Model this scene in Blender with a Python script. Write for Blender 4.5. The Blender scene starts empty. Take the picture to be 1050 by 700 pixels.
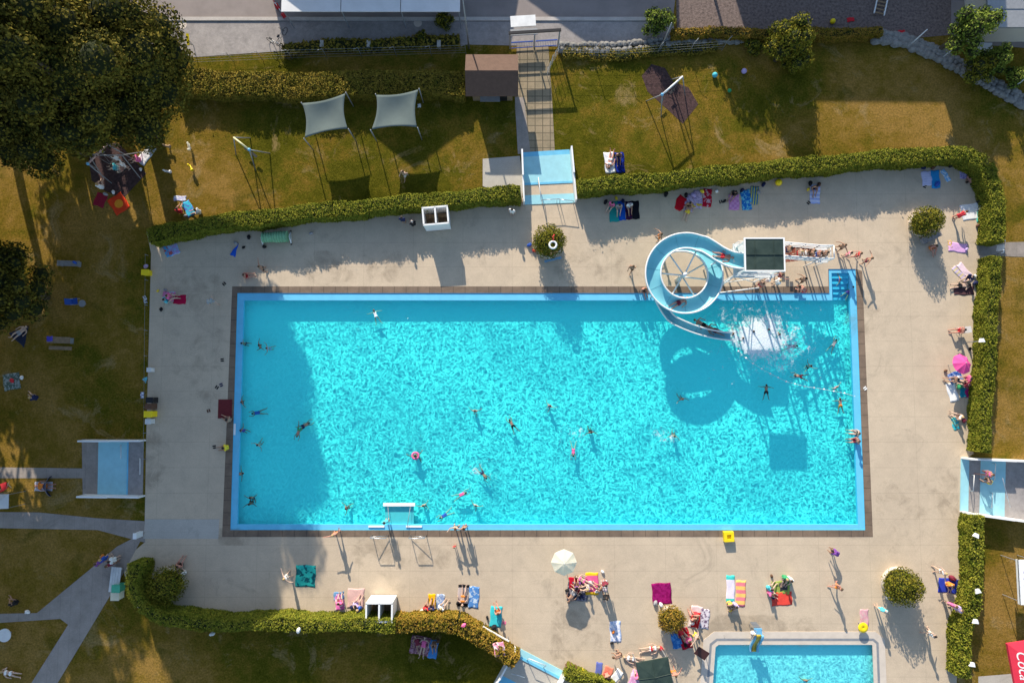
import bpy, bmesh, math, random
import numpy as np
from mathutils import Vector, Matrix, geometry
R = math.radians
random.seed(7); rng = np.random.default_rng(11)
scene = bpy.context.scene
COL = scene.collection

# ------------------------------------------------ camera, sky, sun, exposure
FPX = 700.0; TILT = R(4.2); AX = 54.7; HC = AX * math.cos(TILT)
cam_d = bpy.data.cameras.new("camera"); cam = bpy.data.objects.new("camera", cam_d); COL.objects.link(cam)
cam.location = (0, 0, HC); cam.rotation_euler = (TILT, 0, 0)
cam_d.sensor_width = 36; cam_d.sensor_fit = 'HORIZONTAL'; cam_d.lens = 24
cam_d.clip_start = 0.5; cam_d.clip_end = 3000
scene.camera = cam
SUN_EL = R(23.5); SH_AZ = R(15.0); SHL = 1 / math.tan(SUN_EL)
SDIR = Vector((math.sin(SH_AZ), -math.cos(SH_AZ)))          # way the shadows fall on the ground
world = bpy.data.worlds.new("World"); scene.world = world; world.use_nodes = True
wn = world.node_tree; sky = wn.nodes.new('ShaderNodeTexSky'); sky.sky_type = 'NISHITA'; sky.sun_disc = False
sky.sun_elevation = SUN_EL; sky.sun_rotation = -SH_AZ; sky.air_density = 1.0; sky.dust_density = 0.6
wn.links.new(sky.outputs[0], wn.nodes['Background'].inputs[0]); wn.nodes['Background'].inputs[1].default_value = 0.15
sl = bpy.data.lights.new("sun", 'SUN'); sl.energy = 5.0; sl.angle = R(0.5); sl.color = (1.0, 0.90, 0.76)
sun = bpy.data.objects.new("sun", sl); COL.objects.link(sun)
sv = Vector((SDIR.x * math.cos(SUN_EL), SDIR.y * math.cos(SUN_EL), -math.sin(SUN_EL)))
sun.rotation_euler = sv.to_track_quat('-Z', 'Y').to_euler(); sun.location = (0, 60, 60)
scene.view_settings.view_transform = 'Standard'; scene.view_settings.look = 'None'
scene.view_settings.exposure = 0.63; scene.view_settings.gamma = 1
scene.render.engine = 'CYCLES'
scene.cycles.transparent_max_bounces = 12
scene.render.resolution_x = 1024; scene.render.resolution_y = 682

def P(px, py, h=0.0):
    "world point at height h that the photo shows at this spot"
    x = (px - 525) / FPX; y = (350 - py) / FPX
    c, s = math.cos(TILT), math.sin(TILT)
    yy = y * c + s; zz = y * s - c
    t = (h - HC) / zz
    return Vector((x * t, yy * t, h))
def U(px, py, h):
    "foot of something of height h whose top throws its shadow on this spot of the ground"
    p = P(px, py); return Vector((p.x - SDIR.x * SHL * h, p.y - SDIR.y * SHL * h, 0))

# ------------------------------------------------ materials
def mat(name, rgb, rough=0.8, var=0.12, scale=3.0, bump=0.0, bscale=None, metal=0.0, rgb2=None, spec=0.3, detail=4):
    m = bpy.data.materials.new(name); m.use_nodes = True; nt = m.node_tree; b = nt.nodes['Principled BSDF']
    b.inputs['Roughness'].default_value = rough; b.inputs['Metallic'].default_value = metal
    b.inputs['Specular IOR Level'].default_value = spec
    tc = nt.nodes.new('ShaderNodeTexCoord')
    n = nt.nodes.new('ShaderNodeTexNoise'); n.inputs['Scale'].default_value = scale; n.inputs['Detail'].default_value = detail
    n.inputs['Roughness'].default_value = 0.65
    nt.links.new(tc.outputs['Object'], n.inputs['Vector'])
    r = nt.nodes.new('ShaderNodeMapRange'); r.inputs[1].default_value = 0.3; r.inputs[2].default_value = 0.7
    nt.links.new(n.outputs['Fac'], r.inputs[0])
    mx = nt.nodes.new('ShaderNodeMix'); mx.data_type = 'RGBA'
    a = [max(0, c * (1 - var)) for c in rgb]; c2 = rgb2 if rgb2 else [min(1, c * (1 + var)) for c in rgb]
    mx.inputs['A'].default_value = (*a, 1); mx.inputs['B'].default_value = (*c2, 1)
    nt.links.new(r.outputs[0], mx.inputs['Factor']); nt.links.new(mx.outputs['Result'], b.inputs['Base Color'])
    if bump:
        n2 = nt.nodes.new('ShaderNodeTexNoise'); n2.inputs['Scale'].default_value = bscale or scale * 4; n2.inputs['Detail'].default_value = 3
        nt.links.new(tc.outputs['Object'], n2.inputs['Vector'])
        bp = nt.nodes.new('ShaderNodeBump'); bp.inputs['Strength'].default_value = 1.0; bp.inputs['Distance'].default_value = bump
        nt.links.new(n2.outputs['Fac'], bp.inputs['Height']); nt.links.new(bp.outputs[0], b.inputs['Normal'])
    return m
def noise(nt, vec, scale, detail=4, rough=0.6, dist=0.0):
    n = nt.nodes.new('ShaderNodeTexNoise'); n.inputs['Scale'].default_value = scale; n.inputs['Detail'].default_value = detail
    n.inputs['Roughness'].default_value = rough; n.inputs['Distortion'].default_value = dist
    nt.links.new(vec, n.inputs['Vector']); return n.outputs['Fac']
def ramp(nt, fac, stops):
    r = nt.nodes.new('ShaderNodeValToRGB'); e = r.color_ramp.elements
    while len(e) < len(stops): e.new(0.5)
    for q, (p, c) in zip(e, stops): q.position = p; q.color = (*c, 1) if len(c) == 3 else c
    nt.links.new(fac, r.inputs[0]); return r.outputs[0]
def mixc(nt, fac, a, b, mode='MIX'):
    m = nt.nodes.new('ShaderNodeMix'); m.data_type = 'RGBA'; m.blend_type = mode
    for s, v in (('Factor', fac), ('A', a), ('B', b)):
        if isinstance(v, (int, float)): m.inputs[s].default_value = v
        elif isinstance(v, tuple): m.inputs[s].default_value = (*v, 1)
        else: nt.links.new(v, m.inputs[s])
    return m.outputs['Result']
def mth(nt, op, a, b=None, c=None):
    m = nt.nodes.new('ShaderNodeMath'); m.operation = op
    for i, v in enumerate((a, b, c)):
        if v is None: continue
        if isinstance(v, (int, float)): m.inputs[i].default_value = v
        else: nt.links.new(v, m.inputs[i])
    return m.outputs[0]
def newmat(name):
    m = bpy.data.materials.new(name); m.use_nodes = True; nt = m.node_tree
    tc = nt.nodes.new('ShaderNodeTexCoord'); return m, nt, nt.nodes['Principled BSDF'], tc.outputs['Object']
def bumpn(nt, h, dist, b):
    bp = nt.nodes.new('ShaderNodeBump'); bp.inputs['Strength'].default_value = 1; bp.inputs['Distance'].default_value = dist
    nt.links.new(h, bp.inputs['Height']); nt.links.new(bp.outputs[0], b.inputs['Normal'])

# grass: green and sun-scorched areas
m_grass, nt, b, oc = newmat('lawn_grass')
big = noise(nt, oc, 0.10, 3, 0.55, 0.4); mid = noise(nt, oc, 0.8, 7, 0.8); fine = noise(nt, oc, 7.0, 4, 0.8); vf = noise(nt, oc, 26, 2, 0.7)
spg = nt.nodes.new('ShaderNodeSeparateXYZ'); nt.links.new(oc, spg.inputs[0]); dry = nt.nodes.new('ShaderNodeMapRange')      # the outer lawns are drier
nt.links.new(mth(nt, 'ABSOLUTE', mth(nt, 'ADD', spg.outputs['X'], 2.0)), dry.inputs[0]); dry.inputs[1].default_value = 17; dry.inputs[2].default_value = 36; dry.inputs[3].default_value = -0.015; dry.inputs[4].default_value = 0.075
c1 = ramp(nt, mth(nt, 'ADD', dry.outputs[0], mth(nt, 'ADD', mth(nt, 'MULTIPLY', big, 0.55), mth(nt, 'MULTIPLY', mid, 0.45))),
          [(0.38, (0.060, 0.062, 0.006)), (0.46, (0.100, 0.094, 0.010)), (0.54, (0.185, 0.125, 0.020)), (0.64, (0.28, 0.175, 0.048))])
c1 = mixc(nt, ramp(nt, noise(nt, oc, 0.33, 7, 0.75, 0.7), [(0.56, (0, 0, 0)), (0.66, (0.75, 0.75, 0.75))]), c1, (0.30, 0.215, 0.095))
c1 = mixc(nt, ramp(nt, noise(nt, oc, 0.21, 6, 0.7, 0.5), [(0.57, (0, 0, 0)), (0.66, (0.5, 0.5, 0.5))]), c1, (0.06, 0.068, 0.008))
c2 = mixc(nt, 0.85, c1, ramp(nt, fine, [(0.3, (0.38, 0.42, 0.36)), (0.7, (1.65, 1.55, 1.5))]), 'MULTIPLY')
nt.links.new(c2, b.inputs['Base Color']); b.inputs['Roughness'].default_value = 0.95; b.inputs['Specular IOR Level'].default_value = 0.0
bumpn(nt, mth(nt, 'ADD', fine, vf), 0.06, b)

# deck concrete
def concrete(name, base, dark, joints=None, sc=1.0, wet=0.0):
    m, nt, b, oc = newmat(name)
    big = noise(nt, oc, 0.12 * sc, 5, 0.6, 0.3); mid = noise(nt, oc, 0.9 * sc, 6, 0.7, 0.2); fine = noise(nt, oc, 14, 3, 0.8)
    c = mixc(nt, ramp(nt, mth(nt, 'ADD', mth(nt, 'MULTIPLY', big, 0.5), mth(nt, 'MULTIPLY', mid, 0.5)), [(0.38, (0, 0, 0)), (0.6, (1, 1, 1))]), dark, base)
    c = mixc(nt, 0.6, c, ramp(nt, fine, [(0.25, (0.75, 0.75, 0.75)), (0.75, (1.2, 1.2, 1.2))]), 'MULTIPLY')
    st = noise(nt, oc, 0.28, 7, 0.8, 1.2)
    c = mixc(nt, ramp(nt, st, [(0.56, (0, 0, 0)), (0.70, (0.5, 0.5, 0.5))]), c, tuple(x * 0.62 for x in dark))
    if joints:
        sp = nt.nodes.new('ShaderNodeSeparateXYZ'); nt.links.new(oc, sp.inputs[0])
        for axis, per, wd, amt in joints:
            f = mth(nt, 'FRACT', mth(nt, 'DIVIDE', sp.outputs[axis], per))
            l = mth(nt, 'LESS_THAN', f, wd / per)
            c = mixc(nt, mth(nt, 'MULTIPLY', l, amt), c, tuple(x * 0.45 for x in dark))
    nt.links.new(c, b.inputs['Base Color']); b.inputs['Roughness'].default_value = 0.85
    bumpn(nt, mth(nt, 'ADD', fine, mth(nt, 'MULTIPLY', mid, 0.6)), 0.006, b)
    return m
m_deck = concrete('deck_concrete', (0.56, 0.45, 0.32), (0.46, 0.37, 0.265), [('Y', 2.0, 0.045, 0.22), ('X', 4.0, 0.045, 0.18)])
m_deck2 = concrete('newer_concrete', (0.46, 0.43, 0.37), (0.40, 0.37, 0.32), [('Y', 1.0, 0.03, 0.10)])
m_path = concrete('path_concrete', (0.34, 0.29, 0.25), (0.22, 0.19, 0.16), [('X', 0.8, 0.03, 0.3)])
m_slab = concrete('paving_slabs', (0.34, 0.26, 0.16), (0.20, 0.165, 0.10), [('X', 0.62, 0.07, 0.85), ('Y', 0.62, 0.07, 0.85)])
m_side = concrete('gravel_pavement', (0.34, 0.31, 0.29), (0.22, 0.20, 0.19), None, 3)
m_kerb = concrete('kerb_stone', (0.5, 0.46, 0.42), (0.36, 0.33, 0.30))
m_strip = concrete('edge_planks', (0.22, 0.155, 0.105), (0.12, 0.085, 0.06), [('X', 0.95, 0.05, 0.7), ('Y', 0.95, 0.05, 0.7)])
m_asph = mat('asphalt', (0.25, 0.215, 0.20), 0.9, 0.12, 0.6, 0.004, 60)
m_gravel = mat('gravel_yard', (0.125, 0.095, 0.085), 0.95, 0.35, 5, 0.03, 18, rgb2=(0.24, 0.18, 0.155))
m_mulch = mat('bark_mulch', (0.05, 0.028, 0.026), 0.95, 0.4, 5, 0.04, 22, rgb2=(0.095, 0.052, 0.05))
m_soil = mat('bare_soil', (0.16, 0.12, 0.06), 0.95, 0.3, 3, 0.03, 12)

# pool paint; noise tilts the shading normals sunward and back, imitating caustic light
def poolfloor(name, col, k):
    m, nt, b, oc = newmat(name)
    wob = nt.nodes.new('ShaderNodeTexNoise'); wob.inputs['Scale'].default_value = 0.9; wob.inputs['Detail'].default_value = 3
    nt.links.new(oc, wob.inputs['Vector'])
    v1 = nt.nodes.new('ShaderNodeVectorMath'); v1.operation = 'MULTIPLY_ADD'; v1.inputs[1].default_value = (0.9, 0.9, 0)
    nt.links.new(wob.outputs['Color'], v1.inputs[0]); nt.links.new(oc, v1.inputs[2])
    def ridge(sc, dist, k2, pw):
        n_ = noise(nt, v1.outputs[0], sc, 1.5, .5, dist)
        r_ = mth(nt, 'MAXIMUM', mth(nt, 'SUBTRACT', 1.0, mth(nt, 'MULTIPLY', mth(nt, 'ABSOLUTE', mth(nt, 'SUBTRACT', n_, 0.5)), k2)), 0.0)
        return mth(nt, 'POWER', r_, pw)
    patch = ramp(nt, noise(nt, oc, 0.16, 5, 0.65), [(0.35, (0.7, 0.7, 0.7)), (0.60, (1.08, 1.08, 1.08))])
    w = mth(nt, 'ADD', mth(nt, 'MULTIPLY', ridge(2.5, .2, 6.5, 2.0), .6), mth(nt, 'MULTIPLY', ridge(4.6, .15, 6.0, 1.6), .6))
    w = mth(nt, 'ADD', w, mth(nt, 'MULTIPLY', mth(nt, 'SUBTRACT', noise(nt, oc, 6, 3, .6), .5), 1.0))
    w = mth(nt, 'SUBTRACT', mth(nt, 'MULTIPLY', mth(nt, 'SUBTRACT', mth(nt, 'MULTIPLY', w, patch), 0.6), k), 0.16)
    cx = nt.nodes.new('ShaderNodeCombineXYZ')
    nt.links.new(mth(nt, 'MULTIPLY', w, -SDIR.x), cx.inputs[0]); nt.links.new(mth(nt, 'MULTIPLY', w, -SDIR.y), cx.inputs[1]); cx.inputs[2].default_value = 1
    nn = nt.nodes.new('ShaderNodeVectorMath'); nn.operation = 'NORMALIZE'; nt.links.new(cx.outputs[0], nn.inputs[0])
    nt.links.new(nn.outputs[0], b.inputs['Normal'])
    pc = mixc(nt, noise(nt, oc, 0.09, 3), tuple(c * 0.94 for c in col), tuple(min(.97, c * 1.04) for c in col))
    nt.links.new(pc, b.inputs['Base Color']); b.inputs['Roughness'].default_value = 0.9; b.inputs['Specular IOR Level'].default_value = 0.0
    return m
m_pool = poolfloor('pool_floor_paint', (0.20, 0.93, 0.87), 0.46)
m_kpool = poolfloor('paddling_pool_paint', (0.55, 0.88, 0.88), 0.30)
m_poolwall = mat('pool_wall_paint', (0.05, 0.52, 0.72), 0.7, 0.05, 2)
m_rim = mat('pool_rim_blue', (0.13, 0.50, 0.72), 0.6, 0.06, 1.5)
m_water, nt, b, oc = newmat('pool_water')
nt.nodes.remove(b)
tr = nt.nodes.new('ShaderNodeBsdfTransparent'); tr.inputs[0].default_value = (0.55, 0.98, 0.99, 1)
gl = nt.nodes.new('ShaderNodeBsdfGlossy'); gl.inputs['Roughness'].default_value = 0.12
bp = nt.nodes.new('ShaderNodeBump'); bp.inputs['Distance'].default_value = 0.10; bp.inputs['Strength'].default_value = 1
nt.links.new(mth(nt, 'ADD', noise(nt, oc, 1.6, 4, 0.6, 0.6), mth(nt, 'MULTIPLY', noise(nt, oc, 5.5, 3, 0.6), 0.35)), bp.inputs['Height'])
nt.links.new(bp.outputs[0], gl.inputs['Normal'])
ms = nt.nodes.new('ShaderNodeMixShader'); ms.inputs[0].default_value = 0.035; nt.links.new(tr.outputs[0], ms.inputs[1]); nt.links.new(gl.outputs[0], ms.inputs[2])
nt.links.new(ms.outputs[0], nt.nodes['Material Output'].inputs[0])
m_foam = mat('white_foam', (0.72, 0.78, 0.80), 0.6, 0.03, 4, 0.04, 9)
nt = m_foam.node_tree; b = nt.nodes['Principled BSDF']
tcf = nt.nodes.new('ShaderNodeTexCoord'); fa = nt.nodes.new('ShaderNodeAttribute'); fa.attribute_name = 'dens'
fn = noise(nt, tcf.outputs['Object'], 2.6, 8, 0.8, 0.8)
nt.links.new(mth(nt, 'MINIMUM', mth(nt, 'MAXIMUM', mth(nt, 'MULTIPLY', mth(nt, 'SUBTRACT', mth(nt, 'ADD', mth(nt, 'MULTIPLY', mth(nt, 'SUBTRACT', fn, 0.5), 3.6), fa.outputs['Fac']), 0.36), 1.7), 0.0), 0.95), b.inputs['Alpha'])

m_stain = mat('damp_stain', (0.20, 0.155, 0.105), 0.7, 0.15, 2)
nt = m_stain.node_tree; b = nt.nodes['Principled BSDF']
tcf = nt.nodes.new('ShaderNodeTexCoord'); fa = nt.nodes.new('ShaderNodeAttribute'); fa.attribute_name = 'dens'
fn = noise(nt, tcf.outputs['Object'], 0.8, 7, 0.75, 0.6)
nt.links.new(mth(nt, 'MINIMUM', mth(nt, 'MAXIMUM', mth(nt, 'MULTIPLY', mth(nt, 'SUBTRACT', mth(nt, 'ADD', mth(nt, 'MULTIPLY', mth(nt, 'SUBTRACT', fn, 0.5), 2.2), fa.outputs['Fac']), 0.35), 0.5), 0.0), 0.24), b.inputs['Alpha'])

def leafmat(name, dark, lite, tip, fv=0.5):
    m, nt, b, oc = newmat(name)
    g = nt.nodes.new('ShaderNodeNewGeometry')
    c = ramp(nt, g.outputs['Random Per Island'], [(0.0, dark), (0.55, lite), (1.0, tip)])
    n = noise(nt, oc, fv, 3, 0.6)
    c = mixc(nt, ramp(nt, n, [(0.4, (0, 0, 0)), (0.65, (0.7, 0.7, 0.7))]), c, tip)
    nt.links.new(c, b.inputs['Base Color']); b.inputs['Roughness'].default_value = 0.85; b.inputs['Specular IOR Level'].default_value = 0.08
    return m
m_hedge = leafmat('hedge_leaves', (0.05, 0.075, 0.008), (0.13, 0.16, 0.014), (0.27, 0.25, 0.03), 2.2)
m_hedgeo = leafmat('rusty_hedge_leaves', (0.07, 0.07, 0.008), (0.18, 0.15, 0.012), (0.34, 0.19, 0.035), 2.0)
m_leaf = leafmat('tree_leaves', (0.014, 0.018, 0.004), (0.042, 0.048, 0.008), (0.20, 0.155, 0.022), 0.5)
m_leaf2 = leafmat('bright_tree_leaves', (0.05, 0.08, 0.010), (0.10, 0.15, 0.018), (0.20, 0.24, 0.04), 0.8)
m_bush = leafmat('clipped_bush_leaves', (0.035, 0.05, 0.006), (0.095, 0.115, 0.010), (0.22, 0.18, 0.02), 2.2)
m_ivy = leafmat('bank_ivy', (0.07, 0.075, 0.008), (0.15, 0.13, 0.015), (0.27, 0.19, 0.03), 1.0)
m_core = mat('inner_twigs', (0.018, 0.024, 0.006), 1.0, 0.2, 3)
m_bark = mat('bark', (0.10, 0.075, 0.05), 0.95, 0.3, 4, 0.02, 12)
white = mat('white_paint', (0.78, 0.78, 0.76), 0.45, 0.05, 2)
m_offw = mat('weathered_white', (0.66, 0.66, 0.64), 0.6, 0.10, 2)
m_steel = mat('brushed_steel', (0.55, 0.56, 0.58), 0.3, 0.06, 5, metal=0.9)
m_greym = mat('grey_metal', (0.28, 0.29, 0.30), 0.5, 0.1, 4, metal=0.3)
m_blackp = mat('black_plastic', (0.015, 0.015, 0.017), 0.5, 0.2, 4)
m_rubber = mat('dark_rubber', (0.03, 0.03, 0.03), 0.8, 0.2, 4)
m_bluep = mat('blue_paint', (0.02, 0.07, 0.30), 0.5, 0.1, 3)
m_yel = mat('yellow_plastic', (0.85, 0.62, 0.01), 0.45, 0.05, 3)
m_red = mat('red_plastic', (0.62, 0.03, 0.04), 0.45, 0.1, 3)
m_wood = mat('weathered_wood', (0.25, 0.17, 0.10), 0.8, 0.25, 6, 0.004, 30)
m_dkgreen = mat('dark_green_roof', (0.022, 0.042, 0.035), 0.5, 0.25, 0.7, 0.004, 4, rgb2=(0.05, 0.075, 0.06))
m_basin = mat('basin_blue', (0.30, 0.58, 0.64), 0.5, 0.08, 1.5)
m_basin2 = mat('basin_deep_blue', (0.14, 0.46, 0.66), 0.5, 0.10, 1.5)
m_glassw = mat('window_glass', (0.05, 0.07, 0.09), 0.1, 0.1, 1, spec=0.8)
m_plast = mat('house_render', (0.55, 0.50, 0.42), 0.9, 0.05, 1)
m_tile = mat('roof_tiles', (0.28, 0.12, 0.07), 0.8, 0.2, 3, 0.02, 6)
m_slide = mat('slide_aqua', (0.20, 0.54, 0.62), 0.32, 0.06, 1, spec=0.5)

def translucent(m, amt):
    nt = m.node_tree; b = nt.nodes['Principled BSDF']; t = nt.nodes.new('ShaderNodeBsdfTranslucent'); x = nt.nodes.new('ShaderNodeMixShader'); x.inputs[0].default_value = amt
    nt.links.new(b.inputs['Base Color'].links[0].from_socket, t.inputs[0]); nt.links.new(b.outputs[0], x.inputs[1]); nt.links.new(t.outputs[0], x.inputs[2]); nt.links.new(x.outputs[0], nt.nodes['Material Output'].inputs[0]); return m

# ------------------------------------------------ helpers
def link(o, parent=None):
    COL.objects.link(o)
    if parent is not None: o.parent = parent
    return o
def tag(o, label=None, cat=None, group=None, kind=None):
    if label: o['label'] = label
    if cat: o['category'] = cat
    if group: o['group'] = group
    if kind: o['kind'] = kind
    return o
def empty(name, loc, rz=0, label=None, cat=None, group=None):
    o = bpy.data.objects.new(name, None); o.empty_display_size = 0.2; COL.objects.link(o)
    o.location = loc; o.rotation_euler = (0, 0, rz); return tag(o, label, cat, group)
class MB:
    def __init__(s): s.v = []; s.f = []; s.m = []; s.mi = 0
    def add(s, vs, fs):
        n = len(s.v); s.v += [tuple(v) for v in vs]; s.f += [tuple(i + n for i in f) for f in fs]; s.m += [s.mi] * len(fs); return s
    def box(s, c, d, rz=0, rx=0, ry=0):
        M = Matrix.Rotation(rz, 3, 'Z') @ Matrix.Rotation(ry, 3, 'Y') @ Matrix.Rotation(rx, 3, 'X')
        vs = [Vector(c) + M @ Vector((sx * d[0] / 2, sy * d[1] / 2, sz * d[2] / 2)) for sz in (-1, 1) for sy in (-1, 1) for sx in (-1, 1)]
        return s.add(vs, [(0, 2, 3, 1), (4, 5, 7, 6), (0, 1, 5, 4), (2, 6, 7, 3), (0, 4, 6, 2), (1, 3, 7, 5)])
    def tube(s, pts, r, n=8, cap=True):
        pts = [Vector(p) for p in pts]; rs = r if isinstance(r, (list, tuple)) else [r] * len(pts)
        vs = []; fs = []; up = Vector((0, 0, 1)); ref = None
        for i, p in enumerate(pts):
            t = (pts[min(i + 1, len(pts) - 1)] - pts[max(i - 1, 0)])
            if t.length < 1e-6: t = Vector((0, 0, 1))
            t.normalize()
            if ref is None: ref = up.cross(t) if abs(t.z) < 0.95 else Vector((1, 0, 0)).cross(t)
            ref = (ref - t * ref.dot(t)); ref.normalize(); b2 = t.cross(ref)
            for k in range(n):
                a = 2 * math.pi * k / n; vs.append(p + (ref * math.cos(a) + b2 * math.sin(a)) * rs[i])
        for i in range(len(pts) - 1):
            for k in range(n):
                a = i * n + k; b_ = i * n + (k + 1) % n; fs.append((a, b_, b_ + n, a + n))
        if cap: fs += [tuple(range(n - 1, -1, -1)), tuple(range((len(pts) - 1) * n, len(pts) * n))]
        return s.add(vs, fs)
    def bar(s, a, b, r, n=8): return s.tube([a, b], r, n)
    def prism(s, poly, z0, z1):
        n = len(poly); A = sum(poly[i][0] * poly[(i + 1) % n][1] - poly[(i + 1) % n][0] * poly[i][1] for i in range(n))
        if A < 0: poly = poly[::-1]
        vs = [(p[0], p[1], z0) for p in poly] + [(p[0], p[1], z1) for p in poly]
        return s.add(vs, [tuple(range(n - 1, -1, -1)), tuple(range(n, 2 * n))] + [(i, (i + 1) % n, (i + 1) % n + n, i + n) for i in range(n)])
    def lathe(s, c, prof, n=24):
        vs = [(c[0] + r * math.cos(2 * math.pi * k / n), c[1] + r * math.sin(2 * math.pi * k / n), c[2] + z) for r, z in prof for k in range(n)]
        fs = [(i * n + k, i * n + (k + 1) % n, (i + 1) * n + (k + 1) % n, (i + 1) * n + k) for i in range(len(prof) - 1) for k in range(n)]
        return s.add(vs, fs)
    def ball(s, c, r, sx=1, sy=1, sz=1, n=10, m=6):
        prof = [(max(1e-4, math.sin(math.pi * i / m)) , -math.cos(math.pi * i / m)) for i in range(m + 1)]
        vs = [(c[0] + r * sx * q * math.cos(2 * math.pi * k / n), c[1] + r * sy * q * math.sin(2 * math.pi * k / n), c[2] + r * sz * z) for q, z in prof for k in range(n)]
        fs = [(i * n + k, i * n + (k + 1) % n, (i + 1) * n + (k + 1) % n, (i + 1) * n + k) for i in range(m) for k in range(n)]
        return s.add(vs, fs)
    def ring(s, c, R_, r, n=24, m=8, tilt=0):
        vs = []; T = Matrix.Rotation(tilt, 3, 'X')
        for i in range(n):
            a = 2 * math.pi * i / n
            for k in range(m):
                b_ = 2 * math.pi * k / m
                vs.append(Vector(c) + T @ Vector(((R_ + r * math.cos(b_)) * math.cos(a), (R_ + r * math.cos(b_)) * math.sin(a), r * math.sin(b_))))
        return s.add(vs, [(i * m + k, ((i + 1) % n) * m + k, ((i + 1) % n) * m + (k + 1) % m, i * m + (k + 1) % m) for i in range(n) for k in range(m)])
    def obj(s, name, mats, parent=None, smooth=False, loc=None, rz=0):
        me = bpy.data.meshes.new(name); me.from_pydata(s.v, [], s.f)
        for m_ in (mats if isinstance(mats, (list, tuple)) else [mats]): me.materials.append(m_)
        if any(s.m): me.polygons.foreach_set('material_index', s.m)
        if smooth: me.polygons.foreach_set('use_smooth', [True] * len(s.f))
        me.validate(); me.update()
        o = bpy.data.objects.new(name, me); link(o, parent)
        if loc is not None: o.location = loc
        o.rotation_euler[2] = rz
        return o
def struct(o): o['kind'] = 'structure'; return o
def sheet(name, outer, holes, z, m, sub=False):
    loops = [[Vector((p[0], p[1], 0)) for p in outer]] + [[Vector((p[0], p[1], 0)) for p in h] for h in holes]
    tris = geometry.tessellate_polygon(loops); vs = [(v.x, v.y, z) for l in loops for v in l]
    fs = []
    for t in tris:
        a, b_, c = (Vector(vs[i]) for i in t); cr = (b_ - a).cross(c - a).z
        if abs(cr) > 1e-9: fs.append(t if cr > 0 else t[::-1])
    me = bpy.data.meshes.new(name); me.from_pydata(vs, [], fs); me.materials.append(m)
    return link(bpy.data.objects.new(name, me))
def px(poly, h=0): return [(lambda q: (q.x, q.y))(P(x, y, h)) for x, y in poly]
def rect(x0, y0, x1, y1): return [(x0, y0), (x1, y0), (x1, y1), (x0, y1)]

def quads(name, pos, nrm, size, m, parent=None, jit=0.8, aspect=0.6, core=None):
    "many leaf-sized faces in one mesh; core = (verts, faces) of the twig mass inside"
    n = len(pos); nrm = nrm + rng.normal(0, jit, (n, 3)); nrm /= np.linalg.norm(nrm, axis=1, keepdims=True) + 1e-9
    t = rng.normal(0, 1, (n, 3)); u = np.cross(nrm, t); u /= np.linalg.norm(u, axis=1, keepdims=True) + 1e-9; v = np.cross(nrm, u)
    s = (size * rng.uniform(0.6, 1.4, n))[:, None]
    u = u * s; v = v * s * aspect
    V = np.stack([pos - u, pos - v, pos + u, pos + v], 1).reshape(-1, 3)
    nf = n; cv = []; cf = []
    if core: cv, cf = core
    nv = len(V) + len(cv)
    me = bpy.data.meshes.new(name); me.vertices.add(nv)
    allv = np.concatenate([V, np.array(cv).reshape(-1, 3)]) if len(cv) else V
    me.vertices.foreach_set('co', allv.astype(np.float32).ravel())
    li = np.arange(nf * 4, dtype=np.int32); ls = np.arange(0, nf * 4, 4, dtype=np.int32)
    extra = [i + nf * 4 for f in cf for i in f]; st = []; k = nf * 4
    for f in cf: st.append(k); k += len(f)
    li = np.concatenate([li, np.array(extra, dtype=np.int32)]); ls = np.concatenate([ls, np.array(st, dtype=np.int32)])
    me.loops.add(len(li)); me.loops.foreach_set('vertex_index', li)
    me.polygons.add(len(ls)); me.polygons.foreach_set('loop_start', ls)
    me.materials.append(m); me.materials.append(m_core)
    me.polygons.foreach_set('material_index', np.concatenate([np.zeros(nf, dtype=np.int32), np.ones(len(cf), dtype=np.int32)]))
    me.update(calc_edges=True); me.validate()
    o = bpy.data.objects.new(name, me); return link(o, parent)
def sph(n):
    d = rng.normal(0, 1, (n, 3)); return d / np.linalg.norm(d, axis=1, keepdims=True)
def lobes_leaves(lobes, per, size):
    "lobes: (x,y,z,rx,ry,rz)"
    ps = []; ns = []; core = MB()
    for x, y, z, rx, ry, rz in lobes:
        k = int(per * (rx * ry + ry * rz + rx * rz) / 3 / (size * size)); d = sph(k)
        r = rng.uniform(0.72, 1.04, k)[:, None] + 0.07 * np.sin(d[:, :1] * 9 + x) * np.cos(d[:, 1:2] * 8 + y)
        ps.append(np.array([x, y, z]) + d * r * np.array([rx, ry, rz])); ns.append(d)
        core.ball((x, y, z), 0.60, rx, ry, rz, 8, 6)
    return np.concatenate(ps), np.concatenate(ns), (core.v, core.f)
def tree(name, base, lobes, label, cat='tree', trunk_r=0.4, size=0.2, per=5, m=None, group=None, lean=(0, 0)):
    root = empty(name, (base.x, base.y, 0), 0, label, cat, group)
    lob = [(x - base.x, y - base.y, z, a, b_, c) for x, y, z, a, b_, c in lobes]
    p, n, core = lobes_leaves(lob, per, size)
    quads('crown', p, n, size, m or m_leaf, root, core=core)
    t = MB(); zs = min(l[2] for l in lob); top = max(l[2] for l in lob)
    pts = [(0.06 * math.sin(z * 1.3) + lean[0] * z, 0.05 * math.cos(z) + lean[1] * z, z) for z in np.linspace(0, zs + (top - zs) * 0.6, 8)]
    t.tube(pts, [trunk_r * (1.25 - 0.9 * i / 7) for i in range(8)], 10)
    for l in lob:
        s_ = Vector(pts[random.randint(3, 6)]); e = Vector(l[:3]); mid_ = s_.lerp(e, 0.5) + Vector((0, 0, -0.3))
        t.tube([s_, mid_, e], [trunk_r * 0.42, trunk_r * 0.28, trunk_r * 0.12], 7)
    t.obj('trunk', m_bark, root, True)
    return root
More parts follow.
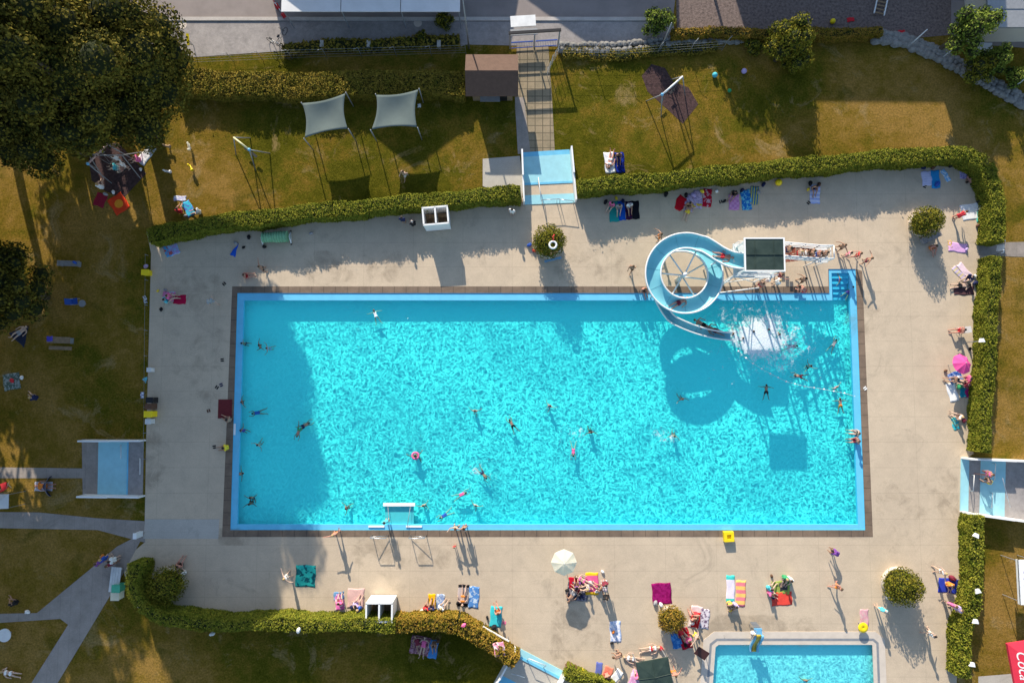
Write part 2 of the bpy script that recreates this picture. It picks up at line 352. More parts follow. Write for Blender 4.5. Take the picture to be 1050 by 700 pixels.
def hedge(path, width, height, label, name='hedge', m=None, dens=620, size=0.056, h0=None, jag=0.12, group=None, endw=None):
    "path: photo spots of the middle of the hedge top"
    pts = [P(x, y, height) for x, y in path]; pts = [Vector((p.x, p.y)) for p in pts]
    L = [0]
    for a, b_ in zip(pts, pts[1:]): L.append(L[-1] + (b_ - a).length)
    tot = L[-1]; base = pts[0]
    ns_ = max(2, int(tot / 0.4)); S = np.linspace(0, tot, ns_)
    def at(s):
        for i in range(len(pts) - 1):
            if s <= L[i + 1] + 1e-6:
                f = (s - L[i]) / (L[i + 1] - L[i]); return pts[i].lerp(pts[i + 1], f), (pts[i + 1] - pts[i]).normalized()
        return pts[-1], (pts[-1] - pts[-2]).normalized()
    ph = rng.uniform(0, 6, 6)
    def wob(s, o): return 0.15 * math.sin(s * 0.9 + ph[0] + o) + 0.07 * math.sin(s * 2.3 + ph[1] + 2 * o) + 0.05 * math.sin(s * 5.1 + ph[2] + o)
    C = MB(); prof = [(-1, 0), (-1.0, 0.6), (-0.92, 0.93), (-0.6, 1.0), (0.6, 1.0), (0.92, 0.93), (1.0, 0.6), (1, 0)]
    vs = []
    for s in S:
        c, t = at(s); nrm_ = Vector((-t.y, t.x)); hw = width / 2 - 0.08
        for a, z in prof:
            w_ = hw + wob(s, a) * 0.6; q = c + nrm_ * a * w_ - base
            vs.append((q.x, q.y, (height - 0.07 + wob(s, 3) * 0.7) * z))
    k = len(prof); fs = [(i * k + j, (i + 1) * k + j, (i + 1) * k + j + 1, i * k + j + 1) for i in range(len(S) - 1) for j in range(k - 1)]
    fs += [tuple(range(k)), tuple(range((len(S) - 1) * k + k - 1, (len(S) - 1) * k - 1, -1))]
    n = int(dens * tot * (width + 2 * height)); ps = np.zeros((n, 3)); nn = np.zeros((n, 3))
    for i in range(n):
        s = random.uniform(-0.03, tot + 0.03); c, t = at(min(max(s, 0), tot)); c = c + t * (s - min(max(s, 0), tot)); nrm_ = Vector((-t.y, t.x))
        u = random.uniform(-height, width + height)
        if 0 <= u <= width:
            a = (u / width) * 2 - 1; cl = .5 + .5 * math.sin(s * 7.1 + 2.2 * math.sin(a * 3.1 + s * 1.7)) * math.cos(a * 4.3 + 2 * math.sin(s * 3.3)); hh = height + wob(s, 3) * 0.7 + random.uniform(-0.14, jag * .6) + (random.uniform(0, .3) if random.random() < .025 else 0) + 0.20 * (cl - .5) - 0.12 * abs(a) ** 4
            q = c + nrm_ * a * (width / 2 + wob(s, a) * 0.4) - base; ps[i] = (q.x, q.y, hh); nn[i] = (0, 0, 1.2)
        else:
            sg = -1 if u < 0 else 1; z = height - (-u if u < 0 else u - width); z = max(0.03, z)
            q = c + nrm_ * sg * (width / 2 + wob(s, sg) * 0.6 + random.uniform(-0.1, 0.06)) - base
            ps[i] = (q.x, q.y, z * 0.97); nn[i] = (nrm_.x * sg, nrm_.y * sg, 0.3)
    for e, sgn in ((0, -1), (tot, 1)):
        c, t = at(e); k2 = int(dens * width * height * 0.8)
        a = rng.uniform(-1, 1, k2); z = rng.uniform(0.05, height, k2)
        q = np.stack([c.x - base.x + t.x * sgn * 0.05 - t.y * a * width / 2, c.y - base.y + t.y * sgn * 0.05 + t.x * a * width / 2, z], 1)
        ps = np.concatenate([ps, q]); nn = np.concatenate([nn, np.tile([t.x * sgn, t.y * sgn, 0.3], (k2, 1))])
    o = quads(name, ps, nn, size, m or m_hedge, None, core=(vs, fs)); o.location = (base.x, base.y, 0)
    return tag(o, label, 'hedge', group)

# ================================================= THE SETTING
xl = (P(236.5, 543).x + P(243.5, 301).x) / 2; xr = (P(887, 543).x + P(878, 301).x) / 2
yb = P(500, 543).y; yt = P(500, 300.5).y
rx0 = P(850, 290).x; ry1 = P(860, 276).y; RIM = 0.58
pool_out = [(xl, yb), (xr, yb), (xr, ry1), (rx0, ry1), (rx0, yt), (xl, yt)]
kp = [P(738, 664), P(885, 664)]; kx0, ky1, kx1 = P(722, 700).x, P(738, 655.5).y, P(899, 660).x
kid_out = [(P(718, 720).x, P(718, 790).y), (kx1, P(718, 790).y), (kx1, ky1 - 0.25), (kx1 - 0.3, ky1), (P(735, 656).x, ky1), (P(729, 660).x, ky1 - 0.35)]
ground_hole = [(xl + .02, yb + .02), (xr - .02, yb + .02), (xr - .02, ry1 - .02), (rx0 + .02, ry1 - .02), (rx0 + .02, yt - .02), (xl + .02, yt - .02)]
struct(sheet('ground', rect(-400, -400, 400, 400), [pool_out, kid_out], 0.0, m_grass))
deck = px([(150, 236), (330, 220), (535, 203), (592, 198), (800, 177), (960, 160), (995, 160), (1016, 172), (1018, 200), (1010, 300), (1003, 400), (998, 465), (990, 470), (984, 530), (990, 560), (984, 640), (976, 790), (545, 790), (520, 672), (495, 650), (440, 637), (170, 638), (140, 622), (128, 590), (124, 576), (148, 556), (149, 508), (150, 450), (155, 260)])
struct(sheet('pool_deck', deck, [pool_out, kid_out], 0.012, m_deck))
struct(sheet('deck_patch', px([(149, 532), (225, 532), (224, 552), (147, 552)]), [], 0.016, m_deck2))
SW = 0.54
sx = [xl - SW - .1, xr + SW, yb - SW]
strip_out = [(xl - SW - .1, yb - SW), (xr + SW + .05, yb - SW), (xr + SW, ry1 - 0.15), (xr, ry1 + 0.02), (rx0 - .05, ry1 + 0.02), (rx0 - .05, yt + SW), (xl - SW + .1, yt + SW)]
struct(sheet('pool_edge_planks', strip_out, [pool_out], 0.020, m_strip))
# pool shell
DEP = -0.78
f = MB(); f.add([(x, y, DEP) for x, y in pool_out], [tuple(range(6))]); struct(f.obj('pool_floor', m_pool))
w = MB(); n = len(pool_out)
for i in range(n):
    a, b_ = pool_out[i], pool_out[(i + 1) % n]; w.add([(*a, DEP), (*b_, DEP), (*b_, 0.02), (*a, 0.02)], [(0, 1, 2, 3)])
struct(w.obj('pool_walls', m_poolwall))
def band(name, x0, y0, x1, y1, z0, z1, m): b_ = MB(); b_.prism(rect(x0, y0, x1, y1), z0, z1); return struct(b_.obj(name, m))
band('pool_rim', xl + .003, yt - RIM, rx0 + .003, yt - .003, -0.30, -0.035, m_rim)
band('pool_rim', xl + .003, yb + .003, xl + 0.5, yt - RIM - .003, -0.30, -0.035, m_rim)
band('pool_rim', xl + .503, yb + .003, xr - .503, yb + 0.42, -0.30, -0.035, m_rim)
band('pool_rim', xr - 0.5, yb + .003, xr - .003, ry1 - 0.303, -0.30, -0.035, m_rim)
band('pool_rim', rx0 + .006, ry1 - 0.3, xr - .003, ry1 - .003, -0.30, -0.035, m_rim)
band('pool_rim', rx0 + .006, yt - RIM + .003, rx0 + 0.25, ry1 - .303, -0.30, -0.035, m_rim)
st = MB()
for i in range(5): st.prism(rect(rx0 + .26, ry1 - 0.31 - 0.42 * (i + 1), xr - .51, ry1 - 0.31 - 0.42 * i), DEP + .004, -0.16 - 0.11 * i)
struct(st.obj('pool_steps', m_rim))
WZ = -0.085
struct(sheet('pool_water_surface', [(xl + .49, yb + .41), (xr - .49, yb + .41), (xr - .49, ry1 - .29), (rx0 + .24, ry1 - .29), (rx0 + .24, yt - RIM + .01), (xl + .49, yt - RIM + .01)], [], WZ, m_water))
# paddling pool
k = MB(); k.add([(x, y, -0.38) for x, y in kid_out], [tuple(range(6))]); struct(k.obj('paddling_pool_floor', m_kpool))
w = MB()
for i in range(6):
    a, b_ = kid_out[i], kid_out[(i + 1) % 6]; w.add([(*a, -0.38), (*b_, -0.38), (*b_, 0.03), (*a, 0.03)], [(0, 1, 2, 3)])
struct(w.obj('paddling_pool_walls', m_kpool))
def inset(poly, d):
    cx = sum(p[0] for p in poly) / len(poly); out = []
    n = len(poly)
    for i in range(n):
        p0, p1, p2 = (Vector(poly[(i + j) % n]) for j in (-1, 0, 1))
        e1 = (p1 - p0).normalized(); e2 = (p2 - p1).normalized(); n1 = Vector((-e1.y, e1.x)); n2 = Vector((-e2.y, e2.x))
        bis = (n1 + n2).normalized(); out.append(tuple(p1 + bis * (d / max(0.3, bis.dot(n1)))))
    return out
def frame(name, poly, d0, d1, z0, z1, m, holes=None):
    o_, i_ = inset(poly, d0), inset(poly, d1); n = len(poly); q = MB()
    q.add([(*p, z1) for p in o_] + [(*p, z1) for p in i_] + [(*p, z0) for p in o_] + [(*p, z0) for p in i_],
          [(i, (i + 1) % n, (i + 1) % n + n, i + n) for i in range(n)] + [(i + 2 * n, (i + 1) % n + 2 * n, (i + 1) % n, i) for i in range(n)] + [(i + n, (i + 1) % n + n, (i + 1) % n + 3 * n, i + 3 * n) for i in range(n)])
    return struct(q.obj(name, m))
m_coping = mat('pale_coping', (0.56, 0.49, 0.41), 0.7, 0.08, 1.5)
frame('paddling_pool_coping', kid_out, -0.62, 0.36, 0.0, 0.05, m_coping)
frame('paddling_pool_channel', kid_out, -0.12, 0.06, 0.045, 0.058, m_greym)
struct(sheet('paddling_pool_water_surface', inset(kid_out, 0.35), [], -0.06, m_water))

# paths
def path(name, poly, z, m): return struct(sheet(name, px(poly), [], z, m))
path('road', [(-60, -60), (700, -60), (690, 18), (-60, 18)], 0.012, m_asph)
path('pavement', [(-60, 22), (690, 22), (694, 46), (575, 48), (480, 46), (330, 50), (180, 60), (-60, 66)], 0.016, m_side)
kb = MB(); kb.prism(px([(-60, 18.2), (690, 18.2), (690, 21.8), (-60, 21.8)]), 0, 0.11); struct(kb.obj('kerb', m_kerb))
path('gravel_yard', [(690, -200), (977, -200), (975, 36), (930, 40), (694, 34)], 0.008, m_gravel)
path('side_driveway', [(977, -200), (1200, -200), (1200, 60), (990, 45), (975, 36)], 0.010, m_asph)
path('entrance_path', [(530, 44), (562, 44), (566, 100), (569, 158), (532, 158), (528, 110)], 0.014, m_slab)
path('grey_path_strip', [(528, 100), (537, 100), (544, 158), (531, 158)], 0.018, m_path)
path('concrete_apron', [(495, 163), (533, 160), (537, 187), (535, 205), (495, 191)], 0.014, m_deck2)
path('path', [(-60, 478), (86, 480), (86, 490), (-60, 490)], 0.010, m_path)
path('path', [(-60, 524), (40, 525), (100, 531), (149, 534), (149, 556), (100, 543), (-60, 540)], 0.014, m_path)
path('path', [(149, 545), (128, 585), (112, 612), (50, 715), (38, 735), (10, 735), (70, 640), (62, 634), (-60, 642), (-60, 630), (38, 628), (100, 577), (120, 560)], 0.018, m_path)
path('bath_forecourt', [(84, 450), (102, 450), (101, 507), (85, 508)], 0.022, m_path)
path('paved_gap', [(1003, 249), (1100, 247), (1100, 265), (1003, 262)], 0.016, m_path)
path('terrace_slabs', [(1003, 693), (1040, 690), (1100, 690), (1100, 790), (1003, 790)], 0.022, m_deck2)
path('mulch_bed', [(91, 163), (110, 146), (122, 147), (150, 178), (126, 204), (108, 196), (94, 185)], 0.010, m_mulch)
path('mulch_bed', [(658, 78), (668, 66), (682, 70), (690, 84), (706, 90), (716, 107), (700, 127), (684, 112), (664, 94)], 0.010, m_mulch)

# hedges, bank, stone rows
hedge([(152, 242), (175, 235), (250, 224), (330, 215.5), (430, 206), (533, 197)], 1.15, 1.6, 'long clipped hedge along the upper deck edge, left of the top footbath', jag=0.25)
hedge([(593, 191), (668, 184.5), (800, 171), (900, 161.5), (960, 157), (992, 158), (1012, 168), (1022, 190), (1024, 215), (1022, 247)], 1.15, 1.6, 'clipped hedge right of the top footbath curving round the top right deck corner', jag=0.25)
hedge([(1021, 263), (1020, 300), (1014, 400), (1010, 463)], 0.85, 1.6, 'straight clipped hedge between the paved gap and the right footbath')
hedge([(1003, 529), (1003, 580), (999, 620), (991, 650), (989, 694)], 0.9, 1.5, 'shaggy bright green hedge below the right footbath with white lamps in it', dens=420, size=0.075, jag=0.3)
hedge([(136, 579), (134, 600), (143, 621), (168, 637), (220, 641), (300, 641), (404, 642)], .85, 2.2, 'hedge rounding the bottom left corner of the deck, half in tree shade')
hedge([(405, 641), (440, 640), (468, 643), (492, 653), (512, 667), (528, 680)], 1.0, 2.0, 'olive hedge bending down from the lower white changing booth to the bottom footbath', m=m_hedgeo, size=0.075, dens=420)
hedge([(581, 690), (600, 700), (630, 712)], 1.0, 1.2, 'low hedge corner right of the bottom footbath beside the brown bags')
hedge([(178, 82), (230, 85), (290, 87), (345, 86), (400, 84), (476, 86)], 2.0, 1.15, 'rough ivy bank across the lawn above the two shade sails', name='ivy_bank', m=m_ivy, dens=480, size=0.065, jag=0.4)
hedge([(690, 33), (740, 32), (800, 33), (905, 32)], 0.7, 1.0, 'low rusty orange hedge along the lower edge of the gravel yard', m=m_hedgeo, dens=500)
hedge([(290, 50), (330, 46), (400, 44), (470, 40)], 0.9, 0.5, 'weedy verge growing along the shaded pavement under the long grey roof', name='weedy_verge', m=m_ivy, dens=90, size=0.12)
def stones(name, path_, width, n, label, sz=0.35, lay=1, z0=0.0):
    pts = [P(x, y) for x, y in path_]; s_ = MB(); base = pts[0]
    for i in range(n):
        f_ = i / (n - 1) * (len(pts) - 1); j = min(int(f_), len(pts) - 2); c = pts[j].lerp(pts[j + 1], f_ - j); t = (pts[j + 1] - pts[j]).normalized(); nn = Vector((-t.y, t.x, 0))
        for k_ in range(lay):
            q = c + nn * ((k_ + 0.5) / lay - 0.5) * width + Vector((random.uniform(-.08, .08), random.uniform(-.08, .08), 0)) - base
            s_.ball((q.x, q.y, sz * 0.35 + z0), sz * random.uniform(0.8, 1.15), random.uniform(0.8, 1.2), random.uniform(0.75, 1.0), 0.75, 7, 4)
    o = s_.obj(name, m_stone, None); o.location = (base.x, base.y, 0); return tag(o, label, 'stone wall')
m_stone = mat('pale_rock', (0.22, 0.21, 0.19), 0.9, 0.3, 4, 0.02, 10)
stones('boulder_wall', [(576, 50), (640, 50), (700, 41), (760, 40)], 1.0, 34, 'row of pale boulders along the street edge right of the entrance gate', 0.36, 2)
stones('stone_wall', [(896, 38), (925, 42), (960, 56), (1000, 78), (1040, 100), (1080, 122)], 1.1, 46, 'diagonal grey stone wall in the top right corner with white poles along it', 0.36, 3)
hedge([(578, 54), (640, 55), (700, 49), (735, 46)], 0.9, 0.4, 'strip of weeds growing at the foot of the pale boulders', name='weed_strip', m=m_ivy, dens=200, size=0.07)

# trees
def T(x, y): return P(x, y)
def lob(cx, cy, items):   # ground spot in the photo, then (dx m, dy m, z, rx, ry, rz)
    b_ = P(cx, cy); return [(b_.x + dx, b_.y + dy, z, a, b2, c) for dx, dy, z, a, b2, c in items]
def crown(cx, cy, r, z0, z1, n, seed, big=0.42):
    rr = random.Random(seed); it = [(0, 0, (z0 + z1) / 2, r * 0.62, r * 0.62, (z1 - z0) * 0.42)]
    for i in range(n):
        a = 2 * math.pi * i / n + rr.uniform(-.3, .3); f_ = rr.uniform(0.4, 0.8); z = z0 + (z1 - z0) * rr.uniform(0.12, 0.85 - .35 * f_)
        s_ = r * rr.uniform(big * 0.75, big * 1.1); it.append((math.cos(a) * r * f_, math.sin(a) * r * f_, z, s_, s_, s_ * 0.72))
    for i in range(max(2, n // 3)):
        a = rr.uniform(0, 6.28); s_ = r * big * .85; it.append((math.cos(a) * r * 0.3, math.sin(a) * r * 0.3, z1 - s_ * 0.6, s_, s_, s_ * 0.7))
    return lob(cx, cy, it)
tree('broadleaf_tree', T(158, 140), crown(152, 132, 6.2, 4.5, 17.0, 36, 3, .27) + lob(152, 132, [(2.6, -.4, 5.4, 2.0, 2.2, 1.5), (4.6, 0, 7.2, 2.2, 2.3, 1.7), (.5, -1.5, 5.2, 2.2, 2.0, 1.5)]) + [(*P(x_, y_, z_)[:2], z_, r_, r_, r_ * .75) for x_, y_, z_, r_ in ((172, 50, 9, 1.5), (160, 28, 10, 1.8), (184, 62, 7.5, 1.1), (150, 72, 10, 1.8), (130, 20, 12, 2.0), (140, 50, 12, 1.8), (165, 80, 7, 1.6), (110, 10, 13, 1.9), (100, 60, 14.5, 1.8), (60, 25, 14, 2.0), (30, 60, 13, 2.0))], 'huge dark broadleaf tree filling the top left corner, its right side reaching over the pavement', trunk_r=0.6, size=0.105, per=6)
tree('broadleaf_tree', T(88, 155), crown(98, 140, 5.2, 4.5, 14.5, 28, 5, .29), 'dark broadleaf tree at the left edge beside the playground, below the huge one', trunk_r=0.45, size=0.105, per=6)
tree('broadleaf_tree', T(98, 10), crown(98, 10, 6.5, 10, 24.0, 26, 8, .30), 'tall broadleaf tree by the street in the very top left corner', trunk_r=0.6, size=0.2, per=5)
tree('broadleaf_tree', T(60, 88), crown(72, 80, 5.8, 13, 21.5, 24, 41, .30) + lob(55, 75, [(-2.5, 2.5, 6.5, 2.3, 2.3, 1.4), (1.0, 1.5, 7.2, 2.3, 2.3, 1.4), (-1.0, -1.5, 6.2, 2.2, 2.2, 1.3), (2.6, -1.0, 6.6, 1.8, 1.8, 1.2), (-3.5, -.5, 8.5, 2.2, 2.2, 1.4)]), 'very tall broadleaf tree at the left edge behind the huge dark one', trunk_r=0.5, size=0.16, per=5)
tree('broadleaf_tree', T(48, 305), crown(44, 302, 3.5, 2.4, 8.0, 26, 9, .30), 'smaller tree at the left edge beside the folding bench, with open leafy crown', trunk_r=0.25, size=0.10, per=4.5)
tree('broadleaf_tree', T(55, -75), crown(55, -75, 7.0, 15, 27.0, 14, 44) + lob(55,-75,[(3.5,0,19,4,4,4),(-3.5,0,20,4,4,4)]), 'towering broadleaf tree beyond the street, far above the top left corner', trunk_r=0.6, size=0.3, per=6)
for i, (x, y, r, z0, z1) in enumerate([(-12, 215, 4.5, 3, 10), (-60, 330, 4.5, 5, 15), (-18, 448, 4.2, 3, 10), (-75, 560, 5, 5, 15), (0, 90, 4.5, 9, 18), (-5, 265, 5.6, 8, 17)]):
    tree('broadleaf_tree', T(x, y), crown(x, y, r, z0, z1, 9, 20 + i), 'tree beyond the left edge of the lawn ' + ['level with the grey bench', 'level with the pale wooden table', 'level with the left footbath', 'level with the garden path fork', 'level with the ivy bank', 'level with the smaller edge tree'][i], group='trees beyond the left edge of the lawn', size=0.3, per=5, trunk_r=0.35)
tree('broadleaf_tree', T(795, 62), crown(797, 60, 2.1, 1.0, 5.0, 9, 31), 'round leafy tree standing out of the low rusty hedge at the gravel yard', m=m_bush, size=0.085, trunk_r=0.18)
tree('broadleaf_tree', T(962, 52), crown(964, 55, 1.8, 1.5, 6.5, 8, 33), 'bright green young tree in the top right corner beside the grey house roof', m=m_leaf2, size=0.09, trunk_r=0.16)
tree('shrub', T(676, 28), crown(671, 30, 1.3, 0.3, 2.4, 8, 35), 'yellow green shrub at the corner where the pavement meets the gravel yard', cat='shrub', m=m_leaf2, size=0.075, trunk_r=0.08)
tree('shrub', T(992, 78), crown(992, 78, 1.5, 0.3, 2.6, 7, 37), 'dark shrub between the stone wall and the bright young tree', cat='shrub', m=m_bush, size=0.075, trunk_r=0.08)
tree('shrub', T(1008, 76), crown(1006, 72, 1.35, 0.8, 3.2, 7, 38), 'yellow green shrub beyond the stone wall in the top right corner', cat='shrub', m=m_leaf2, size=0.075, trunk_r=0.08)
tree('shrub', T(1036, 86), crown(1030, 86, 1.0, 0.3, 2.6, 6, 39), 'small yellow shrub at the right edge above the end of the stone wall', cat='shrub', m=m_leaf2, size=0.075, trunk_r=0.08)
for x, y, s_, l in [(770, 50, 0.8, 'low dark shrub left of the round leafy tree at the top'), (810, 70, 0.9, 'dull shrub growing below the round leafy tree at the top'), (455, 24, 0.9, 'dark shrub on the shaded pavement near the lamp post'), (433, 40, 0.6, 'small dark weed shrub on the pavement near the manhole cover')]:
    tree('shrub', T(x, y), crown(x, y, s_, 0.1, s_ * 1.2, 6, int(x)), l, cat='shrub', m=m_bush, size=0.07, trunk_r=0.05)

# planter bushes
def planter(x, y, r, h, label, pr=None, m=None, ring=True, dx=0, dy=0):
    pr = pr or r * .9; r *= 1.06
    b_ = P(x, y, h * 0.55); root = empty('planter_bush', (b_.x, b_.y, 0), 0, label, 'bush')
    p_, n_, core = lobes_leaves([(0, 0, h * 0.52, r * 1.05, r * 1.05, h * 0.5), (0.25 * r, .1, h * 0.62, r * 0.7, r * 0.7, h * 0.35), (-0.25 * r, -.15, h * 0.45, r * 0.72, r * 0.72, h * 0.33)], 6.5, 0.06)
    quads('foliage', p_, n_, 0.06, m or m_bush, root, core=core)
    if ring:
        q = MB(); pr = pr or r * 0.9; q.lathe((dx, dy, 0.0), [(pr - .13, 0.3), (pr - .13, 0.42), (pr, 0.42), (pr + .02, 0.05), (pr, 0.0)], 32); q.obj('planter', m_coping, root, True)
    return root
planter(563, 247, 1.22, 2.7, 'round bush in a planter below the top footbath, with a lifebuoy hanging on it')
planter(951, 227, 1.12, 2.6, 'round bush in a planter near the top right corner with a bench under it', pr=1.0, dx=.3, dy=.1)
planter(927, 602, 1.32, 2.6, 'large round bush in a pale ring planter on the right of the lower deck', pr=1.22, dx=.22, dy=-.02)
planter(171, 600, 1.32, 2.4, 'dark round bush in the shade on the lower left corner of the deck', pr=1.1, dx=-.3, dy=-.1)
planter(689, 635, 0.98, 1.9, 'yellowish round bush in a planter beside the magenta blanket', m=m_hedgeo, pr=.8, dx=.05, dy=-.1)

# houses beyond the street (their shadows fall into the picture)
def windows(root, a, b_, z0, cols, rows=1, dz=2.8):
    d = (b_ - a); L_ = d.length; d.normalize(); ang = math.atan2(d.y, d.x); n_ = Vector((d.y, -d.x, 0))
    for r_ in range(rows):
        for i in range(cols):
            c = a + d * L_ * (i + 0.5) / cols + Vector((0, 0, z0 + r_ * dz)); fr_ = MB()
            for o_, s_ in (((0, 0.62), (1.2, 0.08)), ((0, -0.62), (1.2, 0.08))): fr_.box(c + n_ * 0.02 + Vector((0, 0, o_[1])), (s_[0], 0.1, s_[1]), ang)
            for k_ in (-0.56, 0, 0.56): fr_.box(c + n_ * 0.022 + d * k_, (0.08, 0.1, 1.16), ang)
            fo = fr_.obj('window', m_offw, root); pn = MB(); pn.box(c + n_ * 0.005, (1.1, 0.04, 1.14), ang); pn.obj('pane', m_glassw, fo)
def gable_house(L_, R_, he, hp, D, label):
    root = empty('house', (0, 0, 0), 0, label, 'house'); L_, R_ = Vector((*L_[:2], 0)), Vector((*R_[:2], 0)); d = R_ - L_; b_ = Vector((-d.y, d.x, 0)).normalized() * D; M_ = (L_ + R_) / 2
    z = lambda v, h: (v.x, v.y, h)
    w_ = MB(); w_.add([z(L_, 0), z(R_, 0), z(R_, he), z(M_, hp), z(L_, he), z(L_ + b_, 0), z(R_ + b_, 0), z(R_ + b_, he), z(M_ + b_, hp), z(L_ + b_, he)], [(0, 1, 2, 3, 4), (9, 8, 7, 6, 5), (1, 6, 7, 2), (5, 0, 4, 9)]); w_.obj('wall', m_plast, root)
    r_ = MB(); bn = b_.normalized() * 0.3; dn = d.normalized() * 0.35; dz = (hp - he) / (d.length / 2) * 0.35
    for s_, E in ((1, R_), (-1, L_)):
        e = E + dn * s_; t = [z(e - bn, he - dz), z(M_ - bn, hp), z(M_ + b_ + bn, hp), z(e + b_ + bn, he - dz)]
        r_.add([(x, y, h + .02) for x, y, h in t] + [(x, y, h + .2) for x, y, h in t], [(0, 1, 2, 3)[::s_], (4, 5, 6, 7)[::-s_], (0, 1, 5, 4), (3, 2, 6, 7), (0, 3, 7, 4)])
    r_.obj('roof', m_tile, root); windows(root, L_, R_, 1.6, 4, 2); return root
gable_house(U(296, 64, 5.5), U(510, 98, 5.5), 5.5, 8.6, 14, 'gabled house beyond the street whose shadow falls across the top lawn')
def flat_house(sh, h, label):
    pts = [U(x, y, h) for x, y in sh]; root = empty('house', (0, 0, 0), 0, label, 'house')
    w_ = MB(); w_.prism([(p.x, p.y) for p in pts], 0, h - 0.3); w_.obj('wall', m_plast, root)
    r_ = MB(); r_.prism([(p.x, p.y) for p in pts], h - 0.297, h); r_.obj('roof', m_greym, root); windows(root, pts[1], pts[2], 1.6, 4, 2); return root
flat_house([(520, -14), (605, 47), (698, 46), (690, -170), (540, -170)], 7, 'flat roofed house beyond the street above the yellow green shrub')
flat_house([(762, -60), (786, 104), (990, 106), (985, -170), (768, -170)], 8.5, 'wide flat roofed block beyond the gravel yard')
flat_house([(978, 60), (988, 166), (1034, 160), (1022, -60), (978, -60)], 10.5, 'narrow tall block beyond the top right corner')
flat_house([(1040, -40), (1046, 108), (1250, 130), (1250, -200), (1040, -200)], 9, 'long flat block beyond the top right corner behind the grey roof')
tree('broadleaf_tree', U(762, 95, 6), [(U(760, 88, 6).x, U(760, 88, 6).y, 6.0, 1.8, 1.6, 1.5), (U(773, 100, 6).x, U(773, 100, 6).y, 6.0, 1.6, 1.4, 1.3)], 'tree beyond the gravel yard in front of the flat roofed block', size=0.2, trunk_r=.14)

# grey roofed shelter at the top edge, grey house top right
root = empty('shelter', (P(380, -10).x, P(380, -10).y, 0), 0, 'long flat shelter with three pale grey roof panels at the street', 'shelter'); o0 = root.location
m_roofg = mat('pale_grey_sheet', (0.62, 0.62, 0.62), 0.6, 0.06, 1.0)
a0, a1, a2 = P(288, 12, 2.8), P(472, 10.5, 2.8), P(472, -40, 2.8)
W = a1.x - a0.x
for i in range(3):
    q = MB(); x0 = a0.x + W * i / 3 + .03; x1 = a0.x + W * (i + 1) / 3 - .03; q.prism([(x0 - o0.x, a0.y - o0.y), (x1 - o0.x, a0.y - o0.y), (x1 - o0.x, a2.y - o0.y), (x0 - o0.x, a2.y - o0.y)], 2.72, 2.8); q.obj('roof_panel', m_roofg, root)
for x in (a0.x + .15, a0.x + W / 3, a0.x + 2 * W / 3, a1.x - .15):
    for y in (a0.y + .2, a2.y - .2): q = MB(); q.bar((x - o0.x, y - o0.y, 0), (x - o0.x, y - o0.y, 2.72), 0.05); q.obj('post', m_greym, root)
root = empty('house', (P(1060, 0).x, P(1060, 0).y, 0), 0, 'grey sheet roofed house cut off by the top right corner of the photo', 'house'); o0 = root.location
c0, c1 = P(1014, 28, 3.2), P(1180, -120, 3.2)
q = MB(); q.prism(rect(c0.x + .4 - o0.x, c0.y + .5 - o0.y, c1.x - o0.x, c1.y - o0.y), 0, 3.0); q.obj('wall', m_plast, root)
q = MB(); q.prism(rect(c0.x - o0.x, c0.y - o0.y, c1.x - o0.x, c1.y - o0.y), 3.003, 3.2)
for i in range(6): q.box((c0.x - o0.x + 6, c0.y - o0.y + 1.5 + i * 1.6, 3.22), (12, 0.06, 0.05))
q.obj('roof', m_greym, root)
q = MB(); q.box((c0.x + 1.2 - o0.x, c0.y - 0.4 - o0.y, 0.5), (1.2, 0.6, 1.0)); q.obj('side_box', m_roofg, root)

# ================================================= STRUCTURES ON THE DECK
def sweep(name, pts, prof, m, parent, smooth=True, closed_prof=True, wf=lambda f: 1.0):
    s = MB(); k = len(prof); vs = []
    for i, p in enumerate(pts):
        t = pts[min(i + 1, len(pts) - 1)] - pts[max(i - 1, 0)]; t = Vector((t.x, t.y, 0)).normalized(); n_ = Vector((-t.y, t.x, 0))
        for a, z in prof: q = p + n_ * a * wf(i / (len(pts) - 1)) + Vector((0, 0, z)); vs.append(q)
    fs = [(i * k + j, (i + 1) * k + j, (i + 1) * k + (j + 1) % k, i * k + (j + 1) % k) for i in range(len(pts) - 1) for j in range(k if closed_prof else k - 1)]
    fs += [tuple(range(k)), tuple(range(len(pts) * k - 1, (len(pts) - 1) * k - 1, -1))]
    s.add(vs, fs); return s.obj(name, m, parent, smooth)
Cc = P(701.5, 281, 2.9); RR = 2.45
root = empty('water_slide', (Cc.x, Cc.y, 0), 0, 'spiral aqua water slide with white rims above the upper right of the big pool', 'water slide')
C0 = Vector((Cc.x, Cc.y, 0))
def hel(a): return Vector((RR * math.cos(R(a)), RR * math.sin(R(a)), 3.25 - (a - 62) * 1.15 / 360))
path_ = [P(772, 268.5, 3.8) - C0, P(765, 268.5, 3.76) - C0, P(757, 268.5, 3.7) - C0, P(748, 267, 3.6) - C0, P(738, 262.5, 3.5) - C0, P(729, 256.5, 3.4) - C0, P(721, 251.5, 3.32) - C0]
path_ += [hel(a) for a in range(66, 562, 8)]
last = path_[-1]
path_ += [P(684, 326, 1.25) - C0, P(698, 333, 1.0) - C0, P(712, 338.5, 0.75) - C0, P(727, 342.5, 0.52) - C0, P(742, 345, 0.36) - C0, P(749, 345.5, 0.34) - C0]
def smoothp(pts, it=2):
    for _ in range(it):
        o_ = [pts[0]]
        for a, b_ in zip(pts, pts[1:]): o_ += [a.lerp(b_, .25), a.lerp(b_, .75)]
        pts = o_ + [pts[-1]]
    return pts
path_ = smoothp(path_, 2)
HWD = 0.56
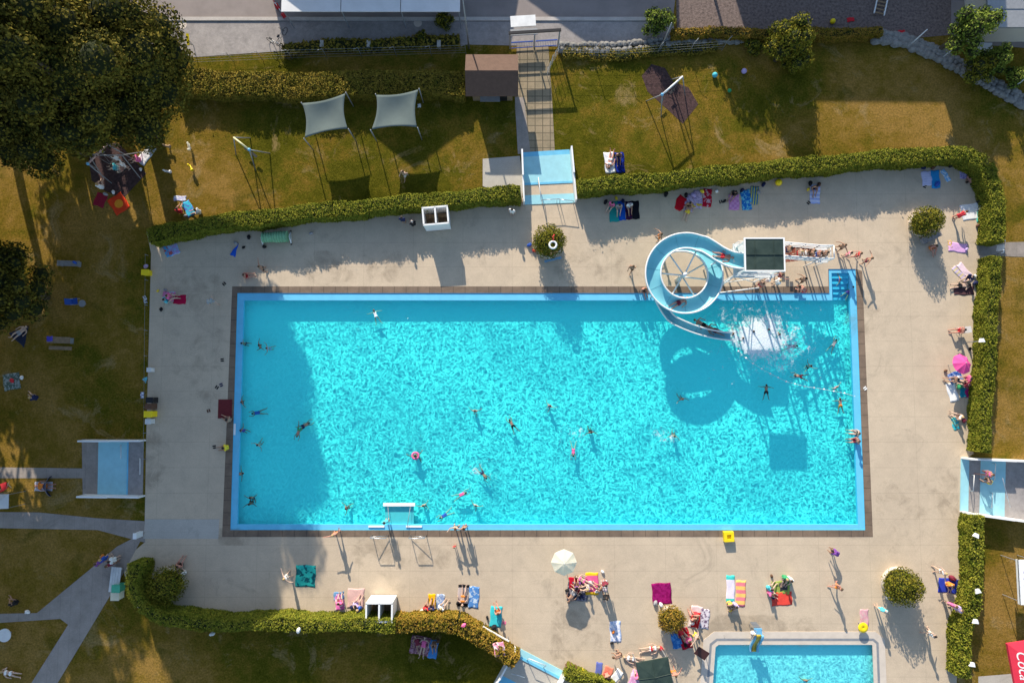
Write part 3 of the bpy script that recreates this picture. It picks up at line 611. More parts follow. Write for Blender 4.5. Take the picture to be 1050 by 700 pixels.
prof = [(-HWD, .42), (-HWD + .01, .18), (-HWD * .72, .03), (0, -.04), (HWD * .72, .03), (HWD - .01, .18), (HWD, .42), (HWD + .035, .42), (HWD + .03, .15), (HWD * .76, -.02), (0, -.085), (-HWD * .76, -.02), (-HWD - .03, .15), (-HWD - .035, .42)]
wfn = lambda f: 1.0 - .48 * max(0, min(1, (f - .74) / .16))
sweep('chute', path_, prof, m_slide, root, wf=wfn)
q = MB(); m_seam = mat('slide_seam', (.12, .36, .42), .5)
for i in range(14, len(path_) - 6, 17):
    p, t = path_[i], path_[i + 1] - path_[i - 1]; t = Vector((t.x, t.y, 0)).normalized(); n_ = Vector((-t.y, t.x, 0)); w_ = wfn(i / len(path_))
    q.tube([p + n_ * a * w_ + Vector((0, 0, z + .004)) for a, z in prof[:7]], .014, 5)
q.obj('seam', m_seam, root)
for s_ in (-1, 1):
    q = MB(); pts = []
    for i, p in enumerate(path_):
        t = path_[min(i + 1, len(path_) - 1)] - path_[max(i - 1, 0)]; t = Vector((t.x, t.y, 0)).normalized(); pts.append(p + Vector((-t.y, t.x, 0)) * s_ * (HWD + .02) * wfn(i / (len(path_) - 1)) + Vector((0, 0, .44)))
    q.tube(pts, 0.06, 6); q.obj('rim', white, root, True)
q = MB(); q.tube([(0.1, 0, 0), (0.1, 0, 2.9)], [0.17, 0.15], 14); q.obj('column', white, root, True)
for a, z in ((28, 2.0), (62, 3.1), (125, 2.95), (176, 2.8), (240, 2.6), (300, 2.4), (352, 2.2)):
    q = MB(); e = Vector((RR * math.cos(R(a)), RR * math.sin(R(a)), z - .12)); q.bar((0.1, 0, z - .5), e, 0.06, 8); q.obj('support_arm', white, root, True)
for a in (150, 215, 20):
    q = MB(); q.tube([hel(a) + Vector((0, 0, -.1)), Vector((RR * math.cos(R(a)), RR * math.sin(R(a)), 0))], 0.06, 10); q.obj('post', white, root, True)

# start tower
ZR, ZF = 5.9, 3.65
A_, B_ = P(765, 277, ZR), P(803, 245, ZR); mid_ = (A_ + B_) / 2; hx, hy = (B_.x - A_.x) / 2, (B_.y - A_.y) / 2
root = empty('slide_tower', (mid_.x, mid_.y, 0), 0, 'white slide tower with dark green square roof and crowded stairs beside the spiral slide', 'tower')
q = MB(); q.box((0, 0, ZR - .05), (2 * hx, 2 * hy, 0.1)); q.box((0, 0, ZR + .03), (2 * hx - .1, .05, .05)); q.box((-hx * .5, 0, ZR + .02), (.04, 2 * hy - .1, .03)); q.box((hx * .5, 0, ZR + .02), (.04, 2 * hy - .1, .03)); q.obj('roof', m_dkgreen, root)
q = MB()
for x, y, dx, dy in ((0, hy + .05, 2 * hx + .2, .1), (0, -hy - .05, 2 * hx + .2, .1), (hx + .05, 0, .1, 2 * hy), (-hx - .05, 0, .1, 2 * hy)): q.box((x, y, ZR - .04), (dx, dy, .16))
q.obj('roof_frame', white, root)
q = MB(); q.box((0, 0, ZF - .08), (2 * hx + .3, 2 * hy + .3, .12)); q.obj('platform', m_offw, root)
for sx_ in (-1, 1):
    for sy_ in (-1, 1): q = MB(); q.box((sx_ * (hx - .1), sy_ * (hy - .1), (ZR - .1) / 2), (.12, .12, ZR - .1)); q.obj('post', white, root)
def railing(parent, pts, h=1.0, r=0.028, mids=(0.5,), post=1.0, m=None, name='railing'):
    q = MB(); pts = [Vector(p) for p in pts]
    for k_ in (1.0,) + tuple(mids): q.tube([p + Vector((0, 0, h * k_)) for p in pts], r if k_ == 1 else r * .7, 6)
    for a, b_ in zip(pts, pts[1:]):
        n_ = max(1, int((b_ - a).length / post))
        for i in range(n_ + 1): p = a.lerp(b_, i / n_); q.bar(p, p + Vector((0, 0, h)), r * .8, 6)
    return q.obj(name, m or white, parent, True)
railing(root, [(-hx - .1, hy + .1, ZF), (hx + .1, hy + .1, ZF)]); railing(root, [(-hx - .1, -hy - .1, ZF), (hx + .1, -hy - .1, ZF)])
for s_ in (-1, 1):
    for a, b_ in (((-hx, s_ * hy, .1), (hx, s_ * hy, ZF - .2)), ((hx, s_ * hy, .1), (-hx, s_ * hy, ZF - .2))): q = MB(); q.bar(a, b_, .035, 6); q.obj('brace', white, root, True)
for a, b_ in (((-hx - 1.0, -hy - .9, .02), (-hx, -hy, 3.0)), ((-hx - 1.0, -hy - .9, .06), (hx, -hy - .5, .9))): q = MB(); q.bar(a, b_, .05, 8); q.obj('brace', white, root, True)
m_rust = mat('rusty_tread', (0.22, 0.06, 0.035), 0.7, 0.2, 4)
L0 = P(853, 260, 3.0); lx = L0.x - mid_.x; ly = P(820, 258, 3.4).y - mid_.y; SWD = .95; ZL = 2.3; x0 = hx + .15; x1 = lx - 1.0
q = MB()
for i in range(9): f_ = (i + .5) / 9; q.box((x0 + (x1 - x0) * f_, ly, ZF - .1 - (ZF - ZL) * f_), (.30, SWD, .05))
q.obj('stair_treads', m_rust, root)
for s_ in (-1, 1):
    q = MB(); q.add([(x0, ly + s_ * SWD / 2 - .02, ZF - .3), (x1, ly + s_ * SWD / 2 - .02, ZL - .2), (x1, ly + s_ * SWD / 2 - .02, ZL + .02), (x0, ly + s_ * SWD / 2 - .02, ZF - .05), (x0, ly + s_ * SWD / 2 + .03, ZF - .3), (x1, ly + s_ * SWD / 2 + .03, ZL - .2), (x1, ly + s_ * SWD / 2 + .03, ZL + .02), (x0, ly + s_ * SWD / 2 + .03, ZF - .05)], [(0, 1, 2, 3), (7, 6, 5, 4), (3, 2, 6, 7), (0, 4, 5, 1)]); q.obj('stringer', white, root)
    railing(root, [(x0, ly + s_ * (SWD / 2 + .03), ZF - .1), (x1, ly + s_ * (SWD / 2 + .03), ZL), (lx, ly + s_ * (SWD / 2 + .03), ZL)], 1.05, .05, (.33, .66))
railing(root, [(lx, ly - SWD / 2, ZL), (lx, ly + SWD / 2, ZL)], 1.05, .05, (.5,))
q = MB(); q.box(((x1 + lx) / 2, ly - .05, ZL - .05), (lx - x1, SWD + .2, .08)); q.obj('landing', m_offw, root)
for x in (x1 + .1, lx - .1):
    for y in (ly - .5, ly + .4): q = MB(); q.bar((x, y, 0), (x, y, ZL - .1), .05, 8); q.obj('post', white, root, True)
q = MB()
for i in range(12): f_ = (i + .5) / 12; q.box((x1 - .1 - 2.6 * f_, ly + .05, ZL - .1 - (ZL - .1) * f_), (.26, .75, .05))
q.obj('stair_treads', m_rust, root)

# floating rope
fl = [(757, 360), (765, 367), (772, 372.5), (781, 378), (790, 383), (798, 387), (806, 391), (815, 393.5), (825, 396), (835, 397.5), (845, 399), (855, 401), (866, 403), (876, 406)]
b0 = P(*fl[0], WZ); root = empty('float_rope', b0, 0, 'rope of small white floats curving below the splash at the slide end', 'rope')
q = MB(); q.tube([P(x, y, WZ) - b0 for x, y in fl], 0.012, 5); q.obj('rope', m_offw, root)
for x, y in fl: q = MB(); p = P(x, y, WZ) - b0; q.ball(p, .075, 1.3 if y < 373 else 1, 1, .8); q.obj('float', white, root, True)
# foam
def foam(x0, y0, x1, y1, label, blobs, m_=None, WZ=WZ):
    b0 = P((x0 + x1) / 2, (y0 + y1) / 2, WZ); nx, ny = 90, 60; a, c = P(x0, y1, WZ), P(x1, y0, WZ); vs = []; dn = []
    for j in range(ny + 1):
        for i in range(nx + 1):
            x = a.x + (c.x - a.x) * i / nx; y = a.y + (c.y - a.y) * j / ny; d_ = 0
            for bx, by, br, bh in blobs:
                q_ = P(bx, by, WZ); br *= .95; r_ = math.hypot(x - q_.x, y - q_.y) / br
                d_ = max(d_, bh * max(0, 1 - r_ * r_))
            e = min(i, nx - i, j, ny - j) / 5; d_ *= min(1, e)
            dn.append(d_); vs.append((x - b0.x, y - b0.y, 0.012 + (0 if m_ else 0.08 * d_)))
    q = MB(); q.add(vs, [(j * (nx + 1) + i, j * (nx + 1) + i + 1, (j + 1) * (nx + 1) + i + 1, (j + 1) * (nx + 1) + i) for j in range(ny) for i in range(nx)])
    o = q.obj('deck_stain' if m_ else 'foam', m_ or m_foam, None, True, b0); at_ = o.data.attributes.new('dens', 'FLOAT', 'POINT'); at_.data.foreach_set('value', dn)
    struct(o) if m_ else tag(o, label, 'foam', None, 'stuff')
foam(722, 302, 846, 394, 'white churned splash foam on the water at the end of the spiral slide', [(777, 346, 2.3, 1.25), (768, 344, 1.6, 1.1), (788, 337, 1.7, 1.0), (756, 344, 1.3, .85), (774, 356, 1.5, .95), (796, 350, 2.2, .72), (806, 356, 1.6, .6), (790, 364, 1.2, .6), (812, 345, 1.4, .5), (783, 345, 3.9, .42), (803, 364, 2.0, .42), (748, 331, 1.8, .36), (762, 326, 2.0, .34)])

foam(666, 434, 694, 460, 'thin pale wake of foam left of the bather below the slide shadow', [(680, 447, 1.0, .36), (688, 449, .5, .4)])
foam(574, 425, 600, 455, 'thin ring of foam between the swimmers right of the pool centre', [(590, 445, .9, .3), (595, 440, .5, .34)])
foam(480, 470, 510, 502, 'thin foam kicked up by the swimmer in navy trunks', [(490, 481, .8, .36)])
foam(800, 340, 842, 372, 'thin foam behind the broad backed swimmer', [(822, 352, 1.5, .34)])
for bx_ in ((690, 628, 860, 664, [(770, 652, 5.5, .75), (735, 650, 3, .7), (820, 655, 3, .6), (800, 648, 4, .5)]), (145, 425, 180, 520, [(157, 452, 1.2, .8), (156, 492, 1.2, .8), (160, 470, 2, .5)]), (222, 540, 262, 560, [(236, 550, 1.6, .9), (248, 552, 1.2, .6)]), (345, 550, 470, 585, [(395, 562, 3, .6), (440, 568, 3, .5), (370, 566, 2, .45)]), (855, 300, 910, 360, [(882, 330, 2.2, .6), (890, 315, 2, .55)]), (560, 300 - 60, 660, 296, [(620, 270, 4, .45), (580, 285, 2.5, .5)]), (290, 255, 420, 292, [(340, 275, 3.5, .55), (395, 270, 3, .5)]), (165, 255, 235, 420, [(200, 300, 3.5, .55), (205, 370, 3.5, .5), (212, 415, 2.5, .6)]), (560, 610, 660, 680, [(590, 640, 4, .5), (570, 665, 3, .6)]), (895, 470, 985, 560, [(975, 505, 3, .6), (930, 520, 4, .4)])):
    foam(*bx_[:4], '', bx_[4], m_stain, 0.006)
# poolside rails
def urail(x0_, x1_, y_, h, label, lean=0, back=0.0):
    a, b_ = P(x0_, y_), P(x1_, y_); root = empty('handrail', a, 0, label, 'handrail'); d = b_ - a; q = MB()
    q.tube([(0, 0, 0), (0, -.05, h - .12), (.05 * (1 if d.x > 0 else -1), -.06, h), d + Vector((-.05 * (1 if d.x > 0 else -1), -.06, h)), d + Vector((0, -.05, h - .12)), d], .03, 8); q.obj('frame', m_steel, root, True)
    q = MB(); (q.bar((0, 0, .9), d + Vector((0, -.03, .2)), .025, 6) if lean > 0 else q.bar((0, -.03, .2), d + Vector((0, 0, .9)), .025, 6)); q.obj('brace', m_steel, root, True); return root
urail(382, 398, 548, 1.05, 'metal handrail left of the submerged slab at the lower pool edge', 1)
urail(421, 437, 548, 1.05, 'metal handrail right of the submerged slab at the lower pool edge', 0)
a, b_ = P(394, 543), P(424, 517, WZ); cx_ = (a.x + b_.x) / 2
root = empty('submerged_slab', (cx_, a.y, 0), 0, 'pale teal submerged entry slab with a white end bar at the lower pool edge', 'pool lift')
m_teal = mat('pale_teal', (0.22, 0.52, 0.55), 0.6, 0.05, 2); w_ = (b_.x - a.x) / 2
q = MB(); q.box((0, (b_.y - a.y) / 2 + .2, -.30), (w_ * 2, b_.y - a.y - .4, .08)); q.obj('slab', m_teal, root)
q = MB(); q.box((0, b_.y - a.y, -.10), (w_ * 2 + .25, .26, .12)); q.obj('end_bar', white, root)
for s_ in (-1, 1): q = MB(); q.bar((s_ * w_ * .8, b_.y - a.y, -.12), (s_ * w_ * .6, .1, .25), .02, 6); q.obj('stay', m_greym, root, True)
for x in (386, 424.5):
    p = P(x, 539.5, 0); q = MB(); q.box((0, 0, 0), (1.25, .13, .07)); o = q.obj('white_board', white, None, False, (p.x, p.y, 0.01)); tag(o, 'flat white board on the pool rim %s of the submerged entry slab' % ('left' if x < 400 else 'right'), 'board', 'white boards on the pool rim')
p = P(231, 419); q = MB(); q.box((0, 0, 0.02), (1.1, 1.5, .03)); o = q.obj('rubber_mat', mat('dark_red_mat', (0.13, 0.015, 0.018), .8, .15, 6), None, False, (p.x, p.y, .022)); tag(o, 'dark red square mat beside the left pool edge', 'mat')
for i, (x, y) in enumerate([(239, 434)]):
    p = P(x, 440, 0); q = MB(); q.box((0, 0, 0), (.28, .9, .02)); o = q.obj('white_sign', white, None, False, (p.x + .05, p.y, -.02)); tag(o, 'white marking plate on the left pool rim', 'plate')

# ---- footbaths
def footbath(A, B, C, D, bands, label, h=1.0, rails=(), wall_ext=0.0):
    "A,B,C,D floor corners in the photo; walls run A-D and B-C; bands run across from A-B to D-C"
    A, B, C, D = (P(*q_) for q_ in (A, B, C, D)); o0 = (A + B + C + D) / 4; root = empty('footbath', (o0.x, o0.y, 0), 0, label, 'footbath')
    for nm, f0, f1, m_, z in bands:
        q = MB(); pl = [A.lerp(D, f0) - o0, B.lerp(C, f0) - o0, B.lerp(C, f1) - o0, A.lerp(D, f1) - o0]; q.prism([(p.x, p.y) for p in pl], 0.003, z); q.obj(nm, m_, root)
    for a, b_ in ((A, D), (B, C)):
        d = (b_ - a); L_ = d.length; ang = math.atan2(d.y, d.x); n_ = Vector((d.y, -d.x, 0)).normalized(); s_ = 1 if (a - o0).dot(n_) > 0 else -1
        q = MB(); c = (a + b_) / 2 - o0 + n_ * s_ * .07; q.box((c.x, c.y, h / 2), (L_, .12, h), ang); c2 = c - d.normalized() * L_ * .25
        q.box((c2.x, c2.y, h + .1), (L_ * .5, .123, .2), ang)
        q.obj('side_wall', white, root)
    for r_ in rails:
        q = MB(); pts = [P(x, y, z) - o0 for x, y, z in r_]; q.tube(pts, .03, 8); q.obj('rail', m_steel if r_ is not rails[0] else m_offw, root, True)
    return root
footbath((536, 158), (584, 155), (589, 208), (538, 210), [('slab', -.03, .06, m_basin2, .03), ('basin', .06, .58, m_basin, .035), ('kerb', .58, .62, m_basin2, .08), ('walkway', .62, .82, m_deck, .04), ('step', .82, 1.0, m_basin, .06)],
         'top footbath with pale blue basin between white walls at the end of the paved path', rails=[[(552, 190, 0), (552, 182, 1.0), (555, 205, 1.0), (557, 210, 0)], [(571, 208, 0), (571, 204, .9), (588, 206, .9), (588, 209, 0)], [(556, 209, 0), (556, 205, .9), (574, 204, .9), (574, 208, 0)]])
footbath((88, 506), (89, 452), (150, 452), (149, 507), [('slab', .0, .2, m_path, .03), ('basin', .2, .69, m_basin, .035), ('kerb', .69, .71, m_basin2, .08), ('walkway', .71, .96, m_side, .04)],
         'left footbath with blue basin between white walls, in tree shade', rails=[[(143, 470, 0), (143.5, 470, .8), (143.5, 486, .8), (143, 486, 0)], [(123, 456, 0), (124, 456, .9), (124, 470, .9)]])
footbath((985, 470), (984, 523), (1075, 536), (1077, 474), [('step', 0, .09, m_basin, .08), ('walkway', .09, .22, m_side, .04), ('basin', .22, .5, m_basin, .05), ('walkway', .5, 1.0, m_side, .035)],
         'right footbath with two blue basins between white walls on the right edge', rails=[[(996, 487, 0), (999, 487, .9), (998, 503, .9), (995, 503, 0)], [(1018, 475, 0), (1021, 475, .9), (1020, 492, .9), (1018, 492, 0)], [(1016, 505, 0), (1018, 505, .9), (1017, 520, .9), (1015, 520, 0)], [(1028, 490, 1.5), (1036, 520, 1.0)]])
footbath((529, 662), (577, 687), (548, 745), (497, 720), [('step', 0, .1, m_basin, .08), ('kerb', .1, .14, m_basin2, .12), ('walkway', .14, .5, m_deck2, .04), ('basin', .5, .9, m_basin2, .05)],
         'bottom footbath set at a slant between white walls at the lower edge of the photo', rails=[[(540, 676, 0), (543, 675, .9), (560, 682, .9), (557, 684, 0)], [(524, 690, .9), (538, 694, .9)]])

# ---- changing booths
def booth(px_, py_, rz, label, w=2.0, d=1.35, h=1.9):
    p = P(px_, py_, h * .5); root = empty('changing_booth', (p.x, p.y, 0), rz, label, 'changing booth', 'open topped changing booths')
    t = .07
    for nm, c, s_ in (('back_wall', (0, d / 2, h / 2 + .1), (w, t, h)), ('front_wall', (0, -d / 2, h / 2 + .1), (w, t, h)), ('side_wall', (-w / 2 + t / 2, 0, h / 2 + .1), (t, d - t, h)), ('side_wall', (w / 2 - t / 2, 0, h / 2 + .1), (t, d - t, h)), ('partition', (0, 0, h / 2 + .1), (t, d - t, h - .02))):
        q = MB(); q.box(c, s_); q.box((c[0], c[1], h + .13), (s_[0] + .05, s_[1] + .05, .06)); q.obj(nm, white, root)
    q = MB(); q.box((0, 0, .04), (w - .2, d - .2, .05)); q.obj('floor', m_wood, root)
    for s_ in (-1, 1): q = MB(); q.box((s_ * w * .25, d / 2 - .3, .5), (w * .5 - .12, .35, .05)); q.obj('bench', m_wood, root)
booth(448, 224.5, R(5), 'white open topped changing booth by the top hedge, left of the top footbath')
booth(391.5, 623, R(0), 'white open topped changing booth by the lower left hedge')

# ---- shade sails
def sail(corners, h, label, poleh=0.0):
    cs = [P(x, y, h + dz) for x, y, dz in corners]; o0 = sum(cs, Vector()) / 4; root = empty('shade_sail', (o0.x, o0.y, 0), 0, label, 'shade sail', 'grey shade sails on the lawn'); o0 = Vector((o0.x, o0.y, 0))
    N = 14; vs = []
    for j in range(N + 1):
        for i in range(N + 1):
            u, v = i / N, j / N; uu = u + (0.5 - u) * 0.12 * math.sin(math.pi * v) * 1; vv = v + (0.5 - v) * 0.12 * math.sin(math.pi * u)
            a = cs[0].lerp(cs[1], uu); b_ = cs[3].lerp(cs[2], uu); q_ = a.lerp(b_, vv) - o0; q_.z -= 0.25 * math.sin(math.pi * u) * math.sin(math.pi * v); vs.append(q_)
    q = MB(); q.add(vs, [(j * (N + 1) + i, j * (N + 1) + i + 1, (j + 1) * (N + 1) + i + 1, (j + 1) * (N + 1) + i) for j in range(N) for i in range(N)])
    o = q.obj('canvas', m_sail, root, True); sm = o.modifiers.new('thickness', 'SOLIDIFY'); sm.thickness = 0.02
    for c in cs:
        q = MB(); q_ = c - o0; out = Vector((q_.x, q_.y, 0)).normalized() * .08; q.bar(Vector((q_.x, q_.y, 0)) + out, q_ + out + Vector((0, 0, .06)), .045, 8); q.obj('pole', m_greym, root, True)
m_sail = mat('grey_canvas', (0.10, 0.13, 0.125), 0.9, 0.06, 1.5)
sail([(310, 106, 0), (354, 96, .1), (356.5, 132, .1), (312.5, 141.5, 0)], 2.45, 'grey square shade sail on the top lawn, the left one')
sail([(386, 97.5, 0), (429, 92, .1), (427.5, 130.5, .1), (381, 133, 0)], 2.45, 'grey square shade sail on the top lawn, the right one crossed by a seam')

# ---- kiosk, gate, fences
e0, r0, e1 = P(479, 56.5, 2.4), P(481, 78, 3.3), P(483, 99, 2.4); wx = P(530, 56.5, 2.4).x
root = empty('shed', (e0.x, e1.y, 0), 0, 'brown shed with ridged wooden roof beside the paved entrance path', 'shed'); o0 = Vector((e0.x, e1.y, 0))
m_shr = mat('brown_shingle', (0.12, 0.07, 0.048), .8, .12, 3, .01, 8)
W_ = wx - e0.x; D_ = e0.y - e1.y
q = MB(); 
for s0, s1 in ((0, D_ / 2), (D_, D_ / 2)):
    q.add([(-.1, s0, 2.4), (W_ + .1, s0, 2.4), (W_ + .1, s1, 3.2), (-.1, s1, 3.2), (-.1, s0, 2.48), (W_ + .1, s0, 2.48), (W_ + .1, s1, 3.28), (-.1, s1, 3.28)], [(0, 1, 2, 3), (4, 5, 6, 7), (0, 1, 5, 4), (0, 3, 7, 4), (1, 2, 6, 5)])
for i in range(20): x = -.05 + (W_ + .1) * i / 19; q.box((x, D_ * .25, 2.87), (.03, D_ / 2, .03), 0, math.atan2(.8, D_ / 2))
q.obj('roof', m_shr, root)
q = MB(); q.prism(rect(.35, .7, W_ - .35, D_ - .35), 0, 2.395); q.obj('wall', m_wood, root)
q = MB(); q.box((W_ * .45, .45, 1.0), (1.6, .5, .08)); q.obj('counter', m_greym, root)
q = MB(); q.box((W_ * .7, .69, 1.0), (.8, .04, 1.9)); q.obj('door', m_blackp, root)
g0, g1 = P(523, 50), P(572, 47); root = empty('entrance_gate', g0, math.atan2(g1.y - g0.y, g1.x - g0.x), 'blue barred entrance gate with dark frame at the top of the paved path', 'gate'); L_ = (g1 - g0).length
for x in (0, L_ / 2, L_): q = MB(); q.box((x, 0, 1.2 if x != L_ / 2 else 1.0), (.1, .1, 2.4 if x != L_ / 2 else 2.0)); q.obj('post', m_greym, root)
q = MB(); q.box((L_ / 2, 0, 2.46), (L_ + .2, .22, .12)); q.obj('lintel', m_blackp, root)
for x0_, x1_ in ((.1, L_ / 2 - .1), (L_ / 2 + .1, L_ - .1)):
    q = MB(); q.box(((x0_ + x1_) / 2, -.05, 1.05), (x1_ - x0_, .08, .08)); q.box(((x0_ + x1_) / 2, -.05, .15), (x1_ - x0_, .06, .06))
    for k_ in range(14): q.box((x0_ + (x1_ - x0_) * k_ / 13, -.05, .6), (.02, .02, .9))
    q.obj('gate_leaf', m_bluep, root)
q = MB(); q.box((L_ * .28, 1.0, 2.3), (2.0, .9, .07)); q.obj('canopy', m_offw, root)
q = MB(); q.box((L_ * .3, .75, 1.1), (2.2, .5, .12)); q.obj('counter', m_greym, root)
def fence(pts, label, h=1.6, post=2.4, m=None, bend=0, name='wire_fence', wires=(0.3, .7, 1.1, 1.5), r=.022):
    ps = [P(x, y) for x, y in pts]; o0 = ps[0]; root = empty(name, o0, 0, label, 'fence'); seg = []
    for a, b_ in zip(ps, ps[1:]):
        n_ = max(1, round((b_ - a).length / post)); seg += [a.lerp(b_, i / n_) - o0 for i in range(n_)]
    seg.append(ps[-1] - o0)
    for s_ in seg: q = MB(); q.tube([s_, s_ + Vector((0, 0, h)), s_ + Vector((bend, bend * .9, h + abs(bend) * .9))] if bend else [s_, s_ + Vector((0, 0, h))], r, 6); q.obj('post', m or m_greym, root, True)
    q = MB()
    for z in wires: q.tube([s_ + Vector((0, 0, z)) for s_ in seg], .008, 4)
    q.obj('wire', m_greym, root); return root
fence([(186, 66), (240, 64), (300, 61), (478, 56)], 'thin wire fence along the top of the lawn left of the entrance gate', bend=-.3, post=3)
fence([(576, 58), (640, 59), (740, 52)], 'thin wire fence with leaning posts right of the entrance gate', post=3, bend=.3)
fence([(573, 46), (572, 56), (566, 66), (561, 78)], 'short chain link fence curving down from the entrance gate', post=.5, m=m_offw, h=1.5, wires=(.2, .5, .8, 1.1, 1.4))
fence([(932, 47), (965, 60), (1000, 76), (1034, 92), (1070, 110)], 'white bent fence poles standing along the diagonal stone wall', post=3.1, m=m_offw, bend=.5, h=1.3, r=.045, wires=())
fence([(150, 470), (152, 262)], 'low chain fence of thin posts along the left edge of the deck', h=.5, wires=(.45,), post=2)
def lamp(x, y, h, label, r=.06, head=True):
    p = P(x, y); root = empty('street_lamp', p, 0, label, 'street lamp'); q = MB(); q.tube([(0, 0, 0), (0, 0, h)], [r * 1.3, r * .7], 8); q.obj('pole', m_greym, root, True)
    if head: q = MB(); q.box((.35, 0, h + .05), (.9, .2, .1)); q.obj('lamp_head', m_greym, root)
lamp(481, 50, 7.4, 'tall thin street lamp pole left of the brown shed')
lamp(676, 53, 4.4, 'pale bent pole at the boulders by the yellow green shrub', head=False)

# ---- parasols
def parasol(x, y, h, r, m_, label, n=8, droop=.35, tilt=(0, 0), pole=True, skirt=0.0, cat='parasol', name='parasol'):
    p = P(x, y, h); root = empty(name, (p.x, p.y, 0), 0, label, cat); T_ = Matrix.Rotation(tilt[0], 3, 'X') @ Matrix.Rotation(tilt[1], 3, 'Y')
    vs = [T_ @ Vector((0, 0, droop)) + Vector((0, 0, h - droop * .5))]; sub = 4; rings = 4
    for j in range(1, rings + 1):
        for i in range(n * sub):
            a = 2 * math.pi * i / (n * sub); u = (i % sub) / sub; f_ = j / rings; rad = r * f_ * (1 - .07 * math.sin(math.pi * u) * f_); z = droop * (1 - f_ ** 1.3) - .05 * math.sin(math.pi * u) * f_
            vs.append(T_ @ Vector((rad * math.cos(a), rad * math.sin(a), z)) + Vector((0, 0, h - droop * .5)))
    k_ = n * sub; fs = [(0, 1 + i, 1 + (i + 1) % k_) for i in range(k_)] + [(1 + (j - 1) * k_ + i, 1 + j * k_ + i, 1 + j * k_ + (i + 1) % k_, 1 + (j - 1) * k_ + (i + 1) % k_) for j in range(1, rings) for i in range(k_)]
    q = MB(); q.add(vs, fs); o = q.obj('canopy', m_, root, False); sm = o.modifiers.new('thickness', 'SOLIDIFY'); sm.thickness = .012
    for i in range(n): a = 2 * math.pi * i / n; q = MB(); q.bar(T_ @ Vector((0, 0, droop - .02)) + Vector((0, 0, h - droop * .5)), T_ @ Vector((r * math.cos(a), r * math.sin(a), -.02)) + Vector((0, 0, h - droop * .5 - .01)), .008, 4); q.obj('rib', m_greym, root)
    if pole: q = MB(); q.bar((0, 0, .02), T_ @ Vector((0, 0, droop + .08)) + Vector((0, 0, h - droop * .5)), .022, 8); q.obj('pole', m_offw, root, True)
    return root
m_cream = translucent(mat('cream_fabric', (0.93, 0.91, 0.80), .8, .03, 2), .6)
m_pinkf = translucent(mat('pink_fabric', (0.85, 0.12, 0.42), .7, .06, 2), .4)
parasol(578.5, 577, 2.3, .98, m_cream, 'white round parasol standing alone on the lower deck', droop=.4)
parasol(988, 373, 1.9, .82, m_pinkf, 'pink parasol over blankets at the right hedge', droop=.4, tilt=(R(-12), R(10)))
m_redf = mat('red_fabric', (0.62, 0.03, 0.06), .7, .06, 2)
def textobj(body, size, loc, rot, m_, parent, name='lettering', extr=.004, shear=0.0):
    c = bpy.data.curves.new(name, 'FONT'); c.body = body; c.size = size; c.extrude = extr; c.shear = shear; c.align_x = 'CENTER'; c.align_y = 'CENTER'
    tmp = bpy.data.objects.new('tmp', c); COL.objects.link(tmp); dg = bpy.context.evaluated_depsgraph_get(); me = bpy.data.meshes.new_from_object(tmp.evaluated_get(dg)); bpy.data.objects.remove(tmp)
    me.materials.clear(); me.materials.append(m_); o = bpy.data.objects.new(name, me); link(o, parent); o.location = loc; o.rotation_euler = rot; return o
pc = P(1066, 684, 2.5); root = empty('market_parasol', (pc.x, pc.y, 0), R(8), 'red square parasol with white script lettering at the bottom right edge', 'parasol')
q = MB(); s_ = 1.9; q.add([(-s_, -s_, 2.3), (s_, -s_, 2.3), (s_, s_, 2.3), (-s_, s_, 2.3), (0, 0, 2.95)], [(0, 1, 4), (1, 2, 4), (2, 3, 4), (3, 0, 4)]); q.add([(-s_, -s_, 2.08), (s_, -s_, 2.08), (s_, s_, 2.08), (-s_, s_, 2.08), (-s_, -s_, 2.298), (s_, -s_, 2.298), (s_, s_, 2.298), (-s_, s_, 2.298)], [(0, 1, 5, 4), (1, 2, 6, 5), (2, 3, 7, 6), (3, 0, 4, 7)]); q.obj('canopy', m_redf, root)
q = MB(); q.bar((0, 0, 0), (0, 0, 2.9), .04, 10); q.obj('pole', m_greym, root, True)
textobj('Coca', 1.0, (-1.22, .35, 2.3 + .65 * (1 - 1.22 / 1.9) + .012), (0, -math.atan2(.65, 1.9), 0), white, root, shear=.3).rotation_euler = (Matrix.Rotation(-math.atan2(.65, 1.9), 3, 'Y') @ Matrix.Rotation(R(-92), 3, 'Z')).to_euler()
bp_ = P(1050, 597, 2.2); root = empty('white_awning', (bp_.x, bp_.y, 0), 0, 'white awning with faint script on its left flap at the right edge', 'awning')
q = MB(); q.box((0.55, 0, 2.1), (1.7, 3.3, .08)); q.box((-.27, 0, 2.0), (.06, 3.3, .28)); q.obj('canopy', white, root)
for x in (-.1, 1.2):
    for y in (-1.5, 1.5): q = MB(); q.bar((x, y, 0), (x, y, 2.05), .03, 6); q.obj('post', m_greym, root)
q = MB()
for i in range(5): y = 1.1 - i * .48; q.tube([(.12 + .1 * math.sin(k_), y - k_ * .07, 2.147) for k_ in range(7)], .018, 4)
q.obj('script', mat('faded_lilac', (.42, .40, .55), .6), root)
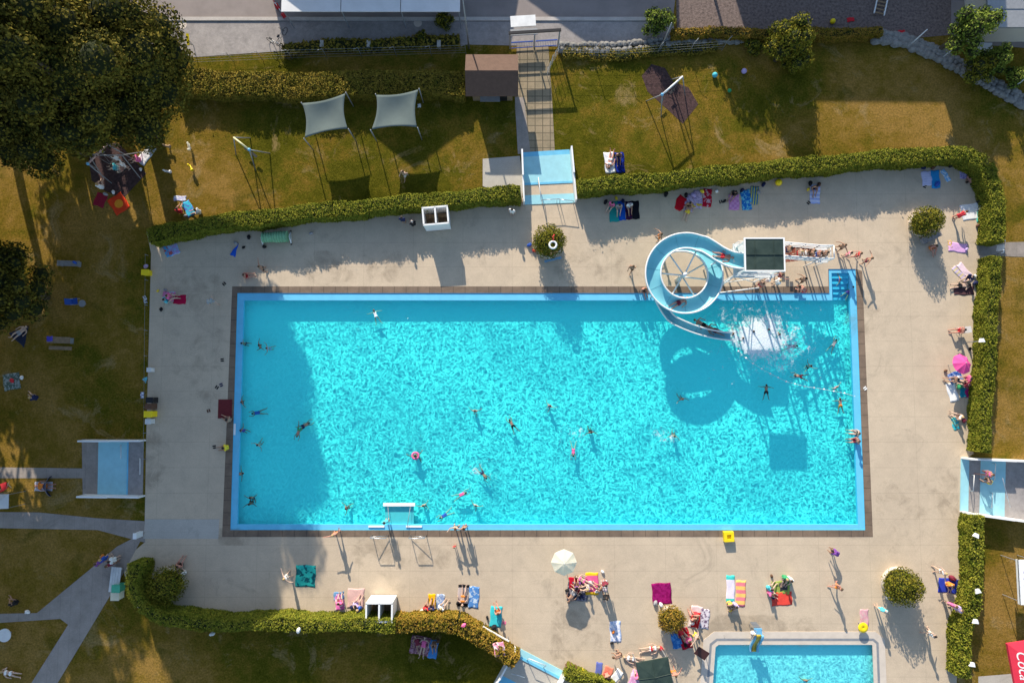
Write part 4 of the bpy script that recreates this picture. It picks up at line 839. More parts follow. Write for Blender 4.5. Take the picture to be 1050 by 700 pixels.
# green pavilion at the bottom
pa = P(672, 694, 2.3); root = empty('pavilion', (pa.x, pa.y, 0), R(10), 'dark green square pavilion roof at the lower edge beside the paddling pool', 'pavilion')
q = MB(); s_ = 1.22; q.add([(-s_, -s_, 2.2), (s_, -s_, 2.2), (s_, s_, 2.2), (-s_, s_, 2.2), (0, 0, 2.38), (-s_, -s_, 2.1), (s_, -s_, 2.1), (s_, s_, 2.1), (-s_, s_, 2.1)], [(0, 1, 4), (1, 2, 4), (2, 3, 4), (3, 0, 4), (5, 6, 1, 0), (6, 7, 2, 1), (7, 8, 3, 2), (8, 5, 0, 3)])
for a in range(4): v = Matrix.Rotation(a * math.pi / 2, 3, 'Z'); q.tube([v @ Vector((0, 0, 2.39)), v @ Vector((s_, 0, 2.22))], .025, 5)
q.obj('roof', m_dkgreen, root)
for x in (-1, 1):
    for y in (-1, 1): q = MB(); q.bar((x * 1.12, y * 1.12, 0), (x * 1.12, y * 1.12, 2.15), .035, 6); q.obj('post', m_greym, root)
# little slide at the paddling pool
ps = P(772, 660); root = empty('small_slide', (ps.x, ps.y, 0), 0, 'small children slide with yellow chute and blue sides at the paddling pool', 'slide')
pts = [Vector((0, 1.15 - .12 * i, z)) for i, z in enumerate([1.25, 1.24, 1.2, 1.1, .97, .83, .69, .55, .42, .30, .20, .13, .09, .07, .06])]
sweep('chute', pts, [(-.2, 0), (.2, 0), (.2, .04), (-.2, .04)], mat('ochre_plastic', (.55, .36, .03), .4), root)
m_bls = mat('sky_blue_plastic', (.15, .42, .65), .4, .08, 2)
for s_ in (-1, 1): sweep('side_panel', pts, [(s_ * .2 - .02 + .04 * s_, -.08), (s_ * .2 + .12 * s_, -.08), (s_ * .2 + .14 * s_, .25), (s_ * .2 + .04 * s_, .25)], m_bls, root)
q = MB(); q.box((0, 1.35, 1.2), (.6, .5, .06)); q.obj('platform', m_bls, root)
for s_ in (-1, 1): q = MB(); q.bar((s_ * .27, 1.55, 0), (s_ * .27, 1.5, 1.75), .025, 6); q.obj('rail', m_steel, root)
q = MB()
for i in range(4): q.box((0, 1.62 + (3 - i) * .03, .25 + i * .25), (.5, .1, .03))
q.obj('steps', m_greym, root)

# ---- playground
def swing(x0_, y0_, x1_, y1_, h, label, m_beam, spread=.9, m_leg=None, seats=2):
    a, b_ = P(x0_, y0_, h), P(x1_, y1_, h); c = (a + b_) / 2; root = empty('swing_set', (c.x, c.y, 0), 0, label, 'swing'); c = Vector((c.x, c.y, 0)); d = (b_ - a).normalized(); n_ = Vector((-d.y, d.x, 0))
    q = MB(); q.bar(a - c, b_ - c, .07, 10); q.obj('beam', m_beam, root, True)
    for e in (a, b_):
        for s_ in (-1, 1): q = MB(); f_ = e - c + n_ * s_ * spread + (e - (a + b_) / 2).normalized() * .25; q.bar((f_.x, f_.y, 0), e - c, .045, 8); q.obj('leg', m_leg or m_greym, root, True)
    L_ = (b_ - a).length
    for i in range(seats):
        p = a.lerp(b_, (i + .5) / seats) - c; q = MB()
        for s_ in (-.22, .22): q.bar(p + d * s_, p + d * s_ + Vector((0, 0, -h + .5)), .012, 5)
        q.obj('chain', m_greym, root); q = MB(); q.box((p.x, p.y, .48), (.5, .2, .04), math.atan2(d.y, d.x)); q.obj('seat', m_rubber, root)
    q = MB(); e = b_ - c; q.ball(e, .13); q.obj('joint', m_bls, root, True); return root
swing(239.5, 141, 255.5, 153.5, 2.4, 'swing set with pale yellow beam on the top lawn left of the shade sails', mat('pale_yellow', (.62, .60, .35), .6))
swing(700, 78.5, 679, 97, 2.4, 'swing set with white beam over the purple mulch bed at the top', white)
swing(110, 148, 90, 168, 2.4, 'swing frame with pinkish beam beside the playground mulch bed at left', mat('faded_pink', (.50, .34, .30), .7), seats=1)
def rider(x, y, label, m_, h=.55, post=True):
    p = P(x, y, h * .6); root = empty('spring_rider', (p.x, p.y, 0), random.uniform(0, 3), label, 'spring rider'); q = MB()
    pts = [(.09 * math.cos(t * 2.2), .09 * math.sin(t * 2.2), .02 + t * .02) for t in range(15)]; q.tube(pts, .015, 5); q.obj('spring', m_greym, root, True)
    q = MB(); q.box((0, 0, .36), (.55, .16, .1)); q.ball((.26, 0, .5), .12, 1, .6, 1.3); q.box((-.2, 0, .45), (.1, .22, .16)); q.obj('body', m_, root, True)
rider(172, 150, 'wooden spring rider on the left lawn nearest the big tree', m_wood)
rider(194, 151, 'pale spring rider on the left lawn, upper right of the four', m_cream)
rider(172.5, 176, 'pale grey spring rider on the left lawn beside the trunk shadow', m_offw)
rider(196, 172.5, 'yellow spring rider on the left lawn', m_yel)

# ---- street things
for x, y, l in ((187.5, 26, 'round manhole cover on the sunlit pavement beside the big tree'), (428.5, 24, 'round manhole cover on the shaded pavement below the grey shelter')):
    p = P(x, y); q = MB(); q.lathe((0, 0, .018), [(.34, 0), (.34, .012), (.25, .014), (.24, .004), (.12, .006), (.1, .014), (.001, .014)], 24); o = q.obj('manhole_cover', m_coping, None, False, (p.x, p.y, 0)); tag(o, l, 'manhole cover', 'round manhole covers')
def bicycle(x, y, rz, label, m_):
    p = P(x, y); root = empty('bicycle', (p.x, p.y, 0), rz, label, 'bicycle')
    for s_ in (-.52, .52):
        q = MB(); vs0 = len(q.v); q.ring((0, 0, 0), .33, .022, 24, 6); q.v = [(v[0] + s_, v[2], v[1] + .35) for v in q.v]; w_ = q.obj('wheel', m_rubber, root, True)
    q = MB()
    for a, b_ in (((-.52, 0, .35), (-.12, 0, .33)), ((-.12, 0, .33), (-.25, 0, .85)), ((-.12, 0, .33), (.38, 0, .8)), ((-.22, 0, .75), (.38, 0, .8)), ((.36, 0, .95), (.52, 0, .35)), ((-.52, 0, .35), (-.22, 0, .75))): q.bar(a, b_, .02, 6)
    q.obj('frame', m_, root, True); q = MB(); q.bar((.34, -.28, .98), (.34, .28, .98), .018, 6); q.obj('handlebar', m_blackp, root, True); q = MB(); q.box((-.27, 0, .88), (.25, .14, .06)); q.obj('saddle', m_blackp, root)
bicycle(290.5, 40, R(62), 'grey bicycle leaning by the weedy verge on the pavement', m_greym)
bicycle(284, 47, R(-30), 'pale bicycle lying beside the grey bicycle on the pavement edge', m_offw)
p = P(289, 14); root = empty('roadwork_barrier', (p.x, p.y, 0), R(-55), 'red and white road barrier in front of the grey shelter', 'barrier')
q = MB()
for i in range(5): q.mi = i % 2; q.box((-.64 + i * .32, 0, .85), (.318, .05, .22))
q.obj('board', [m_red, white], root); 
for s_ in (-1, 1): q = MB(); q.box((s_ * .5, 0, .36), (.06, .3, .72)); q.obj('stand', m_red, root)
p = P(198.5, 47); root = empty('yellow_sign', (p.x, p.y, 0), 0, 'narrow yellow sign post beside the big tree at the pavement', 'sign'); q = MB(); q.box((0, 0, 1.0), (.22, .9, .05), 0, .3); q.obj('panel', m_yel, root); q = MB(); q.bar((0, 0, 0), (0, 0, 1), .03, 6); q.obj('post', m_greym, root)
for x, l in ((330, 'left'), (378, 'middle'), (450, 'right')):
    p = P(x, 45, .5); q = MB(); q.prism(rect(-.12, -.25, .12, .25), 0, .5); q.prism(rect(-.15, -.28, .15, .28), .503, .56); o = q.obj('concrete_block', m_deck2, None, False, (p.x, p.y, 0)); tag(o, '%s pale concrete gate block on the weedy pavement verge' % l, 'block', 'pale concrete blocks on the verge')
# climbing ladder on the gravel yard
p = P(902, 7); root = empty('wooden_ladder', (p.x, p.y, 0), R(-14), 'pale wooden ladder frame lying on the gravel yard at the top edge', 'ladder')
for s_ in (-1, 1): q = MB(); q.box((s_ * .42, 0, .2), (.1, 1.6, .1)); q.obj('rail', m_offw, root)
for i in range(5): q = MB(); q.box((0, -.7 + i * .33, .21), (.74, .1, .06)); q.obj('rung', m_wood, root)

# ================================================= PEOPLE
def body_joints(pose):
    "joints of a 1.7 m person; faces +Y when upright, head towards +Y when lying"
    J = dict(pel=(0, 0, .93), bel=(0, .01, 1.08), che=(0, 0, 1.28), nek=(0, .0, 1.45), hed=(0, .03, 1.60), fac=(0, 1, 0),
             shL=(-.17, 0, 1.38), elL=(-.24, -.02, 1.10), wrL=(-.27, .05, .86), shR=(.17, 0, 1.38), elR=(.24, -.02, 1.10), wrR=(.27, .05, .86),
             hiL=(-.09, 0, .91), knL=(-.10, .02, .50), anL=(-.10, -.02, .09), toL=(-.12, .14, .03), hiR=(.09, 0, .91), knR=(.10, .02, .50), anR=(.10, -.02, .09), toR=(.12, .14, .03))
    if pose == 'walk': J.update(knL=(-.09, .22, .52), anL=(-.09, .30, .10), toL=(-.09, .45, .05), knR=(.09, -.06, .50), anR=(.09, -.34, .14), toR=(.09, -.24, .04), elL=(-.25, -.14, 1.12), wrL=(-.27, -.10, .88), elR=(.25, .08, 1.12), wrR=(.24, .28, .98))
    if pose == 'arms': J.update(elL=(-.44, .02, 1.34), wrL=(-.68, .08, 1.36), elR=(.40, .10, 1.26), wrR=(.52, .30, 1.30), knL=(-.16, .04, .5), anL=(-.2, 0, .09), toL=(-.26, .13, .03), knR=(.14, .02, .5), anR=(.18, -.02, .09), toR=(.22, .13, .03))
    if pose == 'bend': J.update(pel=(0, -.1, .88), bel=(0, .02, 1.0), che=(0, .2, 1.08), nek=(0, .36, 1.10), hed=(0, .50, 1.08), fac=(0, .5, -.8), shL=(-.17, .3, 1.08), elL=(-.2, .38, .82), wrL=(-.14, .5, .6), shR=(.17, .3, 1.08), elR=(.2, .38, .82), wrR=(.14, .5, .6), hiL=(-.09, -.1, .88), hiR=(.09, -.1, .88))
    if pose in ('sit', 'edge', 'chair'):
        J.update(pel=(0, 0, .14), bel=(0, .0, .30), che=(0, .03, .50), nek=(0, .06, .67), hed=(0, .11, .82), shL=(-.17, .04, .60), elL=(-.24, .12, .36), wrL=(-.16, .34, .38), shR=(.17, .04, .60), elR=(.24, .10, .36), wrR=(.16, .32, .38),
                 hiL=(-.09, .02, .13), knL=(-.14, .36, .42), anL=(-.12, .62, .09), toL=(-.12, .78, .08), hiR=(.09, .02, .13), knR=(.12, .42, .34), anR=(.11, .74, .09), toR=(.12, .88, .12))
        if pose == 'edge': J.update(knL=(-.12, .44, .10), anL=(-.12, .48, -.30), toL=(-.12, .62, -.36), knR=(.12, .44, .10), anR=(.12, .50, -.30), toR=(.12, .64, -.36), elL=(-.26, -.06, .36), wrL=(-.28, -.12, .10), elR=(.26, .1, .36), wrR=(.2, .3, .2))
        if pose == 'chair': J = {k: ((v[0], v[1], v[2] + .36) if k != 'fac' else v) for k, v in J.items()}; J.update(knL=(-.13, .46, .50), anL=(-.12, .52, .09), toL=(-.12, .68, .04), knR=(.13, .46, .50), anR=(.12, .54, .09), toR=(.12, .70, .04))
    if pose in ('supine', 'prone', 'side'):
        s_ = 1 if pose == 'supine' else -1
        J.update(knL=(-.16, .10 if s_ > 0 else 0, .52), anL=(-.15, -.02, .10), knR=(.10, .0, .50), anR=(.13, -.02, .09), elL=(-.34, 0, 1.16), wrL=(-.36, .02, .92), elR=(.36, 0, 1.30), wrR=(.22, .02, 1.50) if s_ < 0 else (.40, .02, 1.02), toL=(-.2, .10 * s_, .02), toR=(.18, .08 * s_, .02))
        J = {k: ((v[0], v[2] - .85, .125 + v[1] * s_) if k != 'fac' else (0, .1, s_)) for k, v in J.items()}
        if s_ < 0: J['hed'] = (0, .77, .13); J['nek'] = (0, .62, .14)
    if pose in ('swim', 'float'):
        J.update(elL=(-.26, .06, 1.62), wrL=(-.22, .06, 1.86), elR=(.26, .06, 1.60), wrR=(.22, .06, 1.84), knL=(-.20, -.02, .52), anL=(-.26, .06, .18), toL=(-.36, .08, .06), knR=(.20, -.02, .52), anR=(.28, .04, .16), toR=(.38, .06, .06), shL=(-.17, 0, 1.42), shR=(.17, 0, 1.42))
        if pose == 'float': J.update(elL=(-.46, 0, 1.40), wrL=(-.70, 0, 1.44), elR=(.46, 0, 1.36), wrR=(.68, 0, 1.30))
        J = {k: ((v[0], v[2] - 1.05, -.02 - v[1] * .6) if k != 'fac' else (0, 1, .0)) for k, v in J.items()}
        for k in ('knL', 'knR', 'anL', 'anR', 'toL', 'toR'): J[k] = (J[k][0], J[k][1], J[k][2] - .12)
        J['hed'] = (0, J['hed'][1] - .02, .08); J['nek'] = (0, J['nek'][1], .03)
    if pose == 'tread':
        J = {k: ((v[0], v[1], v[2] - 1.32) if k != 'fac' else v) for k, v in J.items()}
        J.update(elL=(-.40, .10, -.02), wrL=(-.56, .28, .02), elR=(.42, .04, -.02), wrR=(.60, .16, .03), pel=(0, -.12, -.40), bel=(0, -.05, -.22), hiL=(-.09, -.12, -.42), hiR=(.09, -.12, -.42), knL=(-.12, .02, -.62), anL=(-.12, -.30, -.66), toL=(-.12, -.42, -.66), knR=(.14, -.30, -.62), anR=(.16, -.55, -.64), toR=(.16, -.68, -.66), che=(0, 0, -.04), hed=(0, .03, .26), nek=(0, 0, .12), shL=(-.17, 0, .05), shR=(.17, 0, .05))
    if pose == 'slide': pass
    return {k: Vector(v) for k, v in J.items()}
def caps(q, a, b_, ra, rb): q.tube([a, b_], [ra, rb], 10); q.ball(a, ra, n=10, m=6); q.ball(b_, rb, n=10, m=6)
def remeshed(q, voxel, name):
    me = bpy.data.meshes.new('tmp'); me.from_pydata(q.v, [], q.f); o = bpy.data.objects.new('tmp', me); COL.objects.link(o)
    r = o.modifiers.new('r', 'REMESH'); r.mode = 'VOXEL'; r.voxel_size = voxel; r.use_smooth_shade = True
    s_ = o.modifiers.new('s', 'SMOOTH'); s_.iterations = 2; s_.factor = .5
    dg = bpy.context.evaluated_depsgraph_get(); out = bpy.data.meshes.new_from_object(o.evaluated_get(dg)); bpy.data.objects.remove(o); bpy.data.meshes.remove(me)
    out.name = name; out.materials.clear(); out.materials.append(None); return out
def torso(q, J, e=0.0, lo=True, hi=True):
    d = (J['shR'] - J['shL']).normalized()
    if lo:
        for s_ in (-1, 1): caps(q, J['pel'] + d * s_ * .075, J['bel'] + d * s_ * .05, .105 + e, .095 + e)
    if hi:
        for s_ in (-1, 1): caps(q, J['bel'] + d * s_ * .05, J['che'] + d * s_ * .07, .095 + e, .11 + e)
def make_body(pose):
    J = body_joints(pose); q = MB(); torso(q, J); d = (J['shR'] - J['shL']).normalized(); fac = J['fac'].normalized(); up = (J['hed'] - J['nek']).normalized()
    caps(q, J['shL'], J['shR'], .065, .065); caps(q, J['che'], J['nek'], .09, .058); caps(q, J['nek'], J['hed'], .055, .06)
    q.ball(J['hed'], .105, .86, .98, 1.08, 14, 10); q.ball(J['hed'] + fac * .05 - up * .05, .065)
    q.ball(J['hed'] + fac * .108 - up * .01, .018); q.ball(J['hed'] + d * .095 - up * .01, .024); q.ball(J['hed'] - d * .095 - up * .01, .024)
    for s_ in 'LR':
        sh, el, wr, hi, kn, an, to = (J[k + s_] for k in ('sh', 'el', 'wr', 'hi', 'kn', 'an', 'to'))
        caps(q, sh, el, .056, .043); caps(q, el, wr, .042, .028); caps(q, hi, kn, .088, .058); caps(q, kn, an, .056, .036); caps(q, an, to, .042, .03); q.ball(an - (to - an).normalized() * .05, .036)
        h = (wr - el).normalized(); side = h.cross(fac if abs(h.dot(fac)) < .9 else up).normalized(); pn = h.cross(side)
        caps(q, wr, wr + h * .05, .028, .035); q.ball(wr + h * .06, .038, 1, 1, .8)
        for i, (o_, l_) in enumerate(((-.030, .062), (-.011, .075), (.010, .07), (.029, .055))):
            b0 = wr + h * .08 + side * o_; m1 = b0 + h * l_ * .6 + pn * .006; q.tube([b0 - h * .03, m1, b0 + h * l_ + pn * .025], [.0105, .0095, .008], 6)
        tb = wr + h * .03 + side * .03; q.tube([tb, tb + side * .03 + h * .03, tb + side * .04 + h * .065], [.012, .011, .009], 6)
    return remeshed(q, .0125, 'person_' + pose)
def make_hair(pose, long_):
    J = body_joints(pose); q = MB(); fac = J['fac'].normalized(); up = (J['hed'] - J['nek']).normalized()
    if pose in ('swim', 'float', 'bend', 'prone'): up = (up * .35 + Vector((0, 0, .9))).normalized()
    q.ball(J['hed'] - fac * .022 + up * .022, .112, .90, .98, 1.0, 14, 10)
    if long_: caps(q, J['hed'] - fac * .05, J['nek'] - fac * .09 - (J['nek'] - J['che']) * .4, .075, .06)
    return remeshed(q, .018, 'hair')
def make_cloth(pose, kind):
    J = body_joints(pose); q = MB(); d = (J['shR'] - J['shL']).normalized(); e = .014; up = (J['che'] - J['pel']).normalized()
    if kind in ('trunks', 'bikini'):
        for s_ in (-1, 1): caps(q, J['pel'] + d * s_ * .07 - up * .02, J['pel'] + d * s_ * .06 + up * .03, .105 + e, .095 + e)
        f_ = .55 if kind == 'trunks' else .12
        for s_ in 'LR': q.tube([J['hi' + s_], J['hi' + s_].lerp(J['kn' + s_], f_)], [.10 + e, .085 + e], 12)
    if kind == 'bikini': caps(q, J['che'] - d * .07, J['che'] + d * .07, .112 + e, .112 + e)
    if kind in ('suit', 'shirt'):
        torso(q, J, e)
        for s_ in 'LR': q.tube([J['hi' + s_], J['hi' + s_].lerp(J['kn' + s_], .12 if kind == 'suit' else .5)], [.10 + e, .09 + e], 12)
    if kind == 'shirt':
        caps(q, J['shL'], J['shR'], .08, .08)
        for s_ in 'LR': q.tube([J['sh' + s_], J['sh' + s_].lerp(J['el' + s_], .7)], [.078, .07], 12)
    return remeshed(q, .018, kind)
_b, _h, _c = {}, {}, {}
SKIN = {'light': mat('light_skin', (.52, .36, .27), .55, .06, 5), 'tan': mat('tanned_skin', (.36, .21, .14), .55, .06, 5), 'brown': mat('brown_skin', (.22, .11, .065), .55, .06, 5), 'red': mat('sunburnt_skin', (.46, .22, .16), .55, .06, 5)}
HAIR = {'dark': mat('dark_hair', (.02, .014, .01), .6, .2, 20), 'brown': mat('brown_hair', (.09, .05, .025), .6, .2, 20), 'blond': mat('blond_hair', (.42, .29, .13), .6, .2, 20), 'grey': mat('grey_hair', (.35, .34, .33), .6, .2, 20)}
CLR = {'red': (.55, .03, .04), 'blue': (.03, .10, .42), 'navy': (.012, .018, .07), 'black': (.012, .012, .014), 'white': (.78, .78, .76), 'green': (.04, .30, .12), 'pink': (.75, .14, .32), 'orange': (.72, .22, .03), 'yellow': (.80, .60, .04), 'purple': (.20, .06, .30), 'cyan': (.08, .48, .55), 'grey': (.30, .30, .31), 'lilac': (.45, .36, .60), 'brown': (.12, .06, .035), 'maroon': (.18, .02, .04)}
_cm = {}
def cm(c):
    if c not in _cm: _cm[c] = mat(c + '_cloth', CLR[c], .8, .1, 8)
    return _cm[c]
def person(x, y, pose, rz, skin, kind, col, hair, label, sc=1.0, z=None, long_=False, group=None):
    hc = {'stand': .9, 'walk': .9, 'arms': .9, 'bend': .8, 'sit': .3, 'edge': .3, 'chair': .6}.get(pose, .1) * sc
    base = z if z is not None else (WZ - .05 if pose in ('swim', 'tread', 'float') else 0.02)
    p = P(x, y, base + (hc if pose not in ('swim', 'tread', 'float') else .05))
    if pose not in _b: _b[pose] = make_body(pose)
    hk = (pose, long_); ck = (pose, kind)
    if hk not in _h: _h[hk] = make_hair(*hk)
    if kind and ck not in _c: _c[ck] = make_cloth(*ck)
    o = bpy.data.objects.new('person', _b[pose]); COL.objects.link(o); o.location = (p.x, p.y, base); o.rotation_euler = (0, 0, R(rz)); o.scale = (sc, sc, sc)
    o.material_slots[0].link = 'OBJECT'; o.material_slots[0].material = SKIN[skin]
    h = bpy.data.objects.new('hair', _h[hk]); link(h, o); h.material_slots[0].link = 'OBJECT'; h.material_slots[0].material = HAIR[hair]
    if kind:
        c = bpy.data.objects.new({'trunks': 'swim_trunks', 'bikini': 'bikini', 'suit': 'swimsuit', 'shirt': 'shirt'}[kind], _c[ck]); link(c, o); c.material_slots[0].link = 'OBJECT'; c.material_slots[0].material = cm(col)
    return tag(o, label, 'person', group)

SW_ = 'people in the big pool'
for a in [
 (385, 323, 'float', 20, 'light', 'suit', 'white', 'brown', 'swimmer with arms out alone in the shaded strip near the upper pool wall'),
 (248.5, 352, 'tread', 80, 'tan', 'trunks', 'navy', 'dark', 'bather close to the left pool rim, uppermost on that side'),
 (266, 354, 'tread', -60, 'tan', 'trunks', 'red', 'dark', 'dark haired bather of the pair at the upper left of the pool'),
 (274, 357, 'tread', 100, 'light', 'bikini', 'lilac', 'brown', 'bather in lilac of the pair at the upper left of the pool'),
 (248, 412, 'tread', -70, 'tan', 'bikini', 'maroon', 'brown', 'bather at the left pool rim just across from the dark red mat'),
 (247.5, 441, 'tread', 60, 'tan', 'suit', 'purple', 'dark', 'bather in purple at the left pool rim above the white plate'),
 (264.5, 456, 'tread', 150, 'light', 'trunks', 'grey', 'dark', 'bather in grey trunks standing in the shaded left part of the pool'),
 (244, 486, 'float', -80, 'tan', 'trunks', 'black', 'dark', 'bather with arms spread along the left pool rim'),
 (257, 510, 'tread', 10, 'tan', 'trunks', 'navy', 'dark', 'upper bather of the pair in the lower left pool corner'),
 (256, 516.5, 'tread', 190, 'brown', 'trunks', 'black', 'dark', 'lower bather of the pair in the lower left pool corner'),
 (312.5, 436, 'swim', -60, 'tan', 'trunks', 'navy', 'dark', 'swimmer of the pair at the edge of the tree shade, the right one'),
 (306, 442, 'swim', 165, 'red', 'trunks', 'green', 'brown', 'swimmer in green trunks of the pair at the edge of the tree shade'),
 (487, 421, 'tread', 0, 'red', 'trunks', 'white', 'brown', 'sunburnt bather in the middle of the pool, left of the two nearest'),
 (525, 435, 'swim', 30, 'red', 'trunks', 'black', 'dark', 'sunburnt swimmer in black trunks in the middle of the pool'),
 (564, 416, 'tread', -30, 'light', 'bikini', 'pink', 'dark', 'bather in pink bikini in the centre of the pool'),
 (606, 443, 'tread', 190, 'brown', 'suit', 'black', 'dark', 'bather in a black swimsuit right of the pool centre'),
 (588, 462, 'swim', 178, 'light', 'suit', 'pink', 'dark', 'swimmer in a pink swimsuit heading down the photo below the pool centre'),
 (495.5, 486, 'swim', -140, 'tan', 'trunks', 'navy', 'dark', 'swimmer in navy trunks kicking up water in the lower middle of the pool'),
 (473, 507, 'swim', -65, 'light', 'suit', 'pink', 'dark', 'swimmer in a pink swimsuit close to the lower pool wall'),
 (488, 518, 'tread', -20, 'light', 'suit', 'white', 'brown', 'bather in a white swimsuit close to the lower pool wall'),
 (456, 528, 'swim', 120, 'light', 'suit', 'blue', 'dark', 'swimmer in blue just off the lower pool rim'),
 (434, 518, 'tread', 30, 'light', 'trunks', 'red', 'brown', 'bather standing just right of the submerged entry slab'),
 (355, 521, 'tread', 110, 'tan', 'bikini', 'maroon', 'dark', 'bather left of the submerged entry slab'),
 (699.5, 409, 'tread', 200, 'red', 'trunks', 'grey', 'brown', 'sunburnt bather at the edge of the slide shadow'),
 (691.5, 447, 'tread', 170, 'tan', 'trunks', 'maroon', 'dark', 'bather below the slide shadow leaving a pale wake'),
 (786, 400, 'float', 0, 'tan', 'trunks', 'black', 'dark', 'swimmer with arms out just below the float rope in the slide shadow'),
 (820, 385.5, 'swim', 80, 'red', 'trunks', 'red', 'brown', 'reddish swimmer right of the float rope bend in the shade'),
 (831, 375, 'tread', -40, 'light', 'trunks', 'black', 'dark', 'bather in black trunks below the right end of the foam'),
 (857.5, 397, 'tread', 30, 'light', 'suit', 'pink', 'brown', 'bather in pink at the right end of the float rope'),
 (862, 414, 'float', 5, 'red', 'trunks', 'orange', 'dark', 'bather with orange trunks below the right end of the float rope'),
 (855, 353, 'swim', -30, 'light', 'suit', 'grey', 'dark', 'slim swimmer right of the foam near the right pool side'),
 (812, 355, 'swim', -85, 'red', 'trunks', 'black', 'dark', 'broad backed swimmer heading right out of the foam'),
 (751.5, 342, 'tread', 90, 'tan', 'trunks', 'red', 'brown', 'bather at the very end of the slide in the foam'),
 (761.5, 347, 'tread', 0, 'tan', 'trunks', 'black', 'dark', 'dark haired bather in the left part of the foam'),
 (772.5, 340, 'tread', 40, 'brown', 'trunks', 'navy', 'dark', 'bather whose head shows in the upper middle of the foam'),
 (788, 338, 'tread', 70, 'tan', 'trunks', 'navy', 'dark', 'bather in the upper right part of the foam'),
 (799, 342.5, 'tread', 120, 'tan', 'trunks', 'black', 'dark', 'bather at the right rim of the foam'),
 (861, 286.5, 'tread', 90, 'red', 'bikini', 'blue', 'brown', 'bather sitting on the steps of the pool recess at top right'),
 (871.5, 298, 'swim', -40, 'tan', 'trunks', 'purple', 'dark', 'swimmer entering the pool from the steps of the recess'),
 (264, 423, 'swim', 100, 'tan', 'suit', 'blue', 'dark', 'diver under the water in the shaded left part of the pool')]:
    person(*a, group=SW_, sc=.78, z=(-.38 if 'under the water' in a[8] else None))
q = MB(); q.ring((0, 0, 0), .25, .08, 24, 8); p = P(426, 467, WZ); o = q.obj('swim_ring', cm('pink'), None, True, (p.x, p.y, WZ + .02)); tag(o, 'pink swim ring round a bather in the left middle of the pool', 'swim ring')
person(426, 467, 'tread', 20, 'tan', 'trunks', 'red', 'dark', 'bather inside the pink swim ring', group=SW_)
